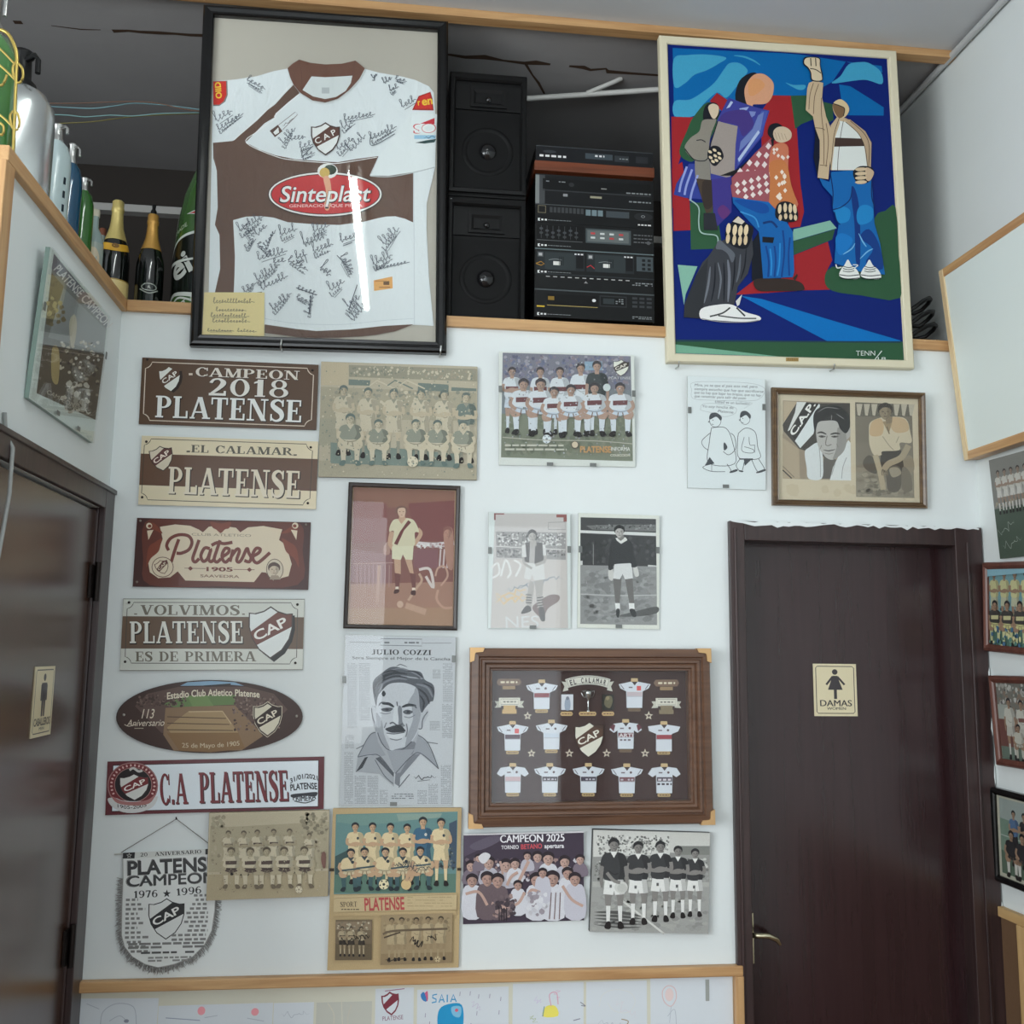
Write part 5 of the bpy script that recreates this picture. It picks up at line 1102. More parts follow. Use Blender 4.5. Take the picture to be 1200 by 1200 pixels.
root, wd, h, A = sign('s4', 'white sign with brown band and large shield, lettered volvimos')
board(root, wd, h, .003, (150, 150, 142))
A.zoom(130, 690, 5); A.poly([(72, 55), (1138, 62), (1123, 472), (50, 485)], (196, 198, 190)); A.poly([(68, 160), (1132, 168), (1126, 352), (58, 352)], (98, 78, 62)); A.line([(74, 57), (1136, 64), (1121, 470), (52, 482)], 4, (110, 108, 100), False, True)
notch(A, [(98, 78), (1098, 84), (1086, 438), (82, 438)], 4, (70, 66, 60)); gt = (104, 98, 86)
A.rect(138, 144, 156, 151, gt); A.text('VOLVIMOS', 176, 152, 764, 155, 58, gt, font='serif'); A.rect(776, 146, 792, 153, gt)
A.text('PLATENSE', 112, 328, 782, 326, 132, (40, 32, 28), font='serif'); shadow_text(A, 'PLATENSE', 112, 320, 782, 318, 128, (216, 216, 208), (40, 32, 28), 6, 8)
A.text('ES DE PRIMERA', 146, 428, 852, 424, 58, gt, font='serif')
A.shield(958, 272, 244, 310, (30, 28, 26), (30, 28, 26), None, (0, 0, 0), .0, None); A.shield(940, 256, 240, 288, (214, 218, 216), (104, 62, 52), (60, 50, 46), (224, 222, 216), .02, 'CAP', .03)
A.build('printed_face', enamel, root); screws(root, A, [(108, 78), (1096, 94), (1080, 432), (84, 430)], -.001)

root, wd, h, A = sign('s5', 'oval souvenir plate with a picture of a stadium')
oc = []
for i in range(64):
    a = 2 * PI * i / 64; oc.append((wd / 2 * math.cos(a), h / 2 + h / 2 * math.sin(a)))
MB().prism(oc, 0, .003).build('panel', solid('board_dark', (52, 40, 36), .4), root)
A.zoom(120, 790, 4.8); A.ell(606, 240, 521, 204, (66, 50, 46), 64)
def oclip(pts): return [(max(606 - 510 * math.sqrt(max(0, 1 - ((y - 240) / 202) ** 2)), min(606 + 510 * math.sqrt(max(0, 1 - ((y - 240) / 202) ** 2)), x)), y) for x, y in pts]
A.poly(oclip([(430, 66), (470, 46), (606, 38), (740, 46), (790, 66), (720, 60), (600, 64)]), (128, 160, 184)); A.poly([(560, 64), (640, 58), (715, 52), (715, 62), (580, 72)], (50, 46, 46))
A.poly([(250, 110), (420, 72), (800, 70), (960, 110), (1040, 200), (900, 330), (330, 330), (180, 180)], (92, 74, 68)); A.poly([(330, 170), (470, 122), (740, 118), (740, 172), (500, 182), (400, 186)], (98, 122, 76)); A.poly([(470, 122), (580, 120), (620, 180), (500, 182)], (110, 134, 84))
A.poly([(350, 190), (500, 182), (740, 176), (860, 300), (900, 350), (780, 430), (400, 430), (340, 340)], (132, 108, 84)); A.poly([(480, 208), (670, 206), (760, 330), (740, 360), (400, 360), (360, 300)], (158, 134, 100)); A.poly([(360, 330), (760, 330), (800, 420), (606, 440), (430, 430)], (128, 100, 70)); [A.line([(360, 240 + k * 36), (690 + k * 20, 250 + k * 34)], 5, (84, 66, 54), False) for k in range(3)]; A.line([(480, 212), (670, 210), (720, 280)], 5, (190, 168, 134), False)
A.crowd(720, 120, 1010, 330, 160, [(110, 92, 84), (80, 62, 58), (130, 110, 100), (66, 52, 48)], (5, 10), 3); A.crowd(180, 110, 470, 190, 120, [(110, 92, 84), (80, 62, 58), (66, 52, 48)], (5, 10), 4)
A.text('Estadio Club Atletico Platense', 358, 142, 880, 132, 38, (214, 206, 186), .02, sag=15); A.text('25 de Mayo de 1905', 446, 412, 768, 402, 26, (190, 176, 150), .02, sag=-6)
A.text('113', 218, 248, 290, 248, 52, (214, 204, 186), .0, shear=.3); A.text('Aniversario', 136, 292, 346, 290, 36, (210, 200, 182), .0, shear=.35); A.line([(124, 282), (150, 292), (190, 280)], 4, (210, 200, 182)); A.line([(180, 304), (230, 304)], 4, (180, 170, 150))
A.shield(926, 256, 160, 196, (66, 50, 46), (66, 50, 46), (210, 202, 180), (0, 0, 0), 0, None, .02); A.shield(926, 256, 146, 178, (206, 200, 180), (50, 38, 34), (50, 40, 36), (214, 206, 188), .0, 'CAP', .02)
A.build('printed_face', enamel, root); screws(root, A, [(120, 229), (1092, 238)], -.001, (190, 186, 178))

root, wd, h, A = sign('s6', 'long white sign with maroon border and round crest at its left end')
board(root, wd, h, .003, (84, 40, 44))
A.zoom(110, 875, 4.286); mr = (92, 40, 46); A.poly([(68, 75), (1160, 50), (1150, 312), (57, 345)], mr); A.poly([(94, 92), (1134, 66), (1126, 302), (88, 328)], (50, 30, 34)); A.poly([(98, 96), (1130, 70), (1122, 298), (92, 324)], (214, 222, 228))
A.ell(196, 196, 128, 118, (150, 110, 108), 32); A.ell(196, 196, 122, 112, (110, 44, 48), 32); A.ell(198, 192, 96, 88, (150, 112, 108), 32); A.ell(198, 192, 92, 84, (34, 26, 28), 32)
for k in range(22): a = PI * .86 + k * PI * 1.28 / 21; A.ell(197 + 109 * math.cos(a), 194 + 100 * math.sin(a), 5, 7, (206, 170, 164), 6, a + PI / 2)
A.blob([(70, 262), (110, 258), (150, 272), (240, 274), (290, 262), (322, 250), (300, 300), (230, 330), (150, 330), (90, 300)], (200, 200, 200), 4); A.text('1905-2005', 120, 306, 266, 300, 17, (60, 50, 52), .01, sag=-10); A.blob([(90, 250), (140, 272), (200, 278), (270, 268), (310, 240), (280, 285), (200, 296), (120, 285)], (160, 110, 108), 4)
A.shield(204, 204, 140, 128, (208, 208, 204), (112, 44, 46), (60, 44, 44), (228, 222, 216), -.02, 'CAP', .03); A.line([(180, 118), (200, 108), (225, 124), (245, 120)], 12, (190, 186, 182))
A.text('C.A', 338, 296, 474, 290, 156, (60, 44, 46), font='serif'); A.text('C.A', 334, 292, 470, 288, 154, (112, 44, 50), font='serif')
A.text('PLATENSE', 538, 288, 984, 276, 154, (60, 44, 46), font='serif'); A.text('PLATENSE', 532, 284, 980, 272, 154, (112, 44, 50), font='serif')
A.text('31/01/2021', 988, 186, 1126, 170, 24, (50, 52, 58), .02, sag=18); A.text('PLATENSE', 988, 222, 1122, 214, 32, (44, 46, 52), .05, sag=5); A.blob([(992, 240), (1060, 232), (1120, 228), (1110, 250), (1060, 246), (1000, 256)], (50, 52, 58), 4); A.text('PRIMERA', 1000, 268, 1114, 262, 28, (44, 46, 52), .05, sag=-8); A.line([(1006, 272), (1060, 282), (1108, 266)], 5, (44, 46, 52))
A.build('printed_face', enamel, root)

# --- pennant on a string
kp = onY((206.7, 959.7), -.004)
bl, brr = onY((141, 1000.5), -.016), onY((253, 996.3), -.016)
root = empty('pennant', 'white fringed pennant hanging on a string from a nail, lettered 20 aniversario', 'pennant', None, Matrix.Translation(kp))
def PL(p, y=-.007): q = onY(p, y); return (q.x - kp.x, q.y - kp.y, q.z - kp.z)
MB().tube([(0, .004, 0), (0, -.003, .0), (0, -.005, .006)], .0022, 8).build('nail', darkiron, root)
MB().tube([PL((142, 999), -.0055), PL((206.7, 959.7), -.0055), PL((253, 995), -.0055)], .0011, 6).build('string', solid('grey_string', (110, 106, 98), .8), root)
MB().tube([PL((134, 1000.8), -.003), PL((258, 996), -.003)], .0026, 10).build('rod', solid('pale_rod', (200, 200, 192), .4), root)
cs = [(141, 1000), (252, 996), (252, 1136), (141, 1140)]
wp_, hp_ = (onY(cs[1], -.012) - onY(cs[0], -.012)).length, (onY(cs[0], -.012) - onY(cs[3], -.012)).length
A = Art(cs, wp_, hp_, y=0.0); A.zoom(110, 945, 6)
body = [(186, 345), (800, 318), (850, 316), (846, 500), (842, 640), (838, 740), (820, 880), (770, 980), (690, 1060), (560, 1110), (450, 1130), (360, 1105), (270, 1050), (215, 980), (192, 900), (190, 700), (192, 500)]
bx_, bz_ = onY((196.5, 1138), -.012).x - kp.x, onY((141, 1140), -.012).z - kp.z
Mp = Matrix.Translation((bx_, -.0045, bz_)) @ Matrix.Rotation(.036, 4, 'Y').inverted()
P3 = [A.m(p) for p in body]
MB().prism([(p[0], p[2]) for p in P3], 0, .0025).build('cloth_backing', solid('white_satin', (206, 208, 206), .5), root, M=Mp)
A.poly(body, (208, 210, 208)); A.line(body[3:] + [body[0]], 5, (150, 150, 146), False); A.poly([(186, 318), (270, 314), (268, 358), (186, 358)], (24, 24, 26)); A.poly([(766, 296), (850, 292), (850, 334), (766, 336)], (24, 24, 26)); A.poly([(270, 314), (766, 296), (766, 336), (270, 358)], (196, 198, 194)); A.text('20', 308, 346, 360, 343, 26, (40, 40, 42), font='serif'); A.text('ANIVERSARIO', 410, 342, 738, 327, 26, (40, 40, 42), font='serif')
def star(A, x, y, r, c, r2=.4):
    A.poly([(x + (r if k % 2 == 0 else r * r2) * math.sin(k * PI / 5), y - (r if k % 2 == 0 else r * r2) * math.cos(k * PI / 5)) for k in range(10)], c)
star(A, 230, 337, 20, (200, 200, 196)); star(A, 230, 337, 13, (24, 24, 26))
for t, x0, y0, x1, y1, hh in (('PLATENSE', 226, 474, 846, 448, 96), ('CAMPEON', 222, 558, 842, 536, 72)):
    A.text(t, x0 - 7, y0 + 5, x1 + 6, y1 + 5, hh + 12, (120, 120, 118), .05); A.text(t, x0, y0, x1, y1, hh, (26, 26, 28), .045); A.text(t, x0 + 5, y0 - 5, x1 - 3, y1 - 5, hh * .9, (50, 50, 52), .0)
A.text('1976', 270, 640, 438, 634, 50, (34, 34, 36), font='serif'); A.text('1996', 568, 628, 746, 612, 50, (34, 34, 36), font='serif'); star(A, 500, 612, 30, (30, 30, 32))
A.shield(500, 790, 238, 276, (206, 208, 206), (22, 22, 24), (22, 22, 24), (214, 214, 210), 0, 'CAP', .03)
for i in range(12): A.lines_of_text(216 + max(0, i - 8) * 14, 640 + i * 33, 300 + (i % 3) * 26 + (40 if i > 7 else 0), 662 + i * 33, 1, 17, (120, 120, 118), i, 1)
for i in range(11): A.lines_of_text((690, 704, 680, 664, 640, 648, 626, 660, 650, 540, 540)[i], 616 + i * 31, 792 if i < 9 else 780, 638 + i * 31, 1, 17, (120, 120, 118), i + 30, 1)
A.lines_of_text(240, 950, 770, 1000, 2, 16, (112, 112, 110), 61); A.lines_of_text(330, 1016, 700, 1034, 1, 14, (70, 70, 70), 62); A.lines_of_text(380, 1050, 680, 1092, 2, 13, (130, 130, 128), 63)
A.mb.build('printed_face', printed('ink_satin', .42, 0, .04, 700, .25, 14), root, M=Mp)
fr_ = MB(); R = random.Random(4)
edge = body[2:]
for i in range(len(edge)):
    p, q = edge[i], edge[(i + 1) % len(edge)]
    if i == len(edge) - 1: break
    L = math.hypot(q[0] - p[0], q[1] - p[1]); n = int(L / 3)
    for k in range(n):
        t = k / n; x, y = p[0] + (q[0] - p[0]) * t, p[1] + (q[1] - p[1]) * t; dx, dy = x - 510, y - 640; l = math.hypot(dx, dy * .9); f = R.uniform(22, 46)
        a = A.m((x, y)); b = A.m((x + dx / l * f * .55 + R.uniform(-8, 8), y + dy / l * f * .55 + R.uniform(-6, 8))); c_ = A.m((x + dx / l * f + R.uniform(-12, 12), y + dy / l * f + R.uniform(-6, 14)))
        fr_.tube([(a[0], .0015, a[2]), (b[0], R.uniform(-.003, .001), b[2]), (c_[0], R.uniform(-.004, .001), c_[2])], [.0012, .0009, .0005], 3)
tag(fr_.build('fringe', solid('grey_fringe', (150, 148, 146), .8), root, M=Mp), kind='stuff')

# ------------------------------------------------------------ photographs on boards
SAT = .8
SP = [(150, 138, 112), (176, 164, 136), (120, 108, 86), (190, 178, 150), (104, 94, 76)]
root, wd, h, cs = hung('b10', 'team_photograph', 'small sepia team photograph on board, beside the pennant', 'photograph')
board(root, wd, h, .0115, (150, 130, 96), 'mount_board', .6, .0015)
A = Art(cs, wd, h); A.zoom(230, 935, 3.636); A.poly([(56, 66), (571, 51), (556, 417), (43, 439)], (182, 170, 140)); A.poly([(60, 130), (568, 100), (560, 300), (52, 320)], (166, 154, 124)); A.poly([(50, 330), (560, 310), (556, 417), (43, 439)], (168, 152, 118))
A.crowd(440, 55, 568, 160, 70, [(140, 130, 104), (120, 112, 90), (160, 150, 122)], (6, 13), 1); A.crowd(58, 70, 130, 140, 30, [(160, 150, 122), (150, 138, 112)], (6, 12), 2); A.crowd(60, 160, 560, 300, 130, [(156, 144, 116), (174, 162, 134), (140, 128, 104)], (5, 10), 6)
lt, dk_, md = (196, 184, 154), (86, 70, 62), (130, 116, 94)
for i, (x, y) in enumerate(((138, 330), (204, 330), (262, 325), (332, 322), (400, 320), (484, 318))): A.player(x, y, 190 if i != 5 else 170, lt, lt, (160, 146, 116), lt, (96, 84, 68), 'cross', dk_ if i in (2, 3, 4) else md)
for i, (x, y) in enumerate(((150, 384), (232, 384), (302, 382), (376, 380), (462, 378))): A.crouch(x, y, 172, lt, dk_, (170, 156, 124), lt, (92, 80, 64), dk_, boot=(110, 96, 76))
A.crowd(66, 120, 552, 405, 260, [(180, 168, 138), (150, 138, 112), (166, 152, 122), (126, 112, 92)], (1.5, 4), 22); A.ball(436, 388, 15, (206, 194, 164), (150, 136, 110)); A.blob([(538, 230), (552, 235), (550, 290), (540, 296), (532, 262)], (124, 84, 74), 4)
A.build('print', photo, root)

root, wd, h, cs = hung('b11', 'magazine_poster', 'tan mounted magazine page with a colour team picture above two sepia pictures', 'poster')
board(root, wd, h, .0115, (160, 134, 88), 'mount_board', .55, .0015)
A = Art(cs, wd, h); A.zoom(230, 935, 3.636); A.poly([(585, 45), (1130, 42), (1118, 720), (555, 738)], (182, 154, 106)); A.poly([(598, 70), (1114, 58), (1106, 400), (586, 410)], (92, 134, 132))
A.zoom(385, 950, 7.5); A.poly([(55, 560), (1120, 548), (1115, 712), (48, 722)], (84, 120, 104)); A.poly([(60, 400), (200, 330), (240, 560), (58, 560)], (58, 84, 84)); A.poly([(1060, 110), (1128, 80), (1122, 500), (1060, 500)], (62, 80, 100)); A.crowd(950, 300, 1125, 520, 60, [(70, 84, 90), (110, 120, 118), (50, 60, 66)], (9, 18), 5); A.crowd(70, 440, 200, 560, 30, [(60, 80, 90), (130, 130, 120)], (8, 16), 6); A.poly([(80, 40), (700, 25), (700, 90), (300, 130), (80, 100)], (104, 142, 134)); A.poly([(600, 28), (1000, 22), (980, 60), (620, 90)], (126, 152, 140))
cmj, sk, hr = (212, 190, 142), (190, 150, 112), (40, 44, 50)
for i, (x, y, hh) in enumerate(((240, 640, 540), (392, 640, 540), (548, 640, 536), (694, 640, 530), (832, 650, 600), (990, 650, 590))):
    A.player(x, y, hh, (54, 98, 128) if i == 4 else cmj, (60, 104, 130) if i == 4 else cmj, sk, cmj, hr, 'cross', None, 0, (50, 60, 70) if i != 4 else (190, 190, 180))
for i, (x, y) in enumerate(((185, 700), (320, 690), (495, 690), (655, 690), (830, 680))): A.crouch(x, y, 370, cmj, (196, 180, 140), sk, (60, 92, 96), hr, None, None, (36, 48, 54), lean=(4, 0, 2, 0, -6)[i], number=(50, 60, 66), collar=(60, 70, 76))
for i, (x, y) in enumerate(((210, 510), (340, 490), (640, 490), (830, 470))): A.line([(x - 90, y + 10), (x, y), (x + 70, y - 10)], 14, (60, 84, 92))
A.ball(488, 640, 44, (220, 206, 160), (50, 54, 56)); A.ell(684, 640, 44, 46, (206, 174, 116), 22); A.line([(730, 470), (700, 560), (684, 610)], 30, sk); A.line([(770, 480), (740, 560), (716, 610)], 30, sk)
for i in range(5): A.squiggle(560 + i * 40, 470 + i * 14, 700 + i * 60, 440 + i * 10, 26, 5, (44, 56, 70), i)
A.rect(10, 500, 52, 528, (60, 46, 32)); A.rect(1130, 492, 1165, 518, (60, 46, 32))
A.zoom(230, 935, 3.636); A.poly([(588, 412), (1110, 402), (1108, 470), (584, 484)], (190, 166, 120)); A.line([(588, 428), (598, 425), (1108, 405)], 2, (150, 122, 80), False); A.text('SPORT', 614, 462, 686, 460, 22, (90, 74, 56), font='serif'); A.lines_of_text(618, 468, 694, 476, 1, 4, (70, 56, 44), 3); A.text('PLATENSE', 718, 476, 888, 470, 54, (186, 66, 66), .06); A.lines_of_text(900, 412, 1090, 462, 4, 4, (170, 146, 104), 5, .8)
A.poly([(584, 486), (1106, 472), (1108, 492), (582, 500)], (182, 154, 106))
A.poly([(594, 518), (750, 515), (747, 688), (590, 690)], (112, 94, 70)); A.rect(596, 524, 746, 560, (134, 114, 88)); A.crowd(596, 520, 746, 580, 40, SP, (4, 8), 7); A.poly([(592, 620), (748, 618), (747, 688), (590, 690)], (100, 84, 60))
for x in (622, 660, 704): A.player(x, 672, 128, (168, 150, 116), (60, 50, 40), (150, 130, 98), (170, 152, 118), (60, 50, 40), 'cross', (70, 58, 46))
A.squiggle(606, 620, 690, 580, 20, 4, (40, 34, 28), 3); A.squiggle(680, 600, 740, 580, 14, 4, (40, 34, 28), 4)
A.poly([(788, 494), (1092, 484), (1088, 696), (784, 708)], (156, 132, 94)); A.crowd(790, 496, 1088, 570, 70, [(160, 138, 98), (140, 118, 84), (126, 106, 76)], (6, 12), 9); A.poly([(788, 660), (1090, 650), (1088, 696), (784, 708)], (142, 118, 82))
for i, (x, y) in enumerate(((834, 690), (876, 688), (938, 688), (988, 684), (1042, 682))): A.player(x, y, 186, (176, 154, 114), (172, 150, 110), (150, 126, 90), (160, 138, 100), (70, 58, 44), 'back')
A.line([(795, 575), (850, 560), (1070, 550)], 9, (104, 86, 64)); A.line([(800, 590), (870, 566)], 6, (80, 64, 48)); A.squiggle(910, 600, 965, 620, 20, 5, (50, 42, 36), 6); A.squiggle(980, 600, 1030, 580, 14, 4, (60, 50, 42), 7); A.squiggle(800, 690, 900, 680, 6, 4, (60, 50, 42), 8); A.ball(1028, 680, 13, (190, 168, 124), (90, 76, 56))
A.build('print', photo, root)

root, wd, h, cs = hung('p12', 'team_photograph', 'faded olive team photograph on a thick board under the framed shirt', 'photograph')
board(root, wd, h, .0115, (120, 108, 84), 'mount_board', .6, .0015)
A = Art(cs, wd, h); A.zoom(365, 410, 5.714); A.poly([(62, 76), (1111, 116), (1106, 871), (49, 849)], (170, 160, 136)); F1, F2, F3 = (184, 174, 148), (104, 118, 110), (140, 138, 120)
A.poly([(248, 100), (1108, 130), (1108, 215), (250, 180)], (140, 136, 116)); A.poly([(62, 80), (248, 88), (246, 235), (62, 235)], (176, 162, 132)); A.poly([(248, 196), (395, 204), (390, 240), (248, 236)], F2); A.poly([(715, 222), (920, 235), (916, 310), (712, 296)], F2); A.poly([(938, 252), (1104, 262), (1104, 280), (936, 278)], F2); A.crowd(250, 104, 700, 180, 90, [F3, (122, 124, 108), F1], (7, 14), 3); A.crowd(700, 120, 1100, 210, 80, [F3, (150, 140, 118), F1], (7, 14), 4)
for x in (440, 560, 640): A.line([(x - 50, 240), (x, 205), (x + 120, 262)], 9, F1 if x != 560 else F2, False)
A.poly([(60, 246), (1104, 290), (1104, 480), (60, 460)], (156, 148, 124)); A.crowd(64, 250, 1100, 460, 170, [F3, F1, (128, 130, 114)], (8, 18), 5); A.poly([(56, 460), (300, 462), (300, 640), (50, 640)], (150, 146, 124))
A.poly([(50, 740), (1106, 770), (1106, 871), (49, 849)], (158, 150, 126)); A.poly([(130, 620), (1000, 700), (990, 790), (130, 760)], (112, 128, 118))
for i, (x, y) in enumerate(((215, 265), (380, 282), (552, 290), (735, 296), (890, 300), (1036, 318))):
    st = F2 if i == 5 else F1; A.player(x, y + 440, 470, st, F1, (176, 162, 134), F3, (96, 108, 102), 'cross', None, 0, F3, collar=F3)
for i, (x, y, hh) in enumerate(((262, 770, 340), (450, 770, 300), (700, 770, 300), (845, 775, 300), (1015, 790, 310))): A.crouch(x, y, hh, (130, 134, 118), F1, (184, 172, 144), F1, (92, 106, 100), None, (104, 108, 96), (92, 112, 106), collar=F1); A.line([(x - 60, y - 140), (x + 20, y - 110)], 14, F1); A.line([(x - 40, y - 120), (x + 50, y - 90)], 12, F1)
A.ball(680, 752, 36, (198, 188, 160), (150, 146, 126)); A.crowd(70, 130, 1095, 850, 420, [(176, 168, 142), (132, 134, 118), (150, 146, 124), (110, 122, 114), (190, 180, 152)], (3, 8), 21)
A.build('print', photo, root)

def clipframe(key, label, back, cpts, wd_scale=1.0, group=None, rgb_back=(206, 210, 204)):
    root, wd, h, cs = hung(key, 'clip_frame', label, 'clip frame', group)
    board(root, wd, h, .0055, (176, 180, 174), 'backing_board', .6)
    A = Art(cs, wd, h); A.zoom(0, 0, 1); A.poly([cs[0], cs[1], cs[2], cs[3]], rgb_back)
    return root, wd, h, A, cs
def finish(root, wd, h, A, cpts, m=None):
    A.build('print', m or photo, root); y = A.y - .0004
    pane(root, wd, h, y); A.zoom(0, 0, 1); clips(root, A, cpts, y - .0018, y)

root, wd, h, A, cs = clipframe('c13', 'glass clip frame with a colour photograph of a white-shirted team', None, None)
A.zoom(570, 400, 6.316); A.poly([(120, 85), (1072, 110), (1080, 885), (108, 862)], (118, 118, 132)); A.crowd(122, 95, 1068, 330, 330, [(120, 116, 140), (150, 146, 160), (92, 92, 118), (134, 120, 130), (104, 110, 140)], (9, 20), 2); A.rect(730, 150, 860, 215, (130, 160, 184)); A.poly([(118, 330), (1074, 360), (1078, 560), (114, 560)], (116, 124, 130)); A.poly([(112, 540), (1078, 560), (1080, 885), (108, 862)], (118, 124, 104)); A.crowd(116, 560, 1076, 860, 160, [(112, 118, 96), (128, 130, 110), (104, 112, 92)], (14, 30), 8)
wj, sk, hr = (200, 206, 212), (170, 136, 118), (64, 58, 62)
for i, x, y, hh in ((0, 190, 680, 490), (1, 400, 690, 500), (2, 545, 690, 500), (3, 700, 700, 540), (4, 820, 700, 555)): A.player(x, y, hh, (66, 72, 74) if i == 4 else wj, (70, 76, 80) if i == 4 else (190, 200, 212), sk, (196, 204, 210), hr, 'down' if i else 'cross', None if i == 4 else (112, 64, 66), collar=None)
for i, x, y, hh in ((0, 275, 690, 410), (1, 402, 700, 420), (5, 990, 700, 390), (4, 800, 700, 390), (2, 500, 712, 370), (3, 625, 705, 380)): A.crouch(x, y, hh, wj, (186, 198, 212), sk, (196, 204, 212), hr, (112, 64, 66), lean=0)
A.crowd(130, 130, 1064, 860, 300, [(150, 148, 158), (120, 116, 122), (176, 180, 188), (110, 112, 104)], (3, 8), 23); A.ball(444, 728, 32, (206, 214, 218), (120, 130, 140)); A.ell(890, 346, 28, 28, (190, 200, 200), 16)
A.shield(996, 200, 110, 116, (214, 214, 200), (70, 60, 54), (60, 56, 54), (220, 214, 200), .05, 'CAP', .03); A.text('PLATENSE', 905, 284, 1068, 284, 18, (200, 200, 200), .0)
A.line([(118, 716), (400, 735), (800, 740), (1076, 760)], 6, (176, 172, 156)); A.lines_of_text(136, 760, 590, 820, 2, 14, (184, 182, 166), 4, .9); A.ell(652, 770, 30, 30, (90, 80, 70), 16); A.ell(652, 768, 23, 23, (200, 180, 150), 12); A.text('PLATENSE', 690, 824, 918, 824, 46, (202, 146, 84), .03); A.text('INFORMA', 918, 812, 1056, 812, 28, (214, 214, 206), .02); A.text('COLECCION', 912, 852, 1056, 852, 16, (214, 210, 190), .02)
finish(root, wd, h, A, [(586, 457, 1), (742, 462, 1), (644, 544.5, 0), (694, 545, 0)])

# framed red-toned player portrait
root, wd, h, cs = hung('r14', 'framed_photograph', 'dark framed reddish photograph of a player with a sash shirt and hands on hips', 'framed photograph')
MB().frame(wd, h, [(0, .0055), (0, -.012), (.004, -.016), (.012, -.014), (.014, -.008), (.014, .0055)]).build('frame', wood('dark_walnut', (34, 24, 20), (50, 34, 28), 'z', .35, coat=.3), root)
A = Art(cs, wd, h, y=.002); A.zoom(390, 555, 6.316); A.poly([(124, 72), (936, 104), (910, 1150), (86, 1140)], (176, 140, 104)); A.poly([(154, 100), (905, 130), (885, 1130), (118, 1112)], (134, 80, 72))
A.poly([(154, 100), (905, 130), (900, 250), (152, 250)], (142, 92, 74)); A.poly([(150, 200), (400, 220), (420, 500), (140, 520)], (136, 74, 70)); A.poly([(560, 220), (902, 200), (898, 500), (620, 500)], (128, 66, 64)); A.poly([(140, 560), (440, 600), (440, 820), (128, 800)], (146, 98, 98)); A.poly([(132, 820), (890, 800), (885, 1130), (118, 1112)], (166, 118, 98)); A.poly([(122, 1000), (886, 990), (885, 1130), (118, 1112)], (170, 128, 100))
for i in range(9): A.line([(180 + i * 30, 680), (178 + i * 30, 840)], 5, (176, 136, 134), False)
A.line([(150, 670), (450, 660)], 7, (176, 134, 126), False); A.line([(345, 680), (330, 960)], 22, (178, 134, 116), False); A.line([(620, 520), (760, 530), (898, 512)], 36, (206, 196, 196)); A.crowd(620, 510, 896, 560, 40, [(214, 210, 208), (180, 160, 160), (160, 110, 110)], (7, 14), 3); A.rect(600, 560, 780, 700, (134, 82, 88)); [A.line([(800 + k * 28, 560), (790 + k * 28, 700)], 12, (196, 178, 176), False) for k in range(3)]; A.line([(640, 712), (720, 710), (745, 845), (690, 760)], 20, (206, 190, 184))  # bright window reflection is painted into the print here
A.blob([(820, 430), (850, 395), (885, 410), (895, 500), (890, 700), (850, 690), (830, 560)], (174, 122, 104), 4); A.head(850, 440, 28, 46, (180, 126, 106), (140, 84, 76)); A.line([(760, 760), (780, 700), (830, 690), (850, 760), (800, 830)], 14, (190, 144, 122)); A.line([(780, 860), (770, 930), (820, 990), (885, 990)], 18, (188, 142, 118)); A.line([(640, 740), (660, 790), (620, 850), (560, 940)], 18, (190, 150, 124)); A.line([(540, 975), (690, 1025)], 46, (188, 146, 120)); A.ell(500, 968, 24, 26, (200, 162, 138), 14)
A.blob([(380, 540), (410, 510), (425, 590), (380, 600)], (176, 132, 118), 4)
sj, skn = (206, 196, 160), (194, 150, 120)
A.line([(440, 430), (425, 510), (450, 560)], 34, skn); A.line([(630, 410), (652, 450), (600, 530)], 30, skn); 
A.poly([(455, 630), (505, 630), (505, 750), (462, 745)], skn); A.poly([(535, 630), (585, 630), (600, 740), (575, 745)], skn); A.poly([(458, 735), (504, 745), (492, 850), (466, 850)], (120, 66, 62)); A.poly([(572, 735), (614, 745), (614, 850), (590, 850)], (120, 66, 62)); A.poly([(466, 838), (490, 838), (488, 858), (466, 858)], (220, 200, 180)); A.poly([(588, 845), (612, 845), (612, 868), (588, 866)], (220, 200, 180)); A.blob([(460, 860), (492, 858), (490, 880), (455, 890)], (80, 44, 42), 3); A.blob([(584, 868), (614, 866), (612, 900), (580, 895)], (80, 44, 42), 3)
A.blob([(450, 345), (490, 335), (550, 330), (605, 350), (640, 430), (608, 440), (600, 540), (450, 545), (455, 430), (420, 430), (425, 390)], sj, 4); A.poly([(440, 540), (600, 535), (592, 640), (540, 636), (520, 600), (505, 640), (440, 632)], (212, 206, 172)); A.poly([(560, 345), (582, 362), (530, 420), (480, 530), (455, 520), (500, 430)], (112, 46, 46)); A.poly([(482, 335), (545, 330), (510, 375)], skn); A.poly([(495, 300), (535, 300), (540, 345), (490, 345)], skn)
A.blob([(470, 290), (475, 250), (510, 238), (545, 250), (550, 290), (510, 300)], (120, 80, 68), 4); A.blob([(482, 290), (490, 258), (535, 256), (540, 295), (525, 322), (500, 322)], (206, 168, 140), 4); [A.ell(498 + k * 26, 282, 6, 3, (110, 70, 60), 6) for k in (0, 1)]; A.ell(512, 308, 8, 2, (130, 80, 70), 6)
A.build('print', photo, root); pane(root, wd - .026, h - .026, -.006, .013)

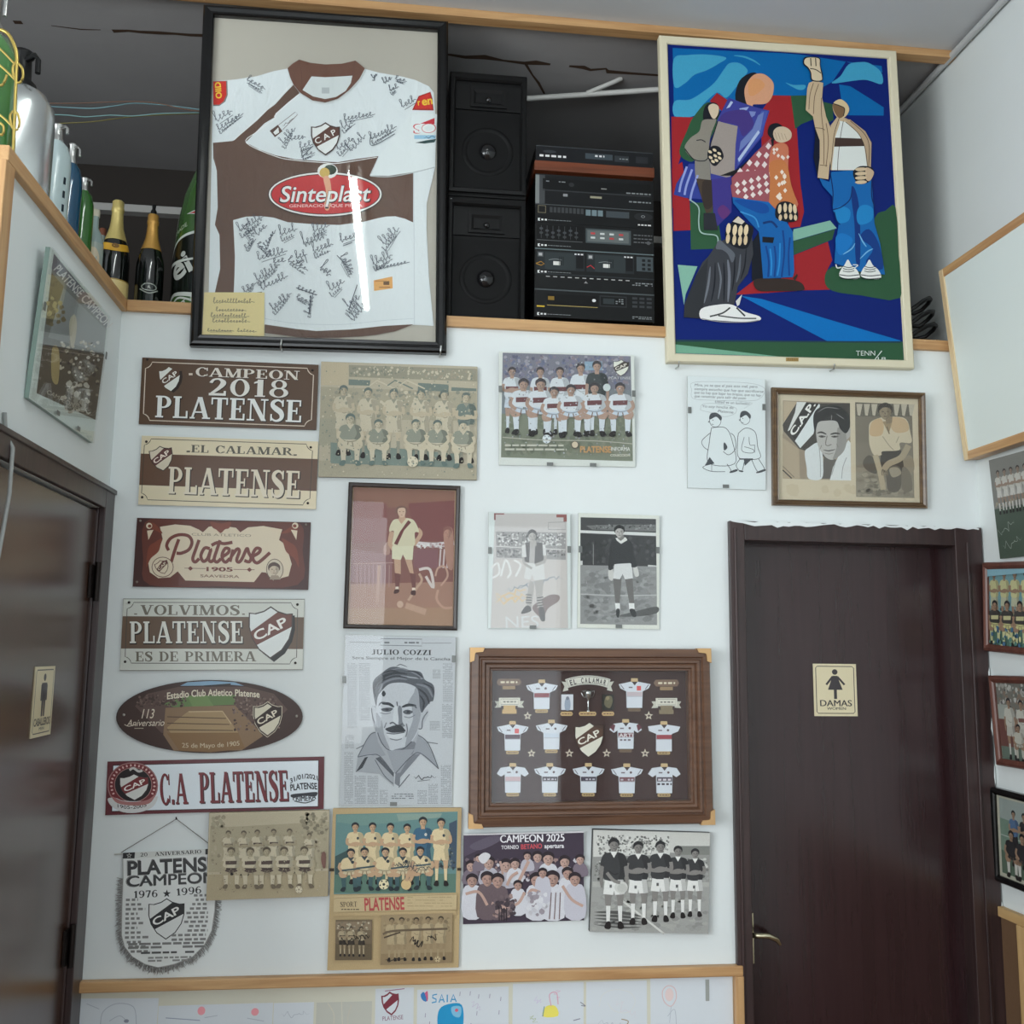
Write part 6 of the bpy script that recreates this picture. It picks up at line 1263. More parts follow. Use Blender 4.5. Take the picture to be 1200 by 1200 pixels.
root, wd, h, A, cs = clipframe('c15', 'signed player print with painted-in glare in a glass clip frame, left of a matching pair', None, None, group=None, rgb_back=(206, 214, 212))
A.zoom(560, 590, 5.217); A.poly([(104, 62), (546, 62), (548, 762), (78, 762)], (190, 184, 182)); A.poly([(110, 175), (540, 178), (538, 345), (112, 335)], (150, 146, 146)); A.crowd(112, 178, 540, 265, 240, [(90, 88, 88), (190, 188, 186), (130, 126, 126), (206, 204, 202)], (5, 10), 2); A.crowd(112, 270, 536, 340, 150, [(96, 92, 92), (180, 176, 174), (130, 126, 126)], (5, 9), 3); A.line([(112, 266), (536, 284)], 7, (196, 192, 190), False)
A.poly([(106, 345), (540, 350), (546, 760), (80, 760)], (196, 188, 184)); A.rect(100, 62, 160, 70, (140, 76, 74)); A.rect(98, 62, 108, 104, (140, 76, 74)); A.rect(482, 66, 546, 84, (150, 84, 80)); A.rect(526, 66, 546, 110, (150, 84, 80)); A.line([(432, 160), (432, 116), (535, 112), (538, 158), (432, 160)], 4, (150, 146, 146), False)
for q in ([(80, 400), (120, 370), (130, 430), (90, 460)], [(140, 450), (170, 350), (200, 420), (180, 460)], [(220, 350), (260, 380), (230, 450)]): A.line(q, 13, (216, 214, 212))
for i in range(3): A.squiggle(110, 570 + i * 20, 300, 530 + i * 26, 18, 10, (214, 184, 138), i + 2)
for i in range(4): A.squiggle(170 + i * 70, 540 - i * 22, 330 + i * 60, 490 - i * 12, 12, 4, (116, 130, 146), i + 9)
A.blob([(330, 640), (370, 600), (440, 560), (495, 565), (490, 600), (430, 640), (400, 690), (370, 690)], (134, 116, 114), 4)
g1, g2, g3 = (170, 164, 160), (96, 92, 92), (206, 204, 202)
A.poly([(318, 470), (292, 600), (300, 640), (325, 640), (345, 500)], g1); A.poly([(345, 470), (400, 470), (390, 600), (398, 640), (362, 640)], g1); [A.line([(292, 560 + k * 16), (326, 562 + k * 16)], 6, g2, False) for k in range(4)]; [A.line([(358, 580 + k * 16), (398, 574 + k * 16)], 6, g2, False) for k in range(4)]; A.blob([(290, 630), (318, 632), (322, 660), (262, 676)], g2, 3); A.blob([(370, 640), (400, 640), (408, 715), (380, 712)], g2, 3)
A.poly([(296, 370), (400, 360), (410, 465), (345, 475), (330, 440), (318, 470), (280, 462)], g3); A.blob([(285, 250), (320, 240), (360, 240), (400, 250), (412, 330), (400, 370), (290, 360), (285, 320)], g2, 4); A.poly([(318, 250), (350, 250), (345, 370), (312, 366)], (176, 170, 168)); A.poly([(268, 260), (290, 250), (296, 330), (268, 335)], g3); A.poly([(395, 250), (412, 256), (418, 320), (398, 320)], g3); A.line([(410, 320), (405, 355), (350, 380)], 18, g1); A.line([(275, 330), (285, 370), (330, 400)], 15, g1); A.poly([(320, 230), (355, 230), (360, 260), (335, 275), (315, 258)], g1); A.head(332, 202, 24, 38, (176, 170, 166), (84, 80, 80)); 
A.text('NES', 170, 762, 370, 756, 70, (206, 206, 206), .0)  # mirrored window lettering, painted into the print as part of the glare
finish(root, wd, h, A, [(574, 646, 1), (667, 644, 1), (624, 735, 0)])

root, wd, h, A, cs = clipframe('c16', 'black and white photograph of a dark-shirted player in a glass clip frame', None, None, rgb_back=(212, 214, 204))
A.zoom(560, 590, 5.217); A.poly([(628, 84), (1090, 96), (1094, 742), (626, 738)], (120, 120, 120)); A.poly([(628, 84), (1090, 96), (1090, 180), (628, 165)], (66, 66, 68)); A.poly([(660, 135), (860, 130), (1088, 130), (1088, 172), (700, 160)], (110, 110, 110)); A.crowd(680, 125, 1086, 165, 60, [(90, 90, 90), (140, 140, 140), (60, 60, 60)], (4, 8), 2); A.poly([(626, 164), (1090, 180), (1090, 200), (626, 180)], (206, 206, 204)); A.poly([(626, 182), (1090, 202), (1092, 385), (626, 378)], (54, 54, 56)); A.crowd(630, 200, 1088, 375, 120, [(46, 46, 48), (64, 64, 66), (74, 74, 76)], (8, 16), 3); A.line([(706, 250), (706, 375)], 5, (130, 130, 130), False); A.rect(626, 352, 640, 378, (200, 200, 198)); A.poly([(1040, 376), (1092, 380), (1092, 390), (1040, 388)], (190, 190, 188))
A.poly([(626, 380), (1092, 388), (1094, 742), (626, 738)], (138, 138, 138)); A.crowd(630, 390, 1088, 735, 200, [(130, 130, 130), (148, 148, 148), (120, 120, 120)], (10, 22), 4, 1.6); A.line([(628, 556), (850, 564), (1092, 560)], 7, (176, 176, 176)); A.blob([(860, 690), (960, 660), (1092, 630), (1092, 670), (980, 690)], (84, 84, 84), 4)
dk_ = (40, 40, 44)
A.poly([(826, 455), (880, 455), (866, 620), (842, 620)], (104, 100, 98)); A.poly([(898, 455), (946, 455), (956, 620), (928, 620)], (104, 100, 98)); A.poly([(838, 610), (868, 610), (870, 655), (844, 655)], (220, 220, 218)); A.poly([(922, 610), (956, 610), (958, 655), (926, 655)], (220, 220, 218)); A.blob([(846, 648), (868, 648), (862, 696), (848, 690)], (40, 40, 42), 3); A.blob([(926, 648), (958, 648), (968, 690), (945, 690)], (40, 40, 42), 3)
A.poly([(835, 372), (940, 365), (948, 458), (900, 465), (885, 432), (868, 465), (826, 460)], (206, 206, 206)); A.blob([(800, 400), (826, 400), (826, 470), (800, 460)], (196, 194, 190), 3); A.blob([(950, 385), (972, 385), (985, 440), (960, 445)], (196, 194, 190), 3)
A.blob([(830, 220), (870, 210), (915, 215), (945, 250), (958, 330), (972, 385), (940, 390), (930, 366), (835, 374), (828, 400), (798, 402), (806, 300), (815, 240)], dk_, 4); A.poly([(842, 212), (905, 208), (915, 225), (876, 248), (850, 228)], (212, 210, 206)); A.poly([(852, 195), (894, 195), (894, 215), (874, 230), (855, 215)], (120, 116, 112)); A.head(866, 174, 28, 38, (176, 170, 166), (24, 24, 26), (40, 38, 38))
finish(root, wd, h, A, [(680, 644, 1), (770.5, 645, 1), (725, 734, 0)])

root, wd, h, A, cs = clipframe('c17', 'glass clip frame with a newspaper page drawing of a moustached man\'s face', None, None, rgb_back=(188, 192, 196))
A.zoom(390, 735, 5.456); pg = (186, 190, 198); A.poly([(84, 56), (786, 66), (754, 1134), (44, 1136)], (192, 196, 202))
tx = (140, 144, 152)
for x0, y0, x1, y1, n in ((95, 230, 155, 650, 48), (168, 230, 238, 600, 42), (80, 690, 136, 780, 11), (74, 800, 130, 1130, 38), (640, 270, 690, 330, 8), (705, 230, 768, 480, 28), (700, 490, 764, 710, 25), (620, 600, 684, 660, 8), (140, 950, 210, 1130, 22), (222, 950, 290, 1130, 22), (300, 1040, 350, 1130, 11), (540, 1040, 600, 1130, 11), (610, 1000, 670, 1130, 15), (690, 880, 754, 1130, 28)): A.lines_of_text(x0, y0, x1, y1, n, 3.6, tx, x0 + y0)
A.line([(105, 96), (305, 100)], 3, (120, 124, 130), False); A.line([(570, 102), (760, 100)], 3, (120, 124, 130), False); A.line([(308, 74), (572, 76), (570, 120), (306, 116)], 4, (110, 114, 120), False, True); A.lines_of_text(330, 92, 552, 106, 1, 10, (110, 114, 120), 5)
A.text('JULIO COZZI', 246, 176, 630, 178, 32, (50, 52, 58), font='serif'); A.text('Sera Siempre el Mejor de la Cancha', 124, 206, 752, 212, 18, (70, 72, 78), .02)
A.zoom(405, 745, 7.74); sh0, sh1, sh2, sh3, sh4 = (186, 190, 198), (152, 156, 166), (120, 124, 134), (84, 88, 98), (50, 54, 63)
A.poly([(236, 640), (290, 640), (300, 880), (270, 870), (240, 760)], sh1); A.blob([(232, 665), (255, 645), (280, 690), (275, 800), (255, 780), (240, 720)], (184, 188, 196), 4); A.line([(235, 660), (245, 740), (265, 795)], 9, sh3)
A.poly([(280, 880), (660, 840), (650, 1080), (420, 1230), (300, 1080)], (166, 170, 178))
A.blob([(275, 620), (280, 480), (330, 430), (480, 420), (600, 420), (680, 460), (690, 700), (660, 860), (600, 960), (520, 1040), (430, 1055), (350, 1010), (300, 900), (276, 760)], (190, 194, 202), 5)
A.blob([(640, 460), (690, 560), (680, 740), (650, 860), (600, 950), (540, 1020), (560, 900), (610, 760), (600, 640)], sh1, 4); A.blob([(560, 620), (640, 500), (680, 600), (650, 640), (560, 640)], sh1, 4); A.blob([(280, 700), (330, 780), (350, 900), (400, 1030), (340, 990), (300, 900), (280, 790)], sh1, 4); A.blob([(430, 1040), (540, 1010), (620, 960), (640, 1040), (520, 1120), (400, 1090)], sh2, 4)
A.blob([(690, 700), (745, 670), (750, 720), (710, 800), (690, 850), (655, 840), (670, 780)], (178, 182, 190), 4); A.line([(745, 690), (700, 760), (690, 840), (660, 845)], 9, sh3); A.line([(720, 720), (700, 760)], 14, sh2)
A.blob([(265, 600), (245, 470), (260, 400), (330, 340), (400, 290), (470, 285), (560, 310), (680, 330), (720, 400), (790, 440), (808, 500), (795, 590), (770, 600), (720, 660), (690, 700), (672, 640), (665, 540), (640, 470), (540, 430), (440, 430), (380, 450), (330, 500), (290, 560), (280, 640)], sh3, 4)
for q, w_, c_ in (([(270, 560), (260, 470), (330, 380), (450, 340), (560, 350)], 26, sh4), ([(300, 520), (350, 430), (460, 390), (560, 400)], 20, sh2), ([(420, 310), (520, 300), (640, 350), (720, 400)], 13, sh2), ([(500, 365), (600, 380), (700, 392)], 14, sh1), ([(340, 410), (440, 370), (560, 380)], 14, sh4), ([(300, 450), (360, 380)], 16, sh4), ([(560, 345), (640, 370), (710, 420)], 12, sh3), ([(640, 440), (740, 470), (790, 560)], 22, sh2), ([(660, 480), (730, 540), (760, 620)], 18, sh4), ([(670, 540), (710, 600), (700, 680)], 18, sh4), ([(460, 280), (500, 262), (560, 285)], 8, sh3), ([(340, 340), (420, 320), (500, 340)], 16, sh4), ([(560, 320), (640, 330), (700, 380)], 14, sh4), ([(700, 430), (780, 470), (800, 540)], 12, sh4)): A.line(q, w_, c_, taper=True)
A.blob([(325, 530), (345, 500), (365, 530), (345, 555)], sh4, 4); A.line([(330, 620), (390, 620), (440, 650)], 26, sh4, taper=True); A.line([(300, 640), (320, 612), (360, 606)], 14, sh3, taper=True); A.line([(510, 650), (570, 630), (640, 636)], 26, sh4, taper=True); A.line([(620, 630), (645, 660)], 14, sh3, taper=True)
A.blob([(320, 670), (370, 655), (430, 660), (400, 690), (350, 690)], sh3, 4); A.ell(375, 672, 16, 10, sh4); A.blob([(520, 690), (560, 672), (610, 690), (580, 715), (540, 712)], sh3, 4); A.ell(568, 694, 17, 11, sh4); A.line([(310, 700), (360, 712), (410, 700)], 7, sh2); A.line([(530, 735), (580, 745), (630, 720)], 8, sh2)
A.blob([(480, 640), (510, 660), (515, 780), (540, 820), (490, 820), (470, 740)], sh2, 4); A.blob([(440, 660), (465, 640), (480, 760), (470, 800), (430, 790)], (204, 208, 214), 4); A.line([(400, 800), (430, 790), (470, 815), (520, 800)], 13, sh3); A.line([(465, 600), (470, 640)], 10, sh3); A.line([(370, 790), (350, 840)], 10, sh2); A.line([(550, 800), (560, 860), (545, 920)], 12, sh2)
A.blob([(358, 850), (400, 830), (450, 815), (500, 815), (535, 850), (540, 870), (480, 880), (410, 880)], sh4, 4); A.blob([(370, 890), (440, 900), (540, 880), (510, 930), (440, 940), (390, 920)], (204, 208, 214), 4); A.line([(370, 885), (440, 892), (535, 878)], 8, sh3); A.line([(400, 935), (460, 948), (510, 935)], 9, sh2); A.line([(440, 1045), (520, 1030), (600, 960)], 9, sh3); A.line([(290, 880), (320, 960), (370, 1025), (430, 1050)], 8, sh3)
A.zoom(390, 735, 5.456)
A.poly([(160, 830), (230, 700), (275, 670), (290, 740), (340, 820), (300, 830), (240, 820)], (150, 154, 164)); A.poly([(545, 690), (600, 740), (670, 880), (675, 905), (560, 810), (510, 815)], (150, 154, 164)); A.poly([(160, 830), (300, 820), (390, 940), (390, 1020), (300, 940), (200, 930), (145, 925)], (160, 164, 172)); A.poly([(145, 930), (205, 835), (225, 830), (190, 900)], (50, 52, 60)); A.poly([(272, 840), (300, 830), (390, 930), (388, 958)], sh3); A.poly([(510, 815), (560, 810), (430, 960), (425, 1020), (395, 1000), (400, 930)], sh2); A.poly([(345, 790), (520, 780), (430, 930), (395, 935)], sh1)
for q in ([(160, 830), (230, 700), (275, 672)], [(160, 832), (240, 818), (300, 826), (390, 940)], [(545, 690), (610, 745), (675, 905)], [(675, 905), (570, 812), (510, 818), (400, 935)], [(150, 780), (200, 755)], [(270, 850), (330, 950), (385, 1000)], [(420, 1025), (490, 940)], [(600, 735), (670, 745)]): A.line(q, 5, sh3)
A.squiggle(515, 965, 655, 950, 14, 5, (60, 62, 68), 3); A.line([(540, 985), (620, 975)], 3, (60, 62, 68)); A.lines_of_text(375, 1060, 515, 1100, 3, 5, (110, 114, 122), 8)
finish(root, wd, h, A, [(403.5, 797, 1), (461, 942, 0), (532, 772, 1)])

root, wd, h, cs = hung('p19', 'printed_photo', 'unframed purple-toned print of celebrating players, lettered campeon 2025', 'photograph')
board(root, wd, h, .0018, (170, 166, 172), 'card')
A = Art(cs, wd, h); A.zoom(530, 960, 3.871); A.poly([(52, 70), (598, 60), (595, 455), (48, 480)], (66, 54, 70)); A.poly([(54, 74), (230, 70), (120, 140), (54, 170)], (84, 72, 92)); A.blob([(80, 120), (180, 75), (230, 90), (130, 140)], (96, 86, 104), 4)
A.text('CAMPEON 2025', 222, 106, 512, 100, 34, (226, 224, 228), .05); A.line([(372, 66), (380, 60)], 5, (226, 224, 228), False); A.text('TORNEO', 226, 136, 306, 134, 17, (206, 204, 208), .03); A.text('BETANO', 316, 136, 412, 132, 22, (206, 70, 80), .06); A.text('apertura', 422, 132, 510, 130, 17, (214, 212, 216), .03)
A.crowd(56, 170, 594, 300, 160, [(150, 120, 116), (60, 48, 60), (190, 186, 194), (110, 92, 104), (80, 66, 80)], (7, 15), 3); skc, hc, wc = (186, 148, 134), (48, 38, 44), (200, 200, 208)
R = random.Random(12)
for x, y, r in ((84, 214, 20), (168, 200, 24), (246, 212, 24), (288, 204, 20), (390, 172, 20), (438, 180, 24), (512, 194, 22), (580, 184, 18), (344, 168, 16), (120, 176, 14)):
    A.blob([(x - r * 1.8, y + r * 4), (x - r * 1.5, y + r * 1.4), (x, y + r * .8), (x + r * 1.5, y + r * 1.4), (x + r * 1.8, y + r * 4)], R.choice([wc, wc, (176, 172, 184), (120, 106, 120)]), 3); A.head(x, y, r, r * 1.3, skc, hc)
A.blob([(120, 170), (150, 150), (176, 165), (150, 200), (130, 195)], (206, 204, 208), 4); A.line([(300, 290), (330, 230), (350, 190)], 14, skc); A.line([(220, 190), (232, 250)], 10, skc)
for x, y, r in ((90, 280, 24), (160, 272, 26), (208, 280, 26), (384, 276, 26), (456, 270, 28), (524, 246, 22), (556, 272, 24), (300, 300, 18), (412, 244, 18)):
    A.blob([(x - r * 1.8, min(444, y + r * 7)), (x - r * 1.7, y + r * 1.6), (x, y + r * .8), (x + r * 1.7, y + r * 1.6), (x + r * 1.8, min(444, y + r * 7))], R.choice([wc, wc, (186, 184, 196), wc]) if x not in (160, 208) else (104, 86, 92), 3); A.head(x, y, r, r * 1.3, (176, 136, 122), hc)
for q in ([(60, 340), (120, 330), (160, 390)], [(250, 300), (270, 260), (300, 240)], [(400, 330), (360, 320), (340, 360)], [(500, 300), (540, 360), (590, 390)], [(240, 400), (300, 380), (330, 330)], [(180, 380), (240, 400), (260, 400)]): A.line(q, 13, skc)
A.crowd(180, 330, 300, 450, 60, [(70, 58, 66), (110, 92, 96), (160, 130, 124), (90, 76, 84)], (8, 16), 6); A.crowd(330, 320, 440, 440, 40, [(190, 188, 196), (150, 140, 150), (206, 206, 212)], (9, 18), 7); [A.line([(450 + k * 20, 330), (440 + k * 22, 450)], 4, (120, 90, 90), False) for k in range(3)]; [A.line([(214 + k * 11, 400), (214 + k * 11, 460)], 4, (44, 36, 42), False) for k in range(4)]
A.poly([(52, 64), (598, 54), (598, 61), (52, 71)], (206, 204, 208)); A.build('print', photo, root)

root, wd, h, cs = hung('b20', 'team_photograph', 'black and white board photograph of five players lined up, arms folded', 'photograph')
board(root, wd, h, .0195, (40, 40, 42), 'mount_board', .5, .002)
A = Art(cs, wd, h); A.zoom(530, 960, 3.871); A.poly([(641, 48), (1169, 60), (1164, 521), (621, 509)], (140, 140, 136)); A.poly([(642, 50), (990, 58), (985, 160), (640, 170)], (196, 196, 190)); A.crowd(650, 70, 985, 165, 260, [(90, 90, 88), (150, 150, 146), (206, 206, 200), (120, 120, 116)], (4, 8), 3); A.poly([(985, 58), (1168, 62), (1166, 160), (985, 150)], (190, 190, 184)); A.rect(1010, 120, 1166, 160, (120, 122, 116)); A.crowd(640, 170, 1166, 290, 300, [(110, 110, 106), (150, 150, 146), (190, 190, 184), (90, 90, 88)], (5, 10), 4); A.poly([(636, 280), (1166, 284), (1166, 310), (636, 308)], (164, 164, 158))
A.poly([(636, 306), (1166, 306), (1164, 521), (621, 509)], (150, 150, 146)); A.crowd(630, 320, 1160, 510, 160, [(144, 144, 140), (158, 158, 152), (134, 134, 130)], (8, 18), 5, 1.6); A.line([(760, 360), (860, 440), (960, 520)], 9, (196, 196, 190), False)
for k in range(5): A.blob([(640, 420 + k * 14), (760, 414 + k * 18), (860, 440 + k * 12), (760, 430 + k * 16)], (80, 80, 78), 3)
dj, lj, sk = (58, 58, 60), (214, 214, 210), (126, 122, 118)
for x, y, hh in ((1100, 440, 310), (1022, 446, 328), (942, 462, 366), (842, 474, 376), (732, 492, 408)): A.player(x, y, hh, dj, lj, sk, lj, (44, 44, 46), 'cross' if x != 732 else 'down', None, .1, collar=lj)
for x, y in ((712, 294), (824, 298), (924, 286), (1012, 294), (1090, 298)): A.rect(x, y, x + 10, y + 14, (90, 90, 90))
A.ell(764, 306, 30, 28, (196, 196, 190), 20); A.ell(768, 310, 22, 20, (182, 182, 176), 16); A.line([(700, 240), (730, 275), (760, 285)], 15, sk)
A.build('print', photo, root)

root, wd, h, A, cs = clipframe('c21', 'glass clip frame with a pen drawing of two strolling figures and speech bubbles', None, None, rgb_back=(210, 218, 220))
A.zoom(800, 440, 8.889); pen = (52, 56, 64); rows = ((126, 105, 780, 120), (122, 145, 842, 170), (122, 182, 818, 210), (122, 220, 660, 240), (340, 278, 700, 298), (205, 325, 530, 340), (366, 375, 528, 388))
A.line([(110, 75), (400, 66), (700, 80), (840, 120), (850, 180), (800, 240), (700, 262), (300, 258), (110, 240), (95, 150)], 3, (150, 156, 160), True, True); A.line([(190, 340), (210, 300), (340, 292), (540, 330), (550, 390), (440, 430), (360, 400), (200, 365)], 3, (150, 156, 160), True, True); A.line([(330, 270), (520, 262), (712, 282), (700, 305), (640, 340)], 3, (150, 156, 160))
for (x0, y0, x1, y1), t in zip(rows, ('Mire, yo se que el pais esta mal, pero', 'siempre escucho que hay que sacrificarse', 'que no hay que bajar los brazos, que no hay', 'que renunciar para salir del pozo', 'Usted es un luchador', 'Yo soy hincha de', 'Platense')): A.text(t, x0, y0 + 8, x1, y1 + 8, 27, (84, 88, 98), .0, shear=.15)
def L(pts, w=6, sm=True): A.line(pts, w, pen, sm)
# a plain strolling couple
for cx, top, wd_ in ((350, 470, 1.0), (660, 450, .86)):
    A.ell(cx - 10, top, 62 * wd_, 70 * wd_, pen, 24); A.ell(cx - 10, top, 57 * wd_, 65 * wd_, (210, 218, 220), 24); A.blob([(cx - 70 * wd_, top - 10), (cx - 60 * wd_, top - 70), (cx, top - 82), (cx + 56 * wd_, top - 40), (cx + 46 * wd_, top), (cx, top - 40)], pen, 4)
    A.ell(cx - 34, top - 4, 5, 6, pen, 8); L([(cx - 66 * wd_, top + 2), (cx - 84 * wd_, top + 14), (cx - 62 * wd_, top + 22)], 5); L([(cx - 50, top + 36), (cx - 26, top + 42)], 5)
L([(300, 545), (276, 700), (272, 915), (540, 918), (520, 700), (450, 548), (300, 545)], 6); L([(285, 600), (200, 680), (215, 740), (265, 780)]); L([(500, 600), (540, 640), (550, 760), (480, 826), (420, 790)]); A.poly([(225, 945), (280, 850), (330, 918)], pen); A.blob([(425, 710), (440, 700), (465, 750), (430, 780)], pen, 3)
L([(225, 945), (210, 965), (300, 1000), (440, 1002)], 6); L([(300, 925), (300, 998)], 4); L([(460, 922), (500, 985), (490, 1012), (560, 990)], 6); A.blob([(490, 1000), (560, 975), (566, 995), (500, 1015)], pen, 3)
L([(580, 600), (570, 700), (590, 860), (800, 858), (780, 740), (755, 590), (660, 545), (580, 600)], 6); L([(640, 640), (615, 780), (725, 805), (735, 770), (640, 740)], 5); L([(690, 640), (700, 720), (750, 720)], 5); A.rect(745, 722, 752, 800, (130, 136, 144)); A.poly([(635, 868), (720, 868), (645, 940)], pen); A.poly([(585, 862), (730, 862), (730, 874), (590, 876)], pen); L([(590, 875), (555, 940), (610, 1000), (640, 900)], 6); L([(715, 870), (780, 1000), (850, 975), (790, 868)], 6); A.blob([(765, 1005), (850, 972), (860, 990), (780, 1015)], pen, 3); A.blob([(590, 985), (630, 995), (620, 1006), (585, 998)], pen, 3)
finish(root, wd, h, A, [(808, 481, 1), (895, 477, 1), (850, 570, 0)], paper)

root, wd, h, cs = hung('g22', 'framed_photograph', 'gilt wooden frame holding two old sepia player photographs side by side', 'framed photograph')
MB().frame(wd, h, [(0, .0055), (0, -.010), (.003, -.015), (.007, -.013), (.010, -.017), (.016, -.011), (.019, -.013), (.022, -.004), (.022, .0055)]).build('frame', wood('gilt_brown', (80, 56, 36), (118, 88, 54), 'x', .35, coat=.3), root)
A = Art(cs, wd, h, y=.002); A.zoom(910, 460, 6.857); A.poly([(-36, -30), (1180, 5), (1196, 930), (-36, 905)], (196, 180, 150)); A.crowd(0, 700, 1150, 890, 14, [(202, 184, 152), (190, 172, 140)], (40, 90), 3)
A.poly([(55, 65), (588, 82), (596, 705), (48, 690)], (150, 134, 112)); A.poly([(60, 70), (170, 76), (150, 160), (90, 310), (60, 240)], (176, 154, 124)); A.poly([(170, 74), (345, 85), (590, 84), (590, 300), (400, 520), (240, 470), (180, 450), (60, 310), (50, 260)], (66, 60, 54)); A.poly([(90, 310), (150, 160), (165, 76), (240, 78), (108, 300)], (206, 206, 202)); A.poly([(110, 320), (240, 80), (345, 88), (150, 385)], (46, 42, 40)); A.poly([(148, 388), (340, 90), (350, 100), (296, 330), (190, 445)], (206, 212, 212)); A.text('C.A.P.', 140, 350, 316, 96, 50, (220, 218, 212), .05)
A.poly([(50, 330), (180, 450), (240, 480), (230, 690), (48, 690)], (146, 128, 106)); A.poly([(50, 360), (180, 455), (185, 690), (48, 690)], (168, 148, 120)); A.line([(48, 620), (120, 688)], 10, (60, 54, 48), False); A.line([(50, 590), (140, 680)], 6, (110, 98, 84), False)
g = (206, 206, 202)
A.poly([(380, 500), (480, 540), (440, 690), (360, 690)], (92, 86, 80)); A.blob([(330, 400), (360, 460), (372, 560), (360, 690), (255, 690), (240, 600), (225, 480), (260, 440)], (202, 206, 206), 4); A.poly([(575, 380), (592, 400), (596, 705), (425, 702), (450, 600), (500, 500)], (204, 206, 204)); [A.line(q, 6, (150, 150, 148)) for q in ([(340, 430), (350, 560), (350, 680)], [(560, 520), (530, 600), (520, 690)], [(470, 560), (440, 660)])]
A.blob([(316, 300), (330, 240), (400, 225), (480, 230), (560, 320), (560, 400), (530, 480), (460, 535), (410, 530), (370, 490), (330, 420)], (172, 168, 162), 5); A.blob([(490, 280), (558, 320), (560, 400), (530, 480), (450, 535), (480, 440)], (140, 136, 130), 4); A.blob([(560, 290), (590, 280), (588, 350), (560, 370)], (164, 158, 152), 4)
A.blob([(300, 290), (296, 190), (330, 130), (420, 102), (510, 112), (580, 180), (588, 270), (556, 325), (510, 290), (480, 230), (400, 225), (335, 240), (312, 310)], (40, 38, 38), 5); [A.line(q, 7, (120, 118, 116), taper=True) for q in ([(330, 160), (400, 120), (500, 130)], [(440, 220), (442, 180)], [(480, 170), (540, 210)])]
dk_ = (58, 54, 52); A.line([(325, 325), (360, 318), (400, 335)], 14, dk_, taper=True); A.line([(430, 335), (470, 325), (510, 330)], 14, dk_, taper=True); A.blob([(335, 350), (362, 342), (395, 352), (362, 362)], (90, 84, 80), 3); A.blob([(435, 352), (465, 344), (498, 350), (465, 362)], (90, 84, 80), 3); A.ell(365, 351, 9, 7, dk_); A.ell(466, 352, 9, 7, dk_); A.line([(405, 345), (392, 410), (410, 425), (440, 415)], 8, (120, 114, 108)); A.line([(375, 460), (420, 466), (470, 455)], 9, (70, 64, 62), taper=True); A.line([(380, 485), (420, 492), (455, 484)], 7, (130, 124, 118), taper=True); A.line([(360, 420), (350, 450)], 6, (130, 124, 118)); A.line([(480, 410), (495, 440)], 6, (120, 114, 108))
A.poly([(630, 76), (1088, 92), (1108, 848), (636, 838)], (122, 112, 96)); A.poly([(632, 78), (1088, 94), (1088, 190), (634, 190)], (98, 90, 78)); [A.poly([(640 + k * 60, 90), (690 + k * 60, 90), (670 + k * 60, 185), (650 + k * 60, 180)], (176, 164, 142)) for k in (0, 1, 2, 5, 6, 7)]; A.poly([(634, 190), (1090, 192), (1095, 400), (636, 400)], (116, 106, 90)); A.poly([(636, 600), (1100, 620), (1108, 848), (636, 838)], (136, 126, 108)); A.crowd(640, 620, 1100, 840, 120, [(128, 118, 100), (146, 136, 116), (112, 104, 88)], (12, 28), 5, 1.5)
sj, sk = (190, 160, 116), (150, 132, 106)
A.blob([(690, 560), (740, 500), (800, 560), (800, 650), (720, 620)], (90, 82, 72), 4); A.blob([(1000, 560), (1060, 500), (1100, 540), (1100, 630), (1020, 640)], (140, 126, 104), 4); A.poly([(840, 460), (1000, 460), (1030, 640), (820, 640)], (70, 64, 58)); A.blob([(900, 600), (980, 590), (1010, 680), (980, 790), (900, 790), (880, 690)], (96, 88, 78), 4); A.blob([(905, 610), (970, 600), (1000, 650), (930, 680)], (150, 138, 116), 4); A.blob([(1010, 600), (1070, 640), (1090, 780), (1010, 780)], (116, 106, 90), 4)
A.blob([(750, 240), (830, 200), (930, 190), (1040, 210), (1075, 320), (1082, 400), (990, 400), (985, 460), (850, 470), (840, 500), (780, 500), (745, 420), (740, 320)], (192, 176, 146), 4); A.blob([(760, 240), (830, 205), (860, 260), (840, 340), (750, 340)], (188, 154, 112), 4); A.blob([(930, 195), (1035, 215), (1060, 300), (960, 320), (910, 260)], (186, 154, 114), 4); A.poly([(850, 230), (930, 220), (900, 330)], (150, 126, 92)); A.line([(885, 270), (905, 330)], 8, (110, 94, 72)); A.line([(790, 500), (830, 640), (855, 780)], 44, (170, 152, 122)); A.line([(1060, 420), (1000, 520), (900, 570), (860, 620)], 50, (160, 142, 114)); [A.line([(842 + k * 14, 620), (846 + k * 15, 665)], 9, (120, 106, 84), False) for k in range(4)]; A.poly([(870, 190), (930, 190), (925, 240), (880, 250)], (130, 112, 86)); A.head(872, 152, 52, 66, (140, 122, 96), (60, 52, 46)); [A.line(q, 7, (150, 138, 116)) for q in ([(850, 350), (900, 420), (940, 460)], [(980, 350), (960, 400)])]
A.build('print', photo, root); pane(root, wd - .042, h - .042, -.002, .021)
SAT = 1.0

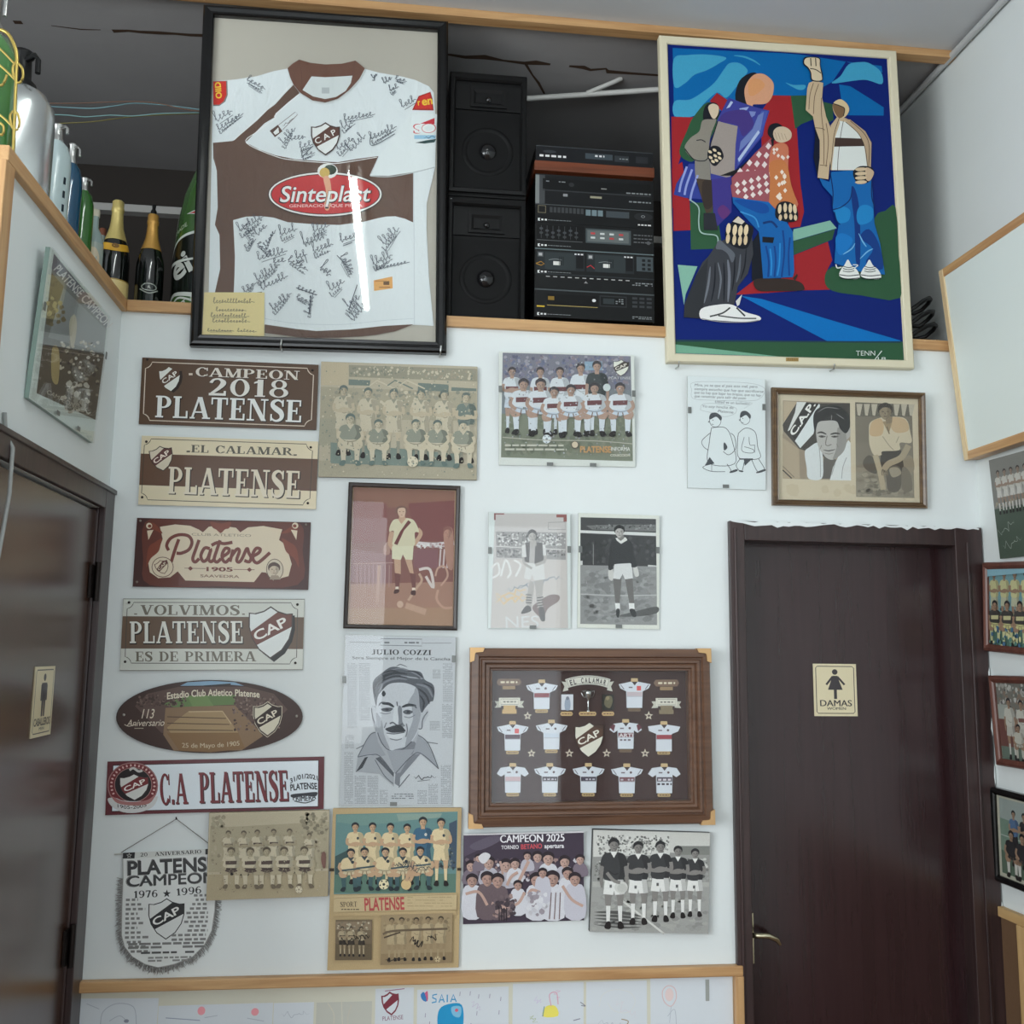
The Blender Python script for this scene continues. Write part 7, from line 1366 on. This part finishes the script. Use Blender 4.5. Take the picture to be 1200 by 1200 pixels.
# ------------------------------------------------------------ deep display case of miniature shirts
root, wd, h, cs = hung('case', 'trophy_case', 'deep wooden wall case with brass corners displaying miniature shirts, a trophy and a shield', 'display case')
walnut = wood('walnut', (84, 58, 44), (112, 80, 60), 'x', .35, coat=.25)
MB().frame(wd, h, [(0, .0495), (0, .006), (.004, .0), (.026, -.004), (.031, .003), (.034, .003), (.038, -.003), (.046, -.003), (.050, .006), (.054, .004), (.062, .004), (.066, .012), (.071, .012), (.073, .016), (.073, .0495)]).build('frame', walnut, root)
MB().box(-wd / 2 + .07, wd / 2 - .07, .044, .048, .07, h - .07).build('backing_felt', solid('brown_felt', (66, 44, 42), .9, bump=.2, bscale=300), root)
A0 = Art(cs, wd, h, y=.0435); A0.zoom(540, 750, 4)
bracket = solid('brass_bracket', (206, 166, 118), .35, .6)
for sx in (-1, 1):
    for zz, sz in ((0, 1), (h, -1)):
        m = MB(); x = sx * wd / 2
        m.prism([(x + sx * .002, zz - sz * .002), (x - sx * .046, zz - sz * .002), (x - sx * .04, zz + sz * .012), (x - sx * .018, zz + sz * .014), (x - sx * .014, zz + sz * .018), (x - sx * .012, zz + sz * .04), (x + sx * .002, zz + sz * .046)], -.0065, .02); m.build('corner_bracket', bracket, root)
def slab(A, pts, c, y0, y1): A.mb.prism([(p[0], p[2]) for p in (A.m(q) for q in pts)], y0, y1, C3(c))
def caseart(y): A = Art(cs, wd, h, y=y); A.zoom(540, 750, 4); return A
shw = (206, 210, 218); bandd = (70, 52, 60)
SH = [(388, 195, (130, 62, 70), 1, 0), (828, 190, (190, 176, 182), 1, 1), (250, 392, (84, 64, 76), 1, 1), (435, 386, (196, 204, 216), 1, 0), (787, 384, (110, 60, 70), 0, 2), (968, 394, (150, 64, 72), 2, 0), (252, 592, (196, 170, 176), 0, 0), (428, 592, (62, 50, 62), 1, 0), (611, 592, (70, 62, 76), 1, 0), (793, 594, (120, 80, 86), 1, 0), (970, 594, (86, 74, 86), 0, 3)]
for i, (cx, ty, bc, sty, ex) in enumerate(SH):
    A = caseart(.0365)
    def Q(pts): return [(cx + a, ty + b) for a, b in pts]
    o = {0: [(-16, 8), (-58, 14), (-76, 42), (-56, 56), (-38, 44), (-36, 132), (36, 132), (38, 44), (56, 56), (76, 42), (58, 14), (16, 8), (0, 20)], 1: [(-16, 8), (-74, 20), (-66, 40), (-38, 54), (-36, 132), (36, 132), (38, 54), (66, 40), (76, 20), (16, 8), (0, 20)], 2: [(-16, 8), (-74, 16), (-70, 38), (-36, 52), (-36, 134), (36, 134), (36, 52), (66, 40), (76, 18), (16, 8), (0, 18)]}[sty]
    slab(A, Q(o), shw, .0365, .0435); A.y = .0362
    A.poly(Q([(-36, 56), (36, 56), (36, 76), (-36, 76)]), bc); A.line(Q([(-36, 78), (36, 78)]), 2, (150, 150, 158), False); A.poly(Q([(-14, 8), (14, 8), (0, 26)]), (60, 46, 48))
    A.ell(cx + 18, ty + 34, 6, 6, (90, 70, 76), 8); A.rect(cx - 28, ty + 32, cx - 10, ty + 38, (110, 100, 108))
    if ex == 1: A.rect(cx + 10, ty + 28, cx + 30, ty + 50, (206, 90, 92))
    if ex == 2: A.poly(Q([(-76, 30), (-60, 14), (-50, 20), (-58, 50)]), (96, 50, 60)); A.poly(Q([(76, 30), (60, 14), (50, 20), (58, 50)]), (96, 50, 60)); A.text('ARTI', cx - 34, ty + 76, cx + 34, ty + 76, 17, (214, 206, 208), .06); A.lines_of_text(cx - 28, ty + 84, cx + 28, ty + 96, 1, 8, (110, 100, 110), 3)
    if ex == 3: A.lines_of_text(cx - 34, ty + 82, cx + 34, ty + 96, 1, 9, (60, 50, 60), 4, 1); A.lines_of_text(cx - 30, ty + 62, cx + 30, ty + 74, 1, 9, (206, 200, 206), 5, 1)
    if sty == 1: A.line(Q([(-66, 22), (-50, 44)]), 3, (70, 60, 76), False); A.line(Q([(66, 22), (50, 44)]), 3, (70, 60, 76), False)
    if ex == 0 and i > 6: A.lines_of_text(cx - 30, ty + 63, cx + 30, ty + 73, 1, 7, (190, 186, 194), i, .8)
    sh = A.build('miniature_shirt', felt, root)
    B = caseart(.0375); slab(B, Q([(-15, -8), (15, -8), (16, 10), (0, 22), (-16, 10)]), (196, 170, 128), .0375, .0437); B.build('neck_form', felt, sh)
    B = caseart(.0405); slab(B, Q([(-30, 138), (-26, 133), (26, 133), (30, 138), (30, 146), (26, 150), (-26, 150), (-30, 146)]), (180, 154, 110) if i not in (1, 4) else (110, 92, 76), .0405, .0437); B.y = .0402; B.lines_of_text(cx - 22, ty + 138, cx + 22, ty + 146, 1, 5, (110, 86, 60), i, 1); B.build('name_plate', felt, root)
for cx, cy in ((322, 360), (897, 360), (341, 538), (521, 538), (698, 538), (880, 538)):
    B = caseart(.0405)
    st = [(cx + (21 if k % 2 == 0 else 9) * math.sin(k * PI / 5), cy - (21 if k % 2 == 0 else 9) * math.cos(k * PI / 5)) for k in range(10)]
    slab(B, st, (206, 196, 178), .0405, .0437); B.y = .0402; star(B, cx, cy, 10, (70, 48, 46)); B.build('star', felt, root)
B = caseart(.038); arc = lambda r, a0, a1: [(607 + r * math.sin(a0 + (a1 - a0) * k / 10), 490 - r * math.cos(a0 + (a1 - a0) * k / 10)) for k in range(11)]
for s in (-1, 1): slab(B, [(607 + s * 124, 196), (607 + s * 100, 200), (607 + s * 92, 238), (607 + s * 118, 244), (607 + s * 110, 220)], (196, 194, 184), .0395, .0437)
slab(B, arc(322, -.34, .34) + arc(280, .34, -.34), (212, 210, 200), .037, .0437); B.y = .0367; B.line(arc(317, -.325, .325) + arc(285, .325, -.325), 2, (90, 84, 80), False, True)
for k, chh in enumerate('EL CALAMAR'):
    a = -.27 + k * .06
    if chh != ' ': B.text(chh, 607 + 288 * math.sin(a - .02), 490 - 288 * math.cos(a - .02), 607 + 288 * math.sin(a + .02), 490 - 288 * math.cos(a + .02), 24, (60, 54, 56), .04)
B.build('name_ribbon', felt, root)
for cx, cy, w2 in ((235, 297, 70), (980, 300, 70)):
    B = caseart(.039)
    for s in (-1, 1): slab(B, [(cx + s * w2, cy - 8), (cx + s * 40, cy - 8), (cx + s * 40, cy + 22), (cx + s * w2, cy + 24), (cx + s * (w2 - 10), cy + 8)], (190, 188, 176), .0400, .0437)
    slab(B, [(cx - 50, cy - 24), (cx + 50, cy - 24), (cx + 50, cy + 14), (cx - 50, cy + 14)], (210, 206, 194), .038, .0437); B.y = .0377; B.line([(cx - 42, cy - 18), (cx + 42, cy - 18), (cx + 42, cy + 8), (cx - 42, cy + 8)], 2, (110, 106, 98), False, True); B.lines_of_text(cx - 30, cy - 12, cx + 30, cy + 2, 1, 7, (120, 116, 108), 3); B.build('ribbon', felt, root)
    for dy, ww, hh in ((22, 28, 10), (42, 34, 10)):
        B = caseart(.0385 if dy == 22 else .0405); slab(B, [(cx - ww, cy + dy - hh), (cx + ww, cy + dy - hh), (cx + ww, cy + dy + hh), (cx - ww, cy + dy + hh)], (196, 164, 112) if cx < 500 else (130, 116, 92), .0372 if dy == 22 else .0405, .0437); B.build('name_plate', felt, root)
for cx, cy in ((232, 199), (980, 205)):
    B = caseart(.039); slab(B, [(cx - 60, cy), (cx - 50, cy - 16), (cx + 50, cy - 16), (cx + 60, cy), (cx + 50, cy + 16), (cx - 50, cy + 16)], (120, 96, 80), .039, .0437); B.y = .0387; B.lines_of_text(cx - 40, cy - 8, cx + 40, cy + 8, 1, 9, (214, 204, 180), 2, 1); B.build('plaque', felt, root)
    B = caseart(.0405); slab(B, [(cx - 30, cy + 18), (cx + 30, cy + 18), (cx + 30, cy + 34), (cx - 30, cy + 34)], (150, 124, 92), .0405, .0437); B.build('name_plate', felt, root)
for cx, img in ((510, 0), (703, 1)):
    B = caseart(.040); slab(B, [(cx - 28, 258), (cx + 28, 258), (cx + 28, 332), (cx - 28, 332)], (206, 208, 214) if img == 0 else (40, 38, 34), .040, .0437); B.y = .0397
    if img: B.blob([(cx - 18, 300), (cx - 10, 270), (cx + 14, 266), (cx + 22, 290), (cx + 10, 322), (cx - 8, 318)], (104, 98, 76), 4); B.ell(cx - 2, 276, 9, 10, (140, 126, 96), 10)
    else: B.blob([(cx - 10, 330), (cx - 12, 290), (cx + 2, 268), (cx + 14, 290), (cx + 12, 330)], (150, 160, 176), 4); B.ell(cx + 1, 276, 8, 9, (120, 124, 136), 10)
    B.build('picture', felt, root)
for cx, ww in ((507, 30), (607, 42), (704, 30)):
    B = caseart(.0405); slab(B, [(cx - ww, 350), (cx - ww + 6, 340), (cx + ww - 6, 340), (cx + ww, 350), (cx + ww - 6, 360), (cx - ww + 6, 360)], (190, 160, 116), .0405, .0437); B.y = .0402; B.lines_of_text(cx - ww + 8, 346, cx + ww - 8, 354, 1, 5, (110, 86, 60), cx, 1); B.build('name_plate', felt, root)
t0, t1 = A0.m((607, 338)), A0.m((607, 236)); tz = t1[2] - t0[2]; u = tz / 100
m = MB().lathe([(10 * u, 0), (10 * u, 4 * u), (4 * u, 8 * u), (2.4 * u, 30 * u), (4 * u, 44 * u), (2.6 * u, 50 * u), (10 * u, 64 * u), (17 * u, 82 * u), (18.5 * u, 100 * u), (16 * u, 99 * u), (0, 70 * u)], 22, (t0[0], .0315, t0[2]))
trophy = m.build('trophy', solid('polished_silver', (206, 206, 206), .14, 1.0), root)
for s in (-1, 1): MB().tube([(t0[0] + s * 16 * u, .0315, t0[2] + 92 * u), (t0[0] + s * 30 * u, .0315, t0[2] + 96 * u), (t0[0] + s * 32 * u, .0315, t0[2] + 84 * u), (t0[0] + s * 22 * u, .0315, t0[2] + 66 * u), (t0[0] + s * 10 * u, .0315, t0[2] + 66 * u)], 1.8 * u, 8).build('handle', MATS['polished_silver'], trophy)
B = caseart(.0355); o = [(540, 412), (562, 412), (590, 402), (610, 390), (632, 402), (660, 404), (682, 402), (680, 460), (664, 508), (616, 556), (568, 512), (550, 470)]
slab(B, o, (70, 50, 42), .0355, .0437); B.y = .0352; B.shield(612, 473, 130, 160, (214, 210, 196), (84, 58, 46), (50, 38, 34), (222, 218, 206), .03, 'CAP', .02); B.build('shield', felt, root)
pane(root, wd - .142, h - .142, .0155, .071)

# ------------------------------------------------------------ picture high on the left wall, seen at a slant
def on_left(y, z, roll, lean, x0):
    u = Vector((0, math.cos(roll), math.sin(roll))); up = Vector((math.sin(lean), -math.sin(roll) * math.cos(lean), math.cos(roll) * math.cos(lean))); n = up.cross(u)
    M = Matrix.Identity(4)
    for i in range(3): M[i][0], M[i][1], M[i][2] = u[i], n[i], up[i]
    M[0][3], M[1][3], M[2][3] = x0, y, z; return M
wd, h = .5293, .3926; cs = [(59, 289), (127.8, 372.4), (108, 518.6), (33.8, 467)]
root = empty('clip_frame', 'thick glass clip frame on the left wall, lettered platense campeon', 'clip frame', None, on_left(-.5165, 2.2047, -.0051, .0556, -.910))
board(root, wd, h, .0115, (130, 150, 142), 'backing_board', .35)
A = Art(cs, wd, h); A.zoom(0, 0, 1); A.poly(cs, (196, 206, 200)); A.zoom(0, 270, 4.444)
A.poly([(280, 118), (560, 462), (494, 985), (190, 850)], (120, 122, 118)); A.poly([(280, 118), (560, 462), (555, 510), (268, 200)], (104, 104, 112)); A.text('PLATENSE CAMPEON', 278, 205, 556, 515, 44, (206, 206, 204), .07)
A.poly([(268, 220), (330, 290), (320, 520), (238, 490)], (104, 92, 66)); A.poly([(330, 300), (552, 520), (540, 640), (250, 560)], (142, 146, 146)); A.poly([(222, 600), (540, 650), (494, 985), (190, 850)], (92, 84, 72)); A.crowd(300, 560, 520, 900, 90, [(190, 184, 166), (70, 64, 58), (150, 142, 124), (206, 204, 196)], (6, 14), 3); A.crowd(230, 340, 350, 520, 20, [(170, 156, 110), (120, 106, 74)], (8, 18), 4)
A.blob([(270, 620), (300, 610), (310, 690), (300, 800), (268, 770)], (170, 152, 104), 4); A.blob([(360, 480), (388, 440), (400, 500), (385, 600), (368, 600)], (190, 182, 160), 4); A.crowd(320, 780, 490, 960, 46, [(196, 192, 180), (160, 154, 140), (110, 104, 92)], (10, 22), 5); A.text('CAMPEONES', 240, 850, 410, 940, 22, (170, 164, 148), .02); A.line([(230, 600), (540, 650)], 5, (70, 66, 62), False)
A.build('print', photo, root); y = A.y - .0004; pane(root, wd, h, y, t=.004)
A.zoom(0, 0, 1); clips(root, A, [(50, 359, 1), (66, 484, 0), (90, 502, 0), (122, 417, 1)], y - .004, y)

# restroom signs on the doors
def restroom(root, wd, h, woman, cream=(204, 193, 162)):
    MB().box(-wd / 2, wd / 2, 0, .0028, 0, h).build('plate', solid('cream_sign', cream, .4), root, .0008)
    A = Art([(0, 0), (170, 0), (170, 205), (0, 205)], wd, h); ik = (62, 58, 60)
    A.rect(0, 0, 170, 205, cream); A.line([(16, 10), (154, 10), (160, 16), (160, 188), (154, 194), (16, 194), (10, 188), (10, 16)], 3, ik, False, True)
    A.ell(85, 32, 11, 11, ik, 20)
    if woman:
        A.poly([(76, 47), (94, 47), (114, 102), (56, 102)], ik); A.line([(76, 50), (50, 82)], 8, ik, False); A.line([(94, 50), (122, 82)], 8, ik, False); A.rect(79, 100, 91, 138, ik)
        A.text('DAMAS', 24, 166, 148, 166, 24, ik, .05); A.text('WOMEN', 50, 180, 124, 180, 10, ik, .04)
    else:
        A.poly([(64, 48), (106, 48), (112, 56), (112, 100), (102, 100), (102, 66), (100, 146), (88, 146), (86, 100), (84, 100), (82, 146), (70, 146), (68, 66), (68, 100), (58, 100), (58, 56)], ik)
        A.text('CABALLEROS', 16, 172, 154, 172, 22, ik, .05); A.text('MEN', 64, 186, 106, 186, 9, ik, .04)
    A.build('pictogram', enamel, root)
root, wd, h, cs = hung('damas', 'restroom_sign', 'cream sign with a woman pictogram on the far brown door', 'restroom sign'); restroom(root, wd, h, True)
p = onX((46, 863), XL - .0065); q = onX((51, 781), XL - .0065)
root = empty('restroom_sign', 'cream sign with a man pictogram on the left brown door', 'restroom sign', None, on_left(p.y, p.z, 0, 0, XL - .0032))
restroom(root, .152, q.z - p.z, False)

SAT = .72
# ------------------------------------------------------------ right wall: framed pictures and the hanging board
def on_right(p, q, t, wd):
    """p: lower far corner, q: a point along the bottom edge, t: upper far corner"""
    u = (q - p).normalized(); up = (t - p).normalized(); n = up.cross(u).normalized(); up = u.cross(n); M = Matrix.Identity(4); M
    c = p + u * wd / 2
    n = -n if n.x < 0 else n
    for i in range(3): M[i][0], M[i][1], M[i][2] = u[i], n[i], up[i]
    M[0][3], M[1][3], M[2][3] = c.x, c.y, c.z; return M
def right_pic(tl, bl, br, wd, off, name, label, cat):
    p = onX(bl, XR - off); q = onX(br, XR - off); t = onY(tl, p.y)
    if t.x > XR - off: t.x = XR - off
    return empty(name, label, cat, None, on_right(p, q, t, wd)), wd, (t - p).length
def fill(A, W, H, sky, grass, rows, seed, hz=.62):
    A.poly([(0, 0), (W, 0), (W, H), (0, H)], sky); A.poly([(0, H * hz), (W, H * hz), (W, H), (0, H)], grass)
    A.crowd(0, H * hz - 30, W, H * hz + 10, 40, [(110, 110, 96), (70, 80, 80), (140, 130, 110)], (5, 11), seed)
    for y, hh, n, fn, kw in rows:
        for i in range(n): getattr(A, fn)(24 + (W - 48) * (i + .5) / n, y, hh, **kw)
sk, hr = (150, 112, 84), (32, 30, 32)
root, wd, h = right_pic((1157, 540), (1172, 655), (1200, 652), .27, .012, 'team_photograph', 'unframed greyish team photograph just below the white hanging board on the right wall', 'photograph')
board(root, wd, h, .008, (70, 70, 66), 'mount_board'); W, H = wd * 1000, h * 1000
A = Art([(0, 0), (W, 0), (W, H), (0, H)], wd, h); fill(A, W, H, (112, 112, 106), (62, 78, 64), [(H * .56, 150, 6, 'player', dict(shirt=(170, 168, 158), short=(176, 174, 166), skin=(136, 112, 94), sock=(176, 174, 168), hair=(60, 54, 50), arms='cross'))], 1, .5)
A.squiggle(10, H * .75, 110, H * .66, 16, 2, (140, 150, 140), 2); A.squiggle(30, H * .9, 130, H * .8, 16, 2, (140, 150, 140), 3); A.build('print', photo, root)
mah = wood('mahogany', (92, 44, 34), (120, 62, 46), 'z', .35, coat=.3)
root, wd, h = right_pic((1148, 659.6), (1152.6, 762.5), (1200, 768), .40, .022, 'framed_photograph', 'reddish-brown framed team picture in yellow and blue, upper of two such frames', 'framed photograph')
FP = lambda bw, t: [(0, t), (0, .002), (.004, -.003), (bw * .5, -.006), (bw * .8, -.002), (bw, .002), (bw, t)]
MB().frame(wd, h, FP(.024, .02)).build('frame', mah, root); MB().box(-wd / 2 + .015, wd / 2 - .015, .010, .016, .015, h - .015).build('backing_board', solid('mat_grey', (120, 120, 110), .7), root); W, H = wd * 1000, h * 1000
A = Art([(0, 0), (W, 0), (W, H), (0, H)], wd, h, y=.0095)
fill(A, W, H, (96, 150, 160), (70, 110, 96), [(H * .72, 190, 6, 'player', dict(shirt=(190, 184, 120), short=(176, 176, 140), skin=sk, sock=(150, 160, 120), hair=hr, arms='cross')), (H * .92, 150, 5, 'crouch', dict(shirt=(60, 56, 52), short=(190, 184, 110), skin=sk, sock=(180, 180, 120), hair=hr, band=(186, 180, 120)))], 2, .55); A.poly([(0, 0), (W, 0), (W, 30), (0, 50)], (110, 160, 176)); A.crowd(20, H * .7, W - 20, H - 16, 60, [(60, 104, 140), (190, 184, 120), (70, 120, 110)], (5, 12), 5); A.build('print', photo, root); pane(root, wd - .046, h - .046, .006, .023)
root, wd, h = right_pic((1158.6, 791.6), (1167.6, 896.5), (1200, 902), .40, .022, 'framed_photograph', 'reddish-brown framed picture of a white-shirted player before a crowd, lower of two such frames', 'framed photograph')
MB().frame(wd, h, FP(.024, .02)).build('frame', mah, root); MB().box(-wd / 2 + .015, wd / 2 - .015, .010, .016, .015, h - .015).build('backing_board', solid('mat_grey', (120, 120, 110), .7), root); W, H = wd * 1000, h * 1000
A = Art([(0, 0), (W, 0), (W, H), (0, H)], wd, h, y=.0095); A.poly([(0, 0), (W, 0), (W, H), (0, H)], (110, 106, 96)); A.crowd(20, 20, W - 20, H * .45, 200, [(150, 146, 136), (70, 70, 66), (130, 104, 86), (176, 174, 166), (96, 100, 92)], (5, 11), 3); A.rect(24, H * .32, 90, H * .48, (150, 156, 146)); A.rect(24, H * .48, W - 20, H * .8, (110, 60, 52)); A.rect(24, H * .78, W - 20, H, (92, 110, 96))
for i in range(5): A.player(86 + i * 66, H - 26 + (i % 2) * 4, 200, (186, 182, 168), (176, 172, 160), sk, (186, 184, 174), hr, 'down', (120, 70, 60) if i % 2 else None)
A.crouch(130, H - 22, 120, (180, 176, 160), (170, 166, 150), sk, (170, 166, 150), hr); A.build('print', photo, root); pane(root, wd - .046, h - .046, .006, .023)
root, wd, h = right_pic((1160.4, 921.4), (1164.6, 1031.5), (1200, 1046), .42, .022, 'framed_photograph', 'black framed picture of players on a green pitch, lowest on the right wall', 'framed photograph')
MB().frame(wd, h, FP(.022, .02)).build('frame', bf, root); MB().box(-wd / 2 + .015, wd / 2 - .015, .010, .016, .015, h - .015).build('mat_board', solid('cream_mat', (190, 184, 160), .7), root); W, H = wd * 1000, h * 1000
A = Art([(0, 0), (W, 0), (W, H), (0, H)], wd, h, y=.0095); A.poly([(36, 30), (W - 36, 30), (W - 36, H - 34), (36, H - 34)], (104, 132, 112)); A.poly([(36, 30), (W - 36, 30), (W - 36, 110), (36, 96)], (140, 152, 146)); A.poly([(36, 200), (W - 36, 210), (W - 36, H - 34), (36, H - 34)], (78, 100, 80)); A.line([(36, 150), (W - 36, 160)], 3, (160, 170, 160), False)
for i in range(5): A.player(112 + i * 56, 240, 180, (70, 104, 150) if i == 0 else (40, 38, 42), (44, 42, 46), sk, (60, 58, 60), hr, 'cross')
for i in range(5): A.crouch(98 + i * 60, 278, 150, (42, 40, 44), (46, 44, 46), sk, (190, 186, 176), hr)
A.build('print', photo, root); pane(root, wd - .042, h - .042, .006, .021)
SAT = 1.0
# white board edged in pine
T_, B_ = onY((1100, 318), -.03), onY((1130, 540), -.03); bh = (T_ - B_).length
root = empty('hanging_board', 'large white painted board edged in pine, leaning out from the right wall', 'board', None, on_right(B_, B_ + Vector((0, -1, 0)), T_, .95))
MB().box(-.475 + .012, .475, .004, .052, .01, bh - .01).build('panel', solid('board_white', (208, 216, 212), .5, bump=.1, bscale=30, k=1.12), root)
MB().box(-.475, .475, 0, .054, bh - .03, bh).build('top_edging', pine, root, .002); MB().box(-.475, .475, 0, .054, 0, .03).build('bottom_edging', pine, root, .002); MB().box(-.475, -.475 + .026, -.0015, .054, .0, bh - .0).build('side_edging', wood('pine_pale_z', (206, 180, 140), (222, 200, 160), 'z', .5), root, .002)

# ------------------------------------------------------------ children's drawings under the rail
S('wall_back_lower', MB().box(XL, 1.117, -.004, 0, 0, .577), solid('cream_panel', (208, 206, 190), .55, bump=.1, bscale=20, k=1.1))
dp = printed('ink_drawing', .6, 0, .03)
def drawing(xa, xb, yt, label, draw, rgb=(206, 212, 220), tilt=0.0, dy=.0046, z_ext=.26):
    a, b = onY((xa, yt), -dy), onY((xb, yt), -dy); wd = b.x - a.x
    M = Matrix.Translation(((a.x + b.x) / 2, -dy, (a.z + b.z) / 2 - z_ext)) @ Matrix.Rotation(tilt, 4, 'Y')
    root = empty('drawing', label, 'drawing', 'children\'s drawings under the wooden rail', M)
    MB().box(-wd / 2, wd / 2, 0, .0004, 0, z_ext).build('sheet', solid('sheet_%d_%d_%d' % rgb, rgb, .6), root)
    A = Art([(xa, yt), (xb, yt), (xb, yt + 105), (xa, yt + 105)], wd, z_ext, y=-.00005); draw(A); A.build('pencil_work', dp, root); return root
pc = (170, 176, 186)
def d1(A): A.line([(118, 1200), (120, 1185), (135, 1176), (155, 1180), (160, 1200)], .9, pc); A.line([(128, 1196), (140, 1190), (150, 1198)], .8, pc); A.line([(100, 1176), (115, 1182)], .8, pc); A.ell(148, 1196, 3, 2, (130, 134, 150)); A.line([(125, 1210), (140, 1225), (158, 1212)], .9, pc)
def d2(A):
    A.ell(236, 1184, 4.5, 5, (226, 150, 158)); A.ell(299, 1187, 4.5, 4.5, (226, 150, 158)); A.line([(195, 1191), (235, 1195)], 1, (140, 150, 170)); A.line([(240, 1192), (255, 1190)], .8, pc); A.line([(290, 1194), (310, 1198)], .8, pc); A.squiggle(200, 1215, 300, 1220, 6, .8, pc, 2)
def d3(A): A.squiggle(330, 1190, 362, 1186, 4, .7, pc, 3); A.squiggle(330, 1212, 362, 1216, 5, .7, pc, 4)
def d4(A): A.line([(384, 1175), (392, 1190), (390, 1215)], 1.4, (196, 192, 178)); A.line([(412, 1178), (408, 1196), (416, 1215)], 1.6, (190, 186, 174)); A.line([(400, 1172), (402, 1200)], 1, (200, 196, 182))
def d5(A): A.shield(459, 1176, 17, 24, (206, 212, 218), (120, 40, 56), (120, 40, 56), (230, 200, 206), -.1, '', .1); A.text('PLATENSE', 450, 1196, 474, 1195, 5, (130, 70, 100), .0); A.line([(452, 1161), (475, 1159)], 1, (150, 90, 120))
def d6(A):
    A.blob([(498, 1163), (502, 1160), (502, 1172), (495, 1166)], (196, 90, 130), 3); A.blob([(494, 1164), (498, 1161), (501, 1172), (496, 1170)], (50, 120, 180), 3)
    for q in ([(513, 1164), (508, 1165), (508, 1168), (512, 1170), (512, 1173), (507, 1174)], [(515.5, 1174), (518.5, 1164.5), (521.5, 1174)], [(516.5, 1171), (520.5, 1171)], [(525, 1165), (525, 1174)], [(529, 1174), (532, 1165), (535.5, 1174)], [(530, 1171), (534.5, 1171)]): A.line(q, 1.4, (40, 140, 190), False)
    A.blob([(514, 1200), (516, 1182), (528, 1176), (542, 1178), (544, 1200), (538, 1216), (520, 1216)], (20, 140, 190), 4); A.blob([(530, 1180), (541, 1180), (540, 1192), (532, 1190)], (120, 180, 210), 4); A.ell(536, 1184, 2, 2, (206, 90, 110))
    R = random.Random(3); [A.line([(x, y), (x - .5, y + 5)], .6, (130, 120, 150), False) for x, y in ((500, 1186), (505, 1196), (552, 1162), (562, 1166), (575, 1166), (588, 1170), (560, 1186), (586, 1186), (553, 1200), (540, 1162))]; A.squiggle(553, 1176, 566, 1184, 4, .6, (190, 180, 200), 4)
def d7(A): A.blob([(636, 1192), (640, 1180), (651, 1180), (654, 1192)], (226, 214, 96), 3); A.line([(638, 1180), (636, 1192)], 1.2, (110, 150, 150)); A.line([(646, 1180), (644, 1166), (652, 1164), (654, 1178)], 1, (206, 150, 170)); A.squiggle(627, 1170, 634, 1176, 4, .6, (196, 186, 210), 2); A.squiggle(652, 1160, 655, 1172, 4, .6, (206, 170, 190), 3); A.line([(680, 1176), (686, 1181), (681, 1180)], 1, (120, 120, 130)); A.line([(672, 1198), (680, 1196)], 1, (110, 110, 130)); A.squiggle(622, 1190, 628, 1200, 3, .7, (170, 180, 150), 5)
def d8(A): A.line([(702, 1180), (706, 1166), (720, 1160), (738, 1164), (744, 1176), (736, 1188), (720, 1186), (712, 1176)], .7, (206, 208, 206)); A.squiggle(720, 1176, 748, 1192, 6, .6, (206, 200, 206), 3); A.line([(728, 1196), (736, 1199), (732, 1206)], 1.1, (150, 130, 100)); A.squiggle(700, 1200, 730, 1204, 4, .6, pc, 6)
def d9(A): A.line([(776, 1162), (782, 1155), (790, 1158), (792, 1170), (786, 1180), (778, 1174)], 1, (206, 176, 176), True, True); A.ell(784, 1166, 5, 8, (216, 196, 194)); A.line([(786, 1180), (784, 1200)], .6, pc); A.line([(782, 1192), (790, 1184), (792, 1206)], .7, pc)
drawing(92, 184, 1170, 'large pencil face drawing, leftmost of the sheets under the rail', d1, (218, 224, 230), .02)
drawing(186, 320, 1177, 'wide sheet with two pink dots, under the wooden rail', d2, (218, 224, 230), 0)
drawing(321, 368, 1175, 'narrow plain sheet right of the one with pink dots', d3, (218, 224, 230), 0)
drawing(371, 436, 1174, 'crumpled off-white sheet left of the sheet with a maroon shield', d4, (200, 200, 190), .0)
drawing(441, 486, 1158, 'child\'s sheet with a maroon shield and the club name', d5, (218, 224, 230), -.01)
drawing(490, 597, 1158, 'child\'s drawing of a big blue ball under the name Saia', d6, (218, 224, 230), -.01)
drawing(601, 684, 1152, 'child\'s drawing of a figure in a yellow skirt', d7, (218, 224, 230), .0)
drawing(687, 758, 1150, 'faint scribbled sheet between the yellow skirt and balloon drawings', d8, (218, 224, 230), .0)
drawing(762, 858, 1145, 'child\'s drawing of a pink balloon, rightmost sheet under the rail', d9, (218, 224, 230), .0)
st_ = onY((828, 1148), -.006)
tag(MB().box(st_.x - .004, st_.x + .008, -.0062, -.0052, st_.z - .065, st_.z).build('paper_strip', solid('grey_strip', (160, 164, 160), .6)), 'narrow grey strip hanging over the balloon drawing', 'strip')
